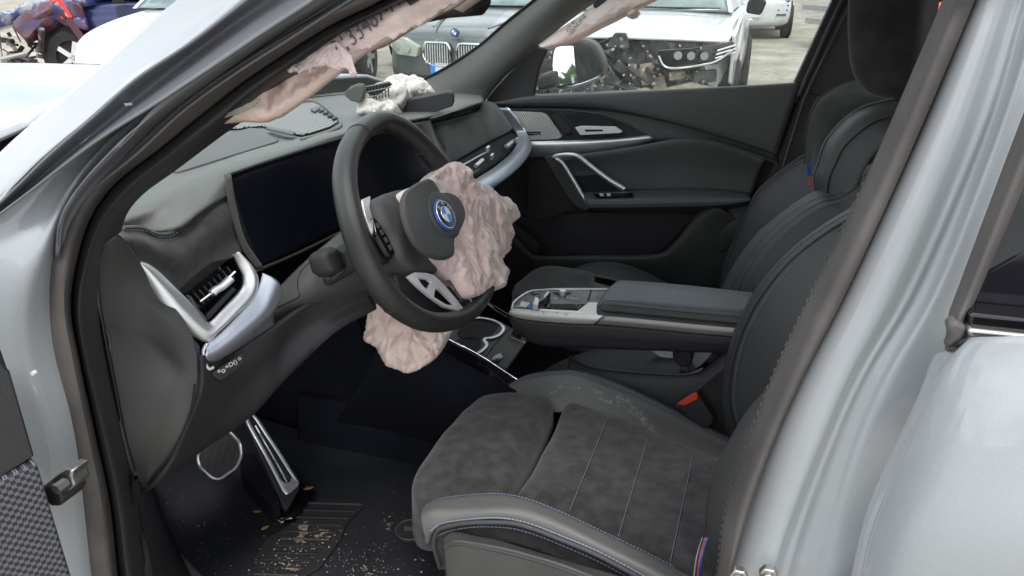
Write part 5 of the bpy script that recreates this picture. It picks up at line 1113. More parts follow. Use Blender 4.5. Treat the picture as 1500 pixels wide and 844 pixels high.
# ================================================================== CENTRE CONSOLE
cc = empty('centre_console'); cc.parent = car
YN = -.085
top_e = ys([(748, 453, YN), (753, 452, YN), (787, 456, YN), (837, 459, YN), (893, 463, YN), (960, 469, YN), (1020, 475, YN), (1084, 481, YN), (1150, 490, YN)])
low_e = ys([(745, 460, YN), (752, 464, YN), (776, 469, YN), (830, 474, YN), (881, 476, YN), (960, 483, YN), (1020, 489, YN), (1081, 494, YN), (1150, 502, YN)])
shell_b = ys([(750, 468, YN + .01), (771, 492, YN + .02), (794, 503, YN + .02), (860, 507, YN + .02), (956, 510, YN + .02), (1015, 512, YN + .02), (1072, 513, YN + .02), (1150, 515, YN + .02)])
loft('bridge_side', [[p + V(0, -.001, 0) for p in low_e], ys([(748, 465, YN), (765, 480, YN), (790, 490, YN), (860, 494, YN), (956, 500, YN), (1072, 505, YN), (1150, 508, YN)]), shell_b, [p + V(0, .10, 0) for p in shell_b]], 'plastic_dark', cc, n=50, sub=5, thick=.004)
k = 44
def cut(c, a, b, n=30):
    c = smooth_curve(c, 100); return resample(c[int(a * 99):int(b * 99) + 1], n)
loft('tray_rim', [[p + V(0, .006, .003) for p in cut(top_e, 0, .37)], cut(top_e, 0, .365), [a.lerp(b, .5) + V(0, -.003, 0) for a, b in zip(cut(top_e, 0, .36), cut(low_e, 0, .35))], cut(low_e, 0, .34)], 'tray_metal', cc, n=40, sub=5, thick=.003)
loft('side_strip', [cut(top_e, .37, 1), [a.lerp(b, .5) + V(0, -.002, 0) for a, b in zip(cut(top_e, .367, 1), cut(low_e, .345, 1))], cut(low_e, .345, 1)], 'strip_metal', cc, n=40, sub=4, thick=.003)
zt = top_e[2].z
ztp = zt + .002
tray = prism('shifter_panel', zs([(752, 450), (756, 442), (776, 428), (821, 425), (900, 424), (905, 462), (837, 457), (787, 454)], ztp), V(0, 0, -.012), 'console_top', cc, .002)
tube('tray_edge', zs([(750, 452), (754, 442), (775, 428), (800, 425), (821, 424), (890, 424)], ztp + .001), .0028, 'silver', cc, seg=8)
prism('side_plate', zs([(845, 457), (862, 444), (874, 444), (895, 450), (897, 463), (880, 461)], ztp + .001), V(0, 0, .002), 'tray_metal', tray, .001)
sl2 = prism('shift_slot', zs([(796, 446), (860, 446), (852, 454), (800, 452)], ztp + .0008), V(0, 0, .001), 'black', tray, 0)
q = at(790, 446, ('z', ztp))
sel = prism('gear_selector', [at(x, y, ('y', q.y)) for x, y in ((781, 455), (784, 443), (790, 440), (797, 434), (802, 437), (801, 447), (796, 453), (788, 455))], V(0, .028, 0), 'rubber_black', tray, .003)
prism('selector_cap', [at(x, y, ('y', q.y - .001)) for x, y in ((786, 443), (790, 439), (797, 433.5), (800, 436), (793, 441), (789, 445))], V(0, .030, 0), 'silver', sel, .0015)
prism('selector_base', zs([(780, 454), (788, 455), (790, 446), (784, 442)], ztp + .002), V(0, 0, .012), 'silver', tray, .001)
prism('start_button', zs([(760, 449), (764, 442), (777, 445), (771, 451)], ztp + .001), V(0, 0, .002), 'white_print', tray, .001)
prism('start_button', zs([(771, 451), (777, 446), (783, 448), (780, 453)], ztp + .001), V(0, 0, .002), 'blue_enamel', tray, .001)
prism('hazard_button', zs([(777, 430), (788, 428), (791, 429), (782, 432)], ztp + .001), V(0, 0, .0015), 'rust', tray, .0005)
prism('rotary_plate', zs([(809, 429), (838, 429), (830, 431), (826, 433), (820, 433)], ztp + .001), V(0, 0, .001), 'black', tray, 0)
mb = MB(); q2 = at(824, 432, ('z', ztp)); mb.rod(q2, q2 + V(0, 0, .010), .0075, 12); mb.build('volume_roller', 'silver', tray)
tube('panel_gap', zs([(866, 425), (861, 442)], ztp + .001), .0014, 'black', tray, seg=5)
rg = random.Random(4)
mb = MB()
for _ in range(70):
    q3 = at(rg.uniform(765, 890), rg.uniform(430, 460), ('z', ztp + .002)); a = rg.uniform(0, 6); s = rg.uniform(.0006, .002)
    mb.box(q3, V(math.cos(a), math.sin(a), 0) * s, V(-math.sin(a), math.cos(a), 0) * s * .7, V(0, 0, s * .4))
mb.build('dried_crumbs', 'crumb', cc, None)['kind'] = 'stuff'
for s, x, y in (('P', 832, 451), ('N', 840, 450), ('R', 822, 450), ('CAM', 812, 438), ('MODE', 838, 438)):
    text('symbol', s, .008, at(x, y, ('z', ztp)) + V(0, 0, .0012), V(1, 0, 0), V(0, 1, 0), 'white_print', tray, .0002)
# armrest lid
ar = [ys(l) for l in (
    [(893, 461, -.085), (1000, 472, -.085), (1084, 480, -.085), (1160, 486, -.085)],
    [(888, 459, -.09), (1000, 469, -.09), (1084, 477, -.09), (1160, 483, -.09)],
    [(880, 450, -.09), (1000, 461, -.09), (1086, 469, -.09), (1160, 475, -.09)],
    [(882, 443, -.085), (1000, 455, -.085), (1100, 462, -.085), (1160, 466, -.085)],
    [(884, 437, -.07), (1000, 447, -.07), (1100, 456, -.07), (1160, 461, -.07)],
    [(890, 424, -.02), (1000, 434, -.01), (1100, 443, -.01), (1160, 448, -.01)],
    [(900, 416, .02), (1000, 424, .03), (1100, 434, .03), (1160, 440, .03)],
    [(912, 414, .035), (1000, 421, .04), (1100, 431, .04), (1160, 437, .04)])]
arm = pillow('armrest', smooth_curve(ys([(874, 447, -.08), (878, 440, -.06), (886, 428, -.03), (897, 418, .0), (912, 414, .03), (1000, 421, .05), (1110, 433, .05), (1200, 442, .05), (1210, 470, -.08), (1150, 466, -.085), (1100, 461, -.085), (1000, 454, -.085), (920, 446, -.085), (884, 444, -.085), (876, 450, -.085)]), 120, True), NZ, .010, 'armrest', cc, n=120, rings=10, p=4, back=.036)
stitches([p + V(0, -.0008, .003) for p in ys([(884, 443, -.087), (940, 448, -.088), (1000, 454, -.088), (1110, 462, -.088)])], V(0, -.5, 1), 'thread_dark', arm, pitch=.006)
sd2 = ys([(876, 452, -.088), (884, 457, -.09), (896, 459.5, -.09), (1000, 469, -.09), (1084, 477, -.09), (1160, 484, -.09)])
sd1 = ys([(877, 448, -.088), (886, 447, -.089), (900, 447, -.089), (1000, 457, -.089), (1090, 465, -.089), (1160, 471, -.089)])
loft('armrest_side', [sd1, [a.lerp(b, .5) + V(0, -.006, 0) for a, b in zip(sd1, sd2)], sd2], 'plastic', arm, n=40, sub=6, thick=.003)
for l in ([(962, 433), (968, 432), (970, 436), (964, 438)], [(935, 426), (939, 425), (939, 429), (935, 430)]):
    sp_ = at(l[0][0], l[0][1], ('z', arm.data.vertices[0].co.z + .012)); prism('scuff_mark', on(l, (sp_, NZ)), V(0, 0, .001), 'scuff', arm, 0)
# bridge supports and lower tunnel
prism('bridge_leg', ys([(984, 508), (1014, 508), (1014, 532), (1006, 538), (996, 538), (986, 530)], -.02), V(0, .05, 0), 'rubber_black', cc, .004)
prism('bridge_leg', ys([(996, 536), (1008, 536), (1010, 546), (994, 546)], -.01), V(0, .03, 0), 'plastic_grey', cc, .003)
tun = [ys(l) for l in (
    [(835, 523, -.03), (850, 532, -.04), (880, 540, -.05), (950, 547, -.05), (1004, 549, -.05), (1030, 540, -.05), (1072, 500, -.05), (1100, 470, -.05)],
    [(833, 527, -.05), (850, 536, -.06), (880, 544, -.07), (950, 552, -.07), (1006, 554, -.07), (1036, 546, -.07), (1078, 508, -.07), (1106, 480, -.07)],
    [(830, 560, -.075), (850, 566, -.08), (880, 572, -.085), (950, 590, -.085), (1006, 600, -.085), (1040, 598, -.085), (1080, 590, -.085), (1110, 580, -.085)],
    [(830, 640, -.08), (850, 650, -.085), (880, 660, -.09), (950, 690, -.09), (1006, 700, -.09), (1040, 700, -.09), (1080, 700, -.09), (1110, 700, -.09)])]
loft('tunnel_side', tun, 'plastic_dark', cc, n=50, sub=6)
tube('tunnel_edge', [p + V(0, -.002, .001) for p in tun[0][:6]], .0035, 'plastic_grey', cc, seg=8)
loft('storage_floor', [ys([(740, 600, .08), (800, 540, .08), (900, 505, .10), (1000, 505, .10)]), ys([(760, 620, -.02), (850, 560, -.02), (950, 560, -.03), (1030, 560, -.04)])], 'plastic_dark', cc, n=20, thick=.01)
slab('tunnel', [V(-.95, -.12, .33), V(-.95, -.10, .50), V(.6, -.10, .48), V(.6, -.12, .33)], V(0, .22, 0), 'carpet', cc, .01)
# crumpled white sheet showing beneath the armrest
shp = (at(1000, 525, ('y', .055)), V(.1, -.9, .4).normalized())
pillow('white_sheet', on([(944, 507), (970, 505), (1044, 506), (1042, 520), (1026, 536), (1008, 546), (990, 536), (966, 522)], shp), shp[1], .006, 'plate_white', cc, n=60, rings=12, back=.004, disp=lambda v, s, u: v + shp[1] * wrinkle(v, 26, .004, 3))
# cup holders below the screen
ct = (at(700, 500, ('y', -.05)), V(.45, -.10, .9).normalized())
def cz(l, up=0): return [p + ct[1] * up for p in on(l, ct)]
trayl = prism('cup_tray', fillet(cz([(640, 490), (662, 470), (700, 465), (724, 468), (738, 473), (752, 482), (774, 497), (742, 543), (722, 533), (698, 520), (664, 500)]), .008), ct[1] * -.03, 'plastic_grey', cc, .003)
def ringp(cx, cy, rx, ry, n=32, rot_=-.25):
    o = []
    for i in range(n):
        a = 2 * math.pi * i / n; x = math.cos(a) * rx; y = math.sin(a) * ry
        o.append((cx + x * math.cos(rot_) - y * math.sin(rot_), cy + x * math.sin(rot_) + y * math.cos(rot_)))
    return o
pd = prism('cup_well', cz(ringp(700, 483, 31, 15), .0008), ct[1] * .0006, 'black', trayl, 0)
pd = prism('cup_well', cz(ringp(681, 509, 24, 14), .0008), ct[1] * .0006, 'black', trayl, 0)
tube('cup_ring', cz([(680, 469), (700, 467), (722, 471), (736, 480), (732, 490), (720, 496), (708, 498), (712, 506), (706, 514), (698, 519)], .003), .0045, 'silver', trayl, seg=8, flat=.5)
tube('tray_seam', cz([(748, 480), (724, 506), (711, 524)], .001), .001, 'black', trayl, seg=5)
q = at(757, 490, ct); mb = MB(); mb.rod(q, q + ct[1] * .014, .012, 16); mb.build('socket_cap', 'rubber_black', trayl)
q = q + ct[1] * .014; mb = MB(); mb.rod(q, q + ct[1] * .003, .010, 16); mb.build('socket_rim', 'gloss_black', trayl)
prism('scratch_mark', cz([(748, 494), (770, 502), (768, 504), (748, 496)], .001), ct[1] * .0006, 'crumb', trayl, 0)
ub = prism('usb_port', cz([(722, 523), (732, 518), (736, 524), (728, 534), (719, 529)], .001), ct[1] * .002, 'gloss_black', trayl, .0006)
text('symbol', 'USB-C', .009, at(727, 525, ct) + ct[1] * .0036, at(735, 519, ct) - at(727, 525, ct), V(0, 1, 0), 'white_print', ub, .0002)
stp = (at(700, 530, ('y', -.12)), V(.45, -.35, .8).normalized())
prism('gloss_strip', on([(636, 500), (660, 500), (700, 522), (758, 557), (756, 570), (744, 568), (700, 545), (646, 515)], stp), stp[1] * -.02, 'gloss_black', cc, .002)
tube('chrome_line', [p + stp[1] * .002 for p in on([(655, 497), (700, 520), (758, 557)], stp)], .0016, 'chrome', cc, seg=6)
tube('chrome_line', ys([(712, 444, .02), (728, 455, .0), (746, 466, -.03)]), .0018, 'chrome', cc, seg=6)
tube('chrome_line', ys([(708, 440, .06), (725, 449, .04), (745, 461, .0)]), .0012, 'steel', cc, seg=6)
loft('tunnel_carpet', [ys([(560, 470, -.17), (646, 515, -.17), (700, 545, -.17), (745, 568, -.16), (840, 620, -.16)]), ys([(540, 540, -.19), (600, 570, -.19), (660, 600, -.19), (720, 640, -.18), (820, 700, -.18)]), zs([(480, 640), (540, 648), (600, 660), (690, 678), (760, 700)], .385)], 'carpet', cc, n=30, sub=6, thick=.008)

# ================================================================== PASSENGER'S DOOR
pdr = empty('passenger_door'); pdr.parent = car
YD = .70
def dd(l, y=YD): return ys(l, y)
loft('door_top_roll', [dd([(690, 150), (735, 144), (783, 138), (900, 133), (1000, 130), (1100, 127), (1168, 124)], .735), dd([(690, 154), (735, 149), (783, 141), (900, 137), (1000, 134), (1100, 131), (1170, 128)], .69), dd([(690, 158), (735, 152), (790, 150), (860, 151), (920, 160), (1000, 178), (1080, 200), (1140, 218)], .685),
      dd([(690, 162), (735, 157), (790, 156), (860, 158), (920, 166), (1000, 184), (1080, 206), (1140, 224)], .695)], 'door_skin', pdr, n=60, sub=7, thick=.01)
stitches([p + V(0, -.012, 0) for p in dd([(735, 151), (790, 149), (860, 150), (920, 159), (1000, 177), (1080, 199), (1140, 217)], .69)], V(0, -1, .3), 'thread_dark', pdr, pitch=.008, ln=.005, w=.001)
loft('door_trim', [dd([(690, 158), (740, 156), (860, 157), (920, 164), (1000, 182), (1140, 222)], .71), dd([(690, 190), (760, 200), (860, 205), (960, 200), (1040, 208), (1140, 240)], .695), dd([(690, 240), (760, 236), (850, 228), (950, 212), (1040, 208), (1140, 240)], .70)], 'plastic', pdr, n=50, sub=6, thick=.01)
base = prism('door_base', dd([(660, 150), (760, 146), (1180, 126), (1180, 420), (1120, 470), (900, 480), (660, 470)], .745), V(0, .05, 0), 'plastic_dark', pdr, .004)
dk = prism('decor_insert', fillet(dd([(737, 160), (830, 161), (880, 167), (915, 180), (952, 199), (905, 207), (775, 214)], .69), .006), V(0, .012, 0), 'suede_dark', pdr, .002)
spk = prism('speaker_grille', fillet(dd([(741, 163), (793, 165), (801, 168), (824, 200), (818, 204), (774, 206)], .686), .006), V(0, .006, 0), 'door_speaker', pdr, .0015, uv=True)
lg = prism('speaker_badge', dd([(772, 193), (791, 193), (792, 197.5), (773, 198)], .6845), V(0, .002, 0), 'gloss_black', spk, .0003)
text('lettering', 'harman/kardon', .0052, at(782, 195.5, ('y', .684)), V(1, 0, 0), V(0, 0, 1), 'white_print', lg, .0001)
prism('trim_piece', fillet(dd([(806, 168), (820, 168), (838, 190), (836, 196), (826, 196)], .684), .004), V(0, .006, 0), 'plastic_dark', pdr, .001)
prism('handle_recess', fillet(dd([(826, 168), (880, 171), (905, 184), (850, 190)], .684), .008), V(0, .004, 0), 'black', pdr, .001)
dh = prism('door_handle', fillet(dd([(842, 187), (850, 185), (902, 186), (912, 193), (908, 195), (850, 198)], .672), .003), V(0, .010, 0), 'bright_silver', pdr, .002)
prism('handle_slot', dd([(856, 190), (882, 190), (884, 192.5), (858, 193)], .671), V(0, .002, 0), 'black', dh, .0005)
loft('silver_strip', [dd([(768, 207), (850, 205), (910, 202), (950, 198)], .685), dd([(770, 214), (850, 210), (915, 205), (955, 201)], .677), dd([(772, 222), (850, 218), (920, 211), (956, 204)], .68), dd([(774, 231), (850, 226), (920, 216), (957, 206)], .69)], 'silver', pdr, n=40, sub=6, thick=.004)
loft('armrest_pad', [dd([(800, 230), (853, 225), (905, 218), (953, 210), (990, 203), (1020, 203), (1050, 207), (1084, 217), (1122, 231)], .672), dd([(802, 236), (853, 231), (905, 225), (953, 217), (990, 211), (1020, 210), (1050, 214), (1084, 224), (1118, 240)], .664), dd([(815, 255), (853, 250), (905, 248), (953, 246), (990, 244), (1020, 244), (1050, 246), (1084, 250), (1110, 258)], .68), dd([(830, 284), (853, 282), (905, 281), (953, 280), (990, 279), (1020, 279), (1050, 280), (1084, 283), (1100, 287)], .685)], 'door_skin', pdr, n=60, sub=8, thick=.008)
stitches([p + V(0, -.010, 0) for p in dd([(853, 228), (905, 221), (953, 213), (990, 207), (1020, 206), (1050, 210), (1084, 220), (1120, 235)], .668)], V(0, -1, .3), 'thread_dark', pdr, pitch=.008, ln=.005, w=.001)
ai = loft('armrest', [dd([(852, 281), (905, 279), (960, 277), (1020, 276), (1070, 279), (1098, 284)], .685), dd([(856, 290), (905, 289), (960, 288), (1020, 287), (1070, 288), (1100, 289)], .62), dd([(858, 297), (905, 296), (960, 295), (1020, 294), (1070, 293), (1100, 291)], .605), dd([(862, 305), (905, 305), (960, 304), (1020, 303), (1070, 300), (1100, 295)], .61), dd([(864, 309), (905, 311), (960, 312), (1020, 311), (1068, 306), (1098, 298)], .66)], 'door_skin', pdr, n=50, sub=7, thick=.005)
tube('armrest_piping', dd([(862, 303), (905, 303), (960, 302), (1020, 301), (1070, 298), (1100, 293)], .602), .0016, 'thread_dark', pdr, seg=5)
sp3 = prism('window_switch_panel', fillet(dd([(868, 283), (926, 282), (929, 289), (874, 291)], .612), .003), V(0, .006, 0), 'gloss_black', pdr, .001)
for x in (878, 888): prism('window_switch', dd([(x, 284), (x + 6, 284), (x + 7, 288), (x + 1, 288)], .609), V(0, .004, 0), 'silver', sp3, .0005)
gh1 = [dd([(805, 232), (814, 228), (822, 237), (838, 262), (850, 285), (863, 304)], .65), dd([(808, 230), (816, 226), (826, 237), (842, 262), (854, 285), (866, 304)], .635), dd([(812, 232), (820, 230), (830, 240), (845, 264), (857, 288), (868, 304)], .65)]
tube('pull_handle', dd([(864, 304), (852, 285), (838, 261), (823, 238), (811, 231), (826, 227), (846, 229), (866, 244), (890, 262), (915, 277)], .64), .0052, 'silver', pdr, n=70, seg=10, flat=1.3)
prism('handle_surround', fillet(dd([(797, 231), (812, 228), (866, 305), (858, 309), (842, 302), (832, 290)], .655), .004), V(0, .03, 0), 'plastic', pdr, .004)
prism('handle_void', dd([(820, 240), (850, 236), (905, 278), (855, 281)], .682), V(0, .006, 0), 'black', pdr, .001)
prism('speaker_mesh', dd([(776, 232), (797, 231), (832, 290), (842, 303), (800, 325), (770, 320)], .70), V(0, .01, 0), 'lower_mesh', pdr, .002, uv=True)
loft('map_pocket', [dd([(740, 330), (760, 350), (775, 366), (790, 374), (870, 374), (960, 372), (985, 358), (1004, 335), (1024, 312), (1045, 300)], .64), dd([(738, 336), (757, 358), (772, 374), (789, 382), (870, 382), (963, 380), (992, 366), (1012, 344), (1032, 322), (1055, 306)], .63), dd([(736, 360), (756, 390), (772, 402), (789, 410), (870, 412), (966, 408), (1010, 395), (1040, 375), (1060, 350), (1080, 325)], .65), dd([(736, 420), (756, 440), (772, 450), (789, 455), (870, 455), (966, 450), (1030, 440), (1060, 430), (1080, 420), (1110, 400)], .68)], 'plastic', pdr, n=60, sub=7, thick=.006)
loft('door_quarter', [dd([(1020, 312), (1060, 306), (1100, 298), (1120, 290)], .665), dd([(1000, 345), (1050, 335), (1080, 330), (1110, 320)], .645), dd([(960, 395), (1020, 385), (1060, 370), (1100, 350)], .655)], 'plastic', pdr, n=30, sub=6, thick=.008)
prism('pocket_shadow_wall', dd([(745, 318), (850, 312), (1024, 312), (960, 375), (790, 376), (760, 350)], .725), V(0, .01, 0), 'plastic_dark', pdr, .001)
prism('kick_trim', dd([(730, 330), (742, 318), (790, 360), (786, 374), (770, 366)], .66), V(0, .02, 0), 'plastic_dark', pdr, .003)
# window opening: glass, seals
wy = .72
prism('window_glass', dd([(784, 144), (786, 106), (800, 66), (868, 0), (900, -60), (1250, -60), (1220, 0), (1163, 126)], .745), V(0, .004, 0), 'side_glass', pdr, 0)
prism('door_frame', dd([(1240, -45), (1219, 0), (1162, 124), (1155, 150), (1168, 152), (1180, 122), (1236, 2), (1262, -50)], .70), V(0, .05, 0), 'rubber_black', pdr, .003)
tube('frame_seal', dd([(1256, -45), (1222, 25), (1196, 82), (1170, 140)], .692), .0055, 'rubber', pdr, seg=8)
tube('frame_seal', dd([(1270, -45), (1236, 25), (1208, 82), (1182, 136), (1170, 170), (1130, 300)], .69), .0035, 'plastic_grey', pdr, seg=8)
prism('pillar_trim', dd([(1250, -50), (1232, 2), (1180, 118), (1150, 200), (1095, 330), (1110, 420), (1300, 420), (1338, 100), (1332, -50)], .705), V(0, .04, 0), 'plastic', car, .006)
tube('pillar_joint', dd([(1176, 134), (1190, 138), (1216, 139)], .703), .0012, 'black', car, seg=5)
# far windscreen pillar, lined in grey, with mirror triangle
fp_l = ys([(860, -70, .60), (818, -30, .61), (780, 2, .62), (740, 34, .63), (703, 66, .635), (655, 98, .62), (612, 120, .60), (590, 128, .57)])
fp_m = ys([(880, -55, .59), (840, -18, .60), (800, 15, .61), (762, 48, .62), (720, 84, .625), (680, 116, .62), (640, 135, .60), (600, 142, .56)])
fp_n = ys([(900, -45, .61), (864, -10, .62), (826, 22, .63), (784, 60, .64), (742, 98, .645), (708, 134, .65), (700, 152, .65), (690, 160, .65)])
fp_r = ys([(940, -40, .66), (900, -8, .665), (866, 8, .67), (820, 42, .675), (788, 70, .685), (740, 112, .69), (716, 140, .695), (706, 156, .70)])
loft('windscreen_pillar', [fp_l, fp_m, fp_n, fp_r], 'pillar_grey', car, n=50, sub=8, thick=.006)
tube('windshield_seal', [p + V(0, -.002, 0) for p in fp_l], .0035, 'black', car, seg=6)
prism('mirror_triangle', dd([(706, 158), (720, 134), (755, 96), (786, 68), (802, 72), (790, 100), (782, 140)], .70), V(0, .02, 0), 'rubber_black', pdr, .004)
prism('curtain_cover', ys([(868, 8), (880, 23), (900, 18), (940, -6), (960, -30), (880, -10)], .63), V(0, .01, 0), 'rubber_black', car, .002)
pcr = cloth_strip('curtain_airbag', [
    ys([(788, 66, .66), (812, 48, .655), (840, 30, .65), (869, 10, .64), (900, -6, .63), (950, -30, .62)]),
    ys([(792, 68, .64), (818, 55, .635), (848, 38, .63), (880, 20, .62), (912, 6, .61), (960, -14, .60)]),
    ys([(798, 71, .64), (828, 62, .635), (858, 46, .63), (888, 30, .62), (922, 14, .61), (970, -6, .60)]),
    ys([(804, 73, .66), (840, 63, .655), (873, 47, .65), (905, 31, .64), (940, 12, .63), (990, -12, .62)])], 'bag_pink', amp=.004, sc=18, seed=6.6, n=70, sub=10, nrm=V(0, -1, .2))
pillow('airbag_pleat', ys([(918, 24), (922, 16), (934, 13), (937, 18), (932, 25), (924, 27)], .63), V(0, -1, .2).normalized(), .02, 'bag_pink', pcr, n=40, rings=6, back=.02)
a_, b_ = at(840, 46, ('y', .615)), at(856, 26, ('y', .615))
text('lettering', 'GENUINE', .014, at(847, 36, ('y', .613)), b_ - a_, V(-.4, 0, 1), 'ink', pcr, .0002)
text('lettering', 'MX 40', .012, at(836, 38, ('y', .625)), b_ - a_, V(-.4, 0, 1), 'ink', pcr, .0002)
# outside mirror
om = empty('door_mirror'); om.parent = pdr
hs = smooth_curve(ys([(811, 72), (825, 64), (848, 59), (864, 64), (874, 76), (881, 95), (881, 108), (876, 117), (853, 126), (818, 130), (809, 118)], .94), 60, True)
pillow('mirror_shell', hs, V(0, -1, 0), .004, 'rubber_black', om, n=60, rings=4, back=.09)
mo = ys([(811, 74), (826, 68), (846, 68), (858, 78), (864, 92), (864, 112), (850, 120), (818, 126), (810, 112)], .928)
mnn = V(.80, -.60, .12).normalized(); mo = on([(813, 74), (826, 68), (846, 69), (858, 79), (863, 92), (863, 111), (850, 119), (818, 125), (811, 112)], (at(838, 98, ('y', .925)), mnn))
mgl = prism('mirror_glass', smooth_curve(mo, 40, True), mnn * -.003, 'mirror', om, 0)
tube('mirror_edge', ys([(812, 122), (822, 129), (850, 124), (876, 114), (878, 110)], .925), .005, 'silver_blue', om, seg=8)
prism('mirror_foot', ys([(786, 112), (812, 104), (814, 128), (786, 134)], .84), V(0, .10, 0), 'rubber_black', om, .01)
# grey cloth hanging in the rear window, fold of the far curtain bag
cloth_strip('hanging_cloth', [ys([(1332, -40), (1334, 0), (1338, 30), (1344, 60)], .60), ys([(1343, -40), (1345, 0), (1347, 24), (1348, 38)], .58), ys([(1356, -40), (1354, 0), (1353, 22), (1350, 32)], .60)], 'plastic_grey', amp=.003, n=40, sub=8, nrm=V(0, -1, 0))

# ================================================================== FOOTWELL
zf = .385
kf = ys([(200, 700, -.79), (206, 740, -.79), (214, 790, -.79), (224, 870, -.79)])
loft('kick_panel', [ys([(196, 690, -.80), (180, 742, -.80), (205, 790, -.80), (226, 870, -.80)]), kf, zs([(222, 706), (250, 780), (285, 850), (300, 890)], .40)], 'plastic_dark', car, n=20, sub=3, thick=.006)
prism('sill_plate', zs([(216, 776), (222, 782), (262, 812), (300, 850), (320, 900), (200, 900)], .40), V(0, 0, .01), 'steel', car, .003)
fm = prism('floor_carpet', zs([(190, 700), (300, 560), (700, 560), (900, 760), (800, 1000), (100, 1000)], zf), V(0, 0, -.02), 'mat_carpet', car, .003)
toe = [zs([(180, 700), (330, 610), (480, 640), (700, 680)], zf + .001), [p + V(-.16, 0, .10) for p in zs([(180, 700), (330, 610), (480, 640), (700, 680)], zf)], [p + V(-.30, 0, .36) for p in zs([(180, 700), (330, 610), (480, 640), (700, 680)], zf)]]
loft('toe_board', toe, 'carpet', car, n=20, sub=5, thick=.01)
tube('carpet_fold', [p + V(0, 0, .002) for p in zs([(400, 640), (500, 655), (600, 668), (690, 680)], zf)], .002, 'black', car, seg=5)
hp = prism('heel_pad', fillet(zs([(448, 742), (470, 731), (528, 733), (536, 741), (508, 768), (500, 790), (470, 832), (440, 850), (372, 850), (374, 818), (390, 792), (436, 765)], zf + .004), .006), V(0, 0, .004), 'heel_rubber', car, .001)
for k in range(11):
    t = k / 10; xa, xb = 450 - 78 * t, 530 - 92 * t; y = 737 + 104 * t
    a, b = zs([(xa, y), (xb, y + 2)], zf + .010); mb = MB(); mb.rod(a, b, .0032, 6); mb.build('pad_rib', 'heel_rubber', hp, 60)
ba = at(602, 780, ('z', zf + .003)); mb = MB(); mb.rod(ba, ba + V(0, 0, .006), .030, 28); bdg = mb.build('mat_button', 'plastic_dark', car)
for k in range(-3, 4):
    mb = MB(); c = ba + V(k * .007, 0, .007); hw = math.sqrt(max(0, .026 ** 2 - (k * .007) ** 2)); mb.box(c, V(.0012, 0, 0), V(0, hw, 0), V(0, 0, .0012)); mb.build('rib', 'rubber_black', bdg)
tube('button_rim', [ba + V(math.cos(a) * .029, math.sin(a) * .029, .007) for a in [k * math.pi / 14 for k in range(28)]], .0015, 'plastic_grey', bdg, n=0, seg=5, closed=True)
mb = MB(); mb.box(ba + V(0, 0, .009), V(.012, .004, 0), V(-.002, .005, 0), V(0, 0, .001)); mb.build('button_latch', 'plastic_grey', bdg)
# pedals
bp = (at(320, 670, ('y', -.42)), V(.80, -.30, .5).normalized())
def bq(l, up=0): return [p + bp[1] * up for p in on(l, bp)]
brk = [(289, 669), (292, 684), (311, 701), (322, 702), (346, 685), (354, 667), (351, 648), (336, 632), (318, 630), (296, 652)]
pbk = prism('brake_pedal', fillet(bq(brk), .008), bp[1] * -.012, 'rubber_black', car, .002)
tube('pedal_rim', fillet(bq(brk, .001), .008), .0030, 'silver', pbk, n=0, seg=6, closed=True)
for k in range(4): mb = MB(); a, b = bq([(302 + k * 11, 688 - k * 3), (312 + k * 11, 646 + k * 2)], .001); mb.rod(a, b, .0015, 5); mb.build('pedal_rib', 'plastic_dark', pbk)
tube('pedal_arm', [bq([(325, 660)], -.015)[0], bq([(325, 650)], -.05)[0] + V(-.06, 0, .06), bq([(325, 640)], -.05)[0] + V(-.12, 0, .20)], .010, 'black', pbk, seg=8)
gpn = (at(425, 720, ('z', .43)), V(.62, -.18, .76).normalized())
def gq(l, up=0): return [p + gpn[1] * up for p in on(l, gpn)]
gas = prism('accelerator_pedal', fillet(gq([(359, 614), (363, 607), (374, 607), (378, 613), (405, 652), (436, 700), (440, 716), (422, 747), (414, 738), (404, 712), (384, 670)], -.004), .006), gpn[1] * -.014, 'rubber_black', car, .002)
tube('pedal_frame', gq([(362, 615), (366, 609), (373, 610), (390, 636), (408, 663), (425, 690), (435, 706), (434, 711), (423, 721), (418, 721), (408, 702), (390, 668), (370, 632)], .0), .0040, 'silver', gas, seg=8, closed=True, flat=.6)
prism('pedal_foot', gq([(411, 704), (416, 708), (424, 707), (427, 698), (435, 708), (421, 722), (417, 720)], .0), gpn[1] * .003, 'silver', gas, .0006)
tube('pedal_rib', gq([(374, 624), (392, 656), (408, 684), (420, 706)], .001), .0020, 'silver', gas, seg=6)
tube('pedal_rib', gq([(383, 640), (400, 668), (414, 690), (424, 700)], -.002), .0014, 'plastic_grey', gas, seg=6)
prism('foot_rest', fillet(zs([(352, 662), (372, 664), (395, 700), (410, 735), (398, 738), (372, 712), (352, 690)], zf + .05), .01), V(.0, 0, -.05), 'carpet', car, .01)
prism('hook_bracket', zs([(426, 742), (440, 722), (456, 716), (462, 726), (444, 752), (430, 766), (410, 768), (404, 762)], zf + .006), V(0, 0, .012), 'gloss_black', car, .003)
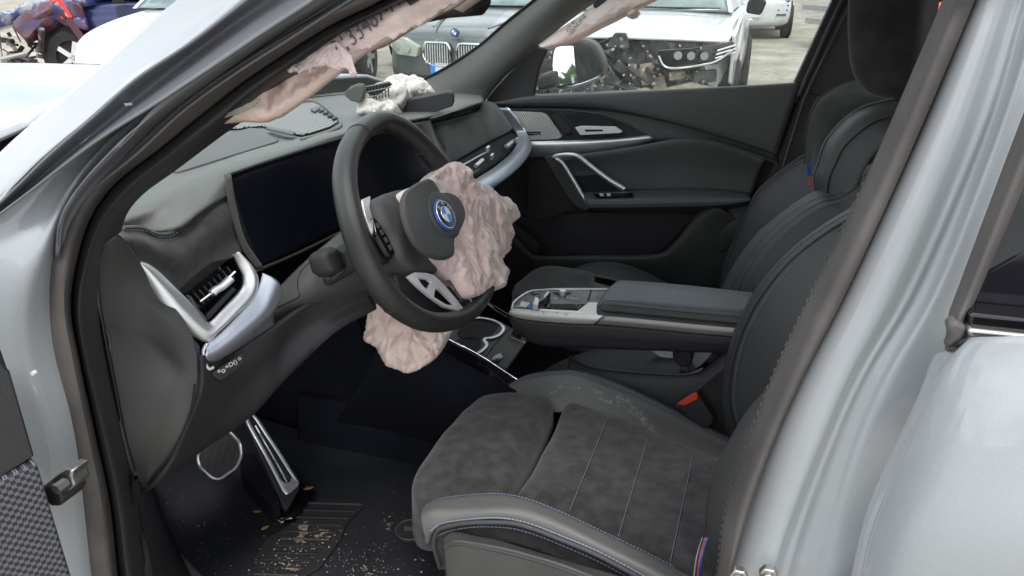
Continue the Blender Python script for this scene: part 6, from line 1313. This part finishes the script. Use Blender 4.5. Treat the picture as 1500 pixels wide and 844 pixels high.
# dirt on the mat
rg = random.Random(11)
mb = MB()
def crumb(px, py, s, z=zf + .004):
    q = at(px, py, ('z', z + s * .1)); n = rg.randint(4, 6); a0 = rg.uniform(0, 6.3); e = rg.uniform(.5, 1)
    top = [q + V(math.cos(a0 + k * 6.283 / n) * s * rg.uniform(.6, 1.1), math.sin(a0 + k * 6.283 / n) * s * e * rg.uniform(.6, 1.1), rg.uniform(0, .25) * s) for k in range(n)]
    mb.add(top + [q + V(0, 0, s * rg.uniform(.2, .5))], [(k, (k + 1) % n, n) for k in range(n)])
for _ in range(150):
    t = rg.random(); crumb(395 + rg.gauss(0, 24) + 80 * t, 838 - 62 * t + rg.gauss(0, 7), rg.uniform(.0008, .0028), zf + .012)
for _ in range(260): crumb(rg.uniform(232, 640), 700 + 150 * rg.random() ** .8, rg.uniform(.0005, .0014))
for _ in range(110): crumb(rg.gauss(520, 34), rg.gauss(818, 14), rg.uniform(.0005, .0018))
for _ in range(40): crumb(rg.gauss(540, 20), rg.gauss(838, 6), rg.uniform(.0008, .0026))
for _ in range(22): crumb(rg.gauss(568, 3), rg.gauss(768, 6), rg.uniform(.0008, .002))
for px, py in ((608, 820), (620, 821), (583, 834), (617, 838), (571, 757), (600, 845)): crumb(px, py, .0030)
tag(mb.build('dirt_crumbs', 'crumb', None, None), kind='stuff')
mb = MB()
for i in range(120):
    for j2 in range(60):
        px = 372 + 140 * i / 120; py = 764 + 74 * j2 / 60
        if px < 372 + (834 - py) * .55 - 6 or px > 440 + (836 - py) * .95: continue
        q = at(px, py, ('z', zf + .011)); k = noise.fractal(q * 34 + V(2.4, 7, 0), .8, 2.2, 4)
        g_ = math.exp(-((px - 445) / 60) ** 2 - ((py - 792) / 24) ** 2)
        if k * .5 + g_ * .34 > .40:
            sx = at(px + 1.3, py, ('z', zf + .011)) - q; sy_ = at(px, py + 1.4, ('z', zf + .011)) - q; h_ = V(0, 0, .0006 + .0012 * abs(noise.noise(q * 200)))
            n0 = len(mb.v); mb.v += [q + h_, q + sx + h_, q + sx + sy_ + h_, q + sy_ + h_]; mb.f.append((n0, n0 + 1, n0 + 2, n0 + 3)); mb.mi.append(0)
tag(mb.build('dried_mud', 'mud', None, 180), kind='stuff')
def leaf(px, py, s, a, label, z=zf + .012):
    q = at(px, py, ('z', z)); c, sn_ = math.cos(a), math.sin(a); vs = []
    o = [(-1, 0), (-.5, .35), (0, .5), (.5, .36), (1.1, 0), (.5, -.36), (0, -.5), (-.5, -.33)]
    for x, y in o + [(0, 0)]: vs.append(q + V((x * c - y * sn_) * s, (x * sn_ + y * c) * s, .35 * s * (abs(y) + .3 * x * x)))
    ob = newmesh('dry_leaf', vs, [(i, (i + 1) % 8, 8) for i in range(8)], 'leaf_dry', None, 180); solid(ob, .0006); tag(ob, label, 'leaf', 'dry leaves on the floor mat'); return ob
leaf(452, 716, .011, .6, 'curled orange leaf at the foot of the accelerator pedal', zf + .03)
leaf(412, 762, .013, 2.4, 'pale brown leaf on the bracket behind the pedal')
leaf(388, 774, .009, 1.1, 'small brown leaf between the sill and the heel pad', zf + .004)
leaf(376, 750, .008, 0.3, 'tiny reddish leaf on bare carpet beside the brake pedal', zf + .004)

# ================================================================== PARKED WRECKS AROUND THE CAR
def ring_pts(w, zb, zs_, zt, y, k=7):
    """half section from sill to centre line, then mirrored"""
    h = [(w * .86, zb), (w * .97, zb + .10), (w, zb + (zs_ - zb) * .45), (w * .985, zb + (zs_ - zb) * .75), (w * .94, zs_), (w * .80, zs_ + (zt - zs_) * .7), (w * .45, zt - .006), (0, zt)]
    r = [V(x, y, z) for x, z in h]; l = [V(-x, y, z) for x, z in h[-2::-1]]
    return r + l
def car_shell(root, m, secs, name='body'):
    rings = [ring_pts(w_, zb, zs_, zt, y) for y, w_, zb, zs_, zt in secs]; n = len(rings[0]); vs = [p for r in rings for p in r]
    fs = [(i * n + j, i * n + (j + 1) % n, (i + 1) * n + (j + 1) % n, (i + 1) * n + j) for i in range(len(rings) - 1) for j in range(n)]
    fs += [tuple(range(n)), tuple(range(len(vs) - 1, len(vs) - n - 1, -1))]
    o = newmesh(name, vs, fs, m, root, 50); s = o.modifiers.new('smooth', 'SUBSURF'); s.levels = 2; s.render_levels = 2; return o
def wheel(root, x, y, r=.34, wd=.22):
    o = empty('wheel', (x, y, r)); o.parent = root; sx = 1 if x > 0 else -1
    prof = [(r * .62, -wd / 2), (r * .9, -wd / 2), (r, -wd * .36), (r, wd * .36), (r * .9, wd / 2), (r * .62, wd / 2)]; S_ = 28; vs = []; fs = []
    for i in range(S_):
        a = 2 * math.pi * i / S_
        for rr, xx in prof: vs.append(V(xx, math.cos(a) * rr, math.sin(a) * rr))
    q = len(prof); fs = [(i * q + j, i * q + (j + 1) % q, ((i + 1) % S_) * q + (j + 1) % q, ((i + 1) % S_) * q + j) for i in range(S_) for j in range(q)]
    newmesh('tyre', vs, fs, 'tyre', o, 40)
    mb = MB()
    for i in range(5):
        a = 2 * math.pi * i / 5; d = V(0, math.cos(a), math.sin(a)); mb.box(V(sx * wd * .40, 0, 0) + d * r * .33, d * r * .31, d.cross(V(1, 0, 0)) * .03, V(.012, 0, 0))
    mb.rod(V(sx * wd * .30, 0, 0), V(sx * wd * .44, 0, 0), .06, 12); mb.rod(V(-.02, 0, 0), V(sx * wd * .2, 0, 0), r * .6, 24, 0)
    newmesh('wheel_rim', mb.v, mb.f, 'silver', o, 35)
def greenhouse(root, m, y0=1.25, y1=2.05, y2=3.6, y3=4.35, zb=1.03, zr=1.52, wb=.80, wr=.60):
    ro = prism('roof', [V(-wr, y1, zr - .02), V(-wr * .6, y1 - .04, zr), V(wr * .6, y1 - .04, zr), V(wr, y1, zr - .02), V(wr, y2, zr - .03), V(-wr, y2, zr - .03)], V(0, 0, .03), m, root, .02)
    for sx in (-1, 1):
        for (a, b, tk) in (((wb, y0, zb), (wr, y1, zr), .035), ((wb + .02, 2.35, zb), (wr + .01, 2.4, zr), .03), ((wb, 3.3, zb), (wr, 3.3, zr), .03), ((wb, y3, zb), (wr, y2, zr), .05)):
            mb = MB(); p, q = V(sx * a[0], a[1], a[2]), V(sx * b[0], b[1], b[2]); mb.box((p + q) / 2, (q - p) / 2, V(0, tk, 0), V(.02, 0, .0)); bev(mb.build('roof_pillar', m, root), .006)
        for ya, yb, ta, tb in ((y0 + .10, 2.32, y1 + .03, 2.37), (2.40, 3.27, 2.44, 3.27), (3.33, y3 - .12, 3.33, y2 - .05)):
            prism('side_window', [V(sx * (wb + .01), ya, zb + .01), V(sx * (wb + .01), yb, zb + .01), V(sx * (wr + .01), tb, zr - .02), V(sx * (wr + .01), ta, zr - .02)], V(-sx * .006, 0, 0), 'car_glass', root, 0)
    k = []
    for u in (0, .33, .66, 1): k.append([V(x * (wb + (wr - wb) * u - .02), y0 - .12 * (1 - x * x) + (y1 - y0 - .02) * u, zb + (zr - zb) * u + .01) for x in (-1, -.6, -.2, .2, .6, 1)])
    loft('windscreen', k, 'car_glass', root, n=20, sub=4, thick=.006)
    k = [[V(x * (wb - .03), y3 - .02, zb + .02) for x in (-1, 0, 1)], [V(x * (wr - .02), y2 + .02, zr - .02) for x in (-1, 0, 1)]]
    loft('rear_window', k, 'car_glass', root, n=10, sub=2, thick=.006)
def bg_car(name, label, loc, head, m, group='parked damaged cars around the open car', roof=True, wheels=True, secs=None, skip_front=False):
    root = tag(empty(name, (loc[0], loc[1], 0), math.atan2(head[0], -head[1])), label, 'car', group)
    S1 = secs or [(0, .66, .34, .66, .70), (.06, .80, .26, .78, .82), (.30, .87, .22, .86, .90), (.75, .90, .21, .93, .98), (1.25, .91, .21, .98, 1.03), (1.5, .915, .21, 1.0, 1.05), (2.6, .92, .21, 1.01, 1.05), (3.8, .91, .21, 1.02, 1.06), (4.35, .86, .26, 1.0, 1.05), (4.5, .74, .36, .9, .94)]
    if skip_front: S1 = [s for s in S1 if s[0] >= .3]
    car_shell(root, m, S1)
    if roof: greenhouse(root, m)
    for y in (.85, 3.55):
        for x in (-.82, .82):
            prism('wheel_arch', [V(x * 1.105, y + math.cos(a) * .40, .36 + math.sin(a) * .40) for a in [math.pi * 2 * k / 24 for k in range(24)]], V(-x * .2, 0, 0), 'black', root, 0)
            if wheels: wheel(root, x * 1.02, y)
    return root
# --- silver crossover with its nose torn open
hx, hy = -1.22, 5.05
hd = bg_car('wrecked_crossover', 'silver white crossover with torn off bumper and exposed engine bay beyond the passenger window', (hx, hy), (0, -1), 'silver_car', skip_front=True)
loft('bonnet', [[V(x * .86, .10 + .10 * x * x, .885 - .02 * x * x) for x in (-1, -.6, -.2, .2, .6, 1)], [V(x * .88, .5, .965 - .04 * x * x) for x in (-1, -.6, -.2, .2, .6, 1)], [V(x * .88, 1.1, 1.035 - .05 * x * x) for x in (-1, -.6, -.2, .2, .6, 1)], [V(x * .86, 1.3, 1.05 - .05 * x * x) for x in (-1, -.6, -.2, .2, .6, 1)]], 'white_car', hd, n=30, sub=5, thick=.02)
prism('latch_bracket', [V(-.10, .03, .80), V(.10, .03, .80), V(.06, .03, .92), V(-.03, .03, .92)], V(0, .05, 0), 'scrap', hd, .01)
prism('radiator', [V(-.80, .18, .28), V(.62, .18, .28), V(.66, .18, .86), V(-.80, .18, .86)], V(0, .06, 0), 'scrap', hd, .01)
rg = random.Random(5)
for k in range(60):
    a = V(rg.uniform(-.85, .82), rg.uniform(.02, .16), rg.uniform(.25, .80)); a.z = min(a.z, .62) if a.x > .28 else a.z; b = a + V(rg.uniform(-.35, .35), rg.uniform(-.05, .08), rg.uniform(-.16, .16)); mb = MB()
    mb.rod(a, b, rg.uniform(.004, .014), 6); mb.build('torn_pipe', rg.choice(['scrap', 'scrap', 'plastic_dark', 'plastic_dark', 'scrap_light', 'rubber_black']), hd)
for k in range(46):
    a = V(rg.uniform(-.82, .80), rg.uniform(.05, .17), rg.uniform(.28, .78)); a.z = min(a.z, .60) if a.x > .26 else a.z; s = rg.uniform(.03, .12); mb = MB()
    u = V(rg.uniform(-1, 1), rg.uniform(-.3, .3), rg.uniform(-1, 1)).normalized(); v_ = u.cross(V(0, 1, .2)).normalized(); mb.box(a, u * s, v_ * s * rg.uniform(.3, .9), u.cross(v_) * s * .25)
    bev(mb.build('torn_panel', rg.choice(['scrap', 'scrap', 'plastic_dark', 'plastic_dark', 'dust_brown', 'scrap']), hd), .006)
mb = MB()
for k in range(150):
    a = V(rg.uniform(-.84, .86), rg.uniform(-.03, .10), rg.uniform(.25, .84)); s = rg.uniform(.003, .009); u = V(rg.uniform(-1, 1), rg.uniform(-1, 1), rg.uniform(-1, 1)).normalized(); v_ = u.cross(V(0, 1, .2)).normalized(); mb.box(a, u * s * 1.6, v_ * s, u.cross(v_) * s * .5)
mb.build('broken_bits', 'scrap_light', hd)['kind'] = 'stuff'
pillow('mud_lump', [V(.02, .0, .42), V(.25, 0, .50), (V(.48, .02, .44)), V(.52, 0, .30), V(.3, 0, .22), V(0, 0, .26)], V(0, -1, 0), .06, 'dust_brown', hd, n=40, rings=8, back=.1)
pillow('mud_lump', [V(.40, .0, .50), V(.62, 0, .56), (V(.78, .02, .52)), V(.76, 0, .28), V(.45, 0, .26)], V(0, -1, 0), .05, 'dust_brown', hd, n=40, rings=8, back=.1)
hl = prism('headlight', [V(.33, -.02, .80), V(.60, .0, .82), V(.90, .14, .87), V(.92, .18, .79), V(.80, .06, .70), V(.44, -.04, .65), V(.34, -.04, .71)], V(0, .14, 0), 'gloss_black', hd, .008)
tube('daytime_strip', [V(.35, -.06, .76), V(.40, -.065, .685), V(.50, -.065, .67), V(.70, -.02, .70), V(.80, .03, .73), V(.91, .12, .81)], .010, 'lamp_glass', hl, seg=6)
for x, y in ((.50, -.05), (.60, -.04), (.70, -.02)):
    mb = MB(); mb.rod(V(x, y + .03, .765), V(x, y, .765), .032, 12); mb.build('lamp_lens', 'lamp_glass', hl)
for k in range(3): tube('side_reflector', [V(.78 + k * .005, .03, .745 + .03 * k), V(.92, .14, .785 + .028 * k)], .007, 'silver', hl, seg=5)
prism('front_wing', [V(.905, .34, .90), V(.91, 1.3, 1.0), V(.92, 1.3, .5), V(.93, 1.12, .34), V(.93, 1.05, .64), V(.93, .85, .74), V(.92, .64, .66), V(.92, .50, .48), V(.91, .36, .52)], V(-.03, 0, 0), 'silver_car', hd, .008)
hm = prism('door_mirror', fillet([V(.92, 1.42, 1.02), V(1.06, 1.40, 1.0), V(1.10, 1.40, 1.12), V(1.0, 1.40, 1.17), V(.93, 1.40, 1.13)], .03), V(0, .12, 0), 'black', hd, .015)
tube('door_handle', [V(.93, 2.25, .90), V(.955, 2.33, .905), V(.93, 2.42, .91)], .012, 'chrome', hd, seg=6)
tube('wiper', [V(-.3, 1.22, 1.075), V(.1, 1.13, 1.07), V(.7, 1.26, 1.06)], .008, 'black', hd, seg=5)
# --- dark grey saloon nose seen through the windscreen
bx0, by0 = -2.92, 5.75
bd = bg_car('grey_saloon', 'dusty dark grey saloon with twin kidney grilles seen through the windscreen', (bx0, by0), (-.12, -1), 'grey_car')
for sx in (-1, 1):
    o = [V(sx * (.03 + .26 * u), -.03 + .02 * abs(u), .60 + .17 * v_) for u, v_ in ((0, .1), (.08, 0), (.7, 0), (.95, .25), (1, .6), (.9, 1), (.1, 1), (0, .8))]
    o = [V(p.x * 1.22, p.y, (p.z - .77) * 1.25 + .74) for p in o]
    gk = prism('grille', o, V(0, .05, 0), 'black', bd, .004)
    tube('grille_surround', [p + V(0, -.006, 0) for p in fillet(o, .03)], .012, 'chrome', gk, n=0, seg=6, closed=True)
    for k in range(10):
        x = sx * (.065 + .027 * k); mb = MB(); mb.box(V(x, -.03, .635), V(.0040, 0, 0), V(0, .012, 0), V(0, 0, .092)); mb.build('grille_bar', 'silver', gk)
    hl = prism('headlight', fillet([V(sx * .40, -.06, .60), V(sx * .38, -.05, .70), V(sx * .56, -.02, .77), V(sx * .80, .12, .79), V(sx * .82, .12, .68), V(sx * .66, .0, .61)], .02), V(0, .12, 0), 'lamp_yellow', bd, .006)
    mb = MB(); mb.rod(V(sx * .52, .03, .68), V(sx * .52, -.055, .68), .045, 14); mb.build('lamp_lens', 'lamp_glass', hl)
    mb = MB(); mb.rod(V(sx * .66, .10, .69), V(sx * .66, -.01, .69), .045, 14); mb.build('lamp_lens', 'lamp_glass', hl)
q = V(0, .0, .83); mb = MB(); mb.rod(q + V(0, .03, 0), q + V(0, -.01, .008), .040, 20); bem = mb.build('emblem', 'gloss_black', bd)
for k in range(4):
    a0 = k * math.pi / 2; vs = [q + V(0, -.013, .008)] + [q + V(math.cos(a0 + t * math.pi / 8) * .027, -.013, .008 + math.sin(a0 + t * math.pi / 8) * .027) for t in range(5)]
    solid(newmesh('emblem_quarter', vs, [(0, i, i + 1) for i in range(1, 5)], 'white_enamel' if k % 2 else 'blue_light', bem, None), .002)
pt = prism('number_plate', [V(-.26, -.03, .44), V(.26, -.03, .44), V(.26, -.03, .55), V(-.26, -.03, .55)], V(0, .01, 0), 'plate_white', bd, .003)
prism('plate_band', [V(-.26, -.033, .44), V(-.21, -.033, .44), V(-.21, -.033, .55), V(-.26, -.033, .55)], V(0, .003, 0), 'blue_light', pt, 0)
prism('air_intake', fillet([V(-.75, -.01, .32), V(.75, -.01, .32), V(.68, -.01, .42), V(-.68, -.01, .42)], .03), V(0, .06, 0), 'black', bd, .005)
for sx in (-1, 1): tube('bonnet_crease', [V(sx * .30, .12, .875), V(sx * .42, .6, .955), V(sx * .55, 1.15, 1.02)], .010, 'grey_car', bd, seg=6)
# --- white car, left of the windscreen pillar
wc = bg_car('white_hatchback', 'clean white hatchback nose in front of the crushed blue car', (-5.12, 4.2), (.22, -1), 'white_car')
hl = prism('headlight', fillet([V(.52, -.0, .58), V(.56, .02, .68), V(.80, .26, .76), V(.86, .36, .74), V(.80, .20, .62), V(.66, .02, .56)], .02), V(-.06, .1, 0), 'lamp_glass', wc, .006)
hl = prism('headlight', fillet([V(-.52, -.0, .58), V(-.56, .02, .68), V(-.80, .26, .76), V(-.86, .36, .74), V(-.80, .20, .62), V(-.66, .02, .56)], .02), V(.06, .1, 0), 'lamp_glass', wc, .006)
prism('grille', fillet([V(-.4, -.02, .55), V(.4, -.02, .55), V(.46, -.02, .64), V(-.46, -.02, .64)], .02), V(0, .05, 0), 'black', wc, .004)
# --- crushed blue car
bl = bg_car('crushed_blue_car', 'dark blue car with crumpled front wing and red sticker on its pillar', (-9.66, 7.2), (-.93, -.32), 'blue_car', skip_front=True)
def crum(v, s, u): return v + V(.06 * noise.noise(v * 5), .05 * noise.noise(v * 6 + V(3, 0, 0)), .05 * ridged(v, 4, 3))
pillow('crumpled_bonnet', [V(.98, -.35, .60), V(.95, .35, .86), V(.90, 1.2, 1.0), V(.2, 1.3, 1.1), V(-.7, 1.2, 1.05), V(-.8, .3, .95), V(-.5, -.45, .75), V(.4, -.5, .62)], V(.2, -.2, 1).normalized(), .12, 'tarp', bl, n=90, rings=24, back=.03, disp=crum)
pillow('crumpled_wing', [V(.97, .2, .72), V(.98, .62, .98), V(.96, 1.1, .98), V(.96, 1.15, .62), V(.97, .8, .74), V(1.02, .35, .50)], V(1, 0, 0), .05, 'rust', bl, n=60, rings=12, back=.03, disp=crum)
stk = prism('sticker_post', [V(1.02, 1.10, .40), V(1.02, 1.20, .40), V(1.02, .78, 1.20), V(1.02, .68, 1.20)], V(-.03, 0, 0), 'rust', bl, .004)
stc = prism('sticker', [V(1.027, .86, .82), V(1.027, 1.00, .84), V(1.027, .83, 1.20), V(1.027, .70, 1.17)], V(-.005, 0, 0), 'red_sticker', bl, 0)
for k, ch in enumerate('8H10R'):
    t = (k + .6) / 5; text('lettering', ch, .075, V(1.029, .765 + .165 * t, 1.16 - .32 * t), V(0, 1, .2), V(0, .35, 1), 'white_print', stc, .0006)
for k in range(40):
    a = V(rg.uniform(.3, .95), rg.uniform(-.3, .5), rg.uniform(.2, .6)); b = a + V(rg.uniform(-.3, .2), rg.uniform(-.3, .3), rg.uniform(-.2, .3)); mb = MB(); mb.rod(a, b, rg.uniform(.01, .04), 6); mb.build('torn_pipe', rg.choice(['scrap', 'plastic_dark', 'scrap_light']), bl)
prism('door_panel', fillet([V(.935, 1.55, .35), V(.935, 2.5, .35), V(.935, 2.5, .98), V(.935, 1.5, .98)], .05), V(-.02, 0, 0), 'blue_car', bl, .01)
tube('door_crease', [V(.93, 1.5, .70), V(.955, 2.0, .74), V(.93, 2.5, .78)], .02, 'blue_car', bl, seg=8)
prism('door_mirror', fillet([V(.95, 1.55, 1.0), V(1.10, 1.55, 1.0), V(1.12, 1.55, 1.12), V(.96, 1.55, 1.14)], .03), V(0, .16, 0), 'gloss_black', bl, .02)
# --- teal car behind, white van, scrap heap, orange machine
tcx = bg_car('dark_hatchback', 'dark green hatchback between the blue wreck and the grey saloon', (-4.9, 9.6), (0, -1), 'teal_car')
wv = bg_car('white_van', 'white van parked far behind the silver crossover', (-.62, 16.6), (.05, -1), 'white_car')
for k in range(4):
    mb = MB(); mb.box(V(.66 + .02 * k, .02 + .03 * k, .50 + .09 * k), V(.10, .03, 0), V(0, .01, 0), V(0, 0, .015)); mb.build('bumper_slot', 'plastic_dark', wv)
prism('number_plate', [V(-.26, -.03, .44), V(.26, -.03, .44), V(.26, -.03, .55), V(-.26, -.03, .55)], V(0, .01, 0), 'plate_white', wv, .003)
hp_ = tag(empty('scrap_stack', (1.35, 15.4, 0)), 'small dark stack of scrap beside the door frame on the gravel', 'scrap')
for k in range(16):
    a = V(rg.uniform(-.5, .5), rg.uniform(-.4, .4), .08 + .10 * k); mb = MB(); u = V(rg.uniform(-1, 1), rg.uniform(-1, 1), 0).normalized(); mb.box(a, u * rg.uniform(.25, .55), V(-u.y, u.x, 0) * rg.uniform(.15, .35), V(0, 0, .05)); mb.build('scrap_piece', rg.choice(['scrap', 'scrap', 'scrap_light']), hp_)
og = tag(empty('orange_machine', (1.15, 5.0, 0)), 'orange machine standing beyond the rear side window', 'machine')
prism('body', fillet([V(-.75, 0, .55), V(1.2, 0, .5), V(1.2, 0, 1.15), V(-.5, 0, 1.19), V(-.72, 0, 1.0)], .08), V(0, 1.2, 0), 'orange', og, .02)
prism('engine_cover', fillet([V(-.5, .1, 1.19), V(1.1, .1, 1.19), V(1.1, .1, 1.6), V(-.3, .1, 1.5)], .05), V(0, 1.0, 0), 'plastic_dark', og, .02)
tube('guard_rail', [V(-.80, -.03, .62), V(-.66, -.05, .86), V(-.4, -.05, .96), V(1.0, -.05, .98)], .03, 'orange', og, seg=8)
for y in (.1, 1.1): 
    for x in (-.4, .9): wheel(og, x, y, .3, .2)
# --- wood reflected in the door mirror
mb = MB(); rg = random.Random(3)
for k in range(2600):
    a = rg.uniform(-.5, 1.1); d = rg.uniform(26, 34); hgt = 3.2 + 1.6 * noise.noise(V(a * 9, 0, 0)); c = V(math.cos(a) * d, math.sin(a) * d + 2, rg.uniform(.1, 1) ** .7 * hgt)
    u = V(rg.uniform(-1, 1), rg.uniform(-1, 1), rg.uniform(-1, 1)).normalized(); v_ = u.cross(V(.3, .2, 1)).normalized(); s = rg.uniform(.2, .5)
    n0 = len(mb.v); mb.v += [c + u * s, c + v_ * s * .7, c - u * s, c - v_ * s * .7]; mb.f.append((n0, n0 + 1, n0 + 2, n0 + 3)); mb.mi.append(0)
tag(mb.build('treeline', 'leafy', None, None), kind='stuff')

# ================================================================== HIERARCHY: thing > part > sub-part, no deeper
def depth(o):
    k = 0
    while o.parent: o = o.parent; k += 1
    return k
for o in list(COL.objects):
    if depth(o) > 2:
        top = o
        while depth(top) > 1: top = top.parent
        if depth(o) > 2: o['_p'] = top.name
for o in list(COL.objects):
    if '_p' in o: o.parent = bpy.data.objects[o['_p']]; del o['_p']
LAB = {'steering_wheel': 'black leather steering wheel with its centre cover torn loose', 'driver_seat': 'charcoal suede seat with grey leather bolsters and blue stitching nearest the open door',
       'passenger_seat': 'black leather seat beyond the centre armrest', 'centre_console': 'floating console with silver rim, selector and padded armrest', 'dashboard': 'grey dashboard top with curved black screen and silver trim',
       'passenger_door': 'closed dark door panel with silver pull handle', 'rear_door': 'closed pale grey rear door at the right', 'front_door': 'open front door with woven pocket at the lower left',
       'hood': 'pale grey bonnet beyond the windscreen pillar', 'center_pillar': 'pale grey painted door pillar right of the seats', 'passenger_airbag': 'white cloth bag burst out between torn dashboard flaps',
       'airbag': 'crumpled pink cloth hanging from the steering wheel', 'curtain_airbag': 'pink and white cloth hanging along the windscreen pillar', 'accelerator_pedal': 'long silver framed pedal', 'brake_pedal': 'wide black pedal with a metal rim'}
for o in COL.objects:
    k = o.name.split('.')[0]
    if k in LAB and o.parent is not None and o.parent.name.startswith('damaged_car'): o['label'] = LAB[k]
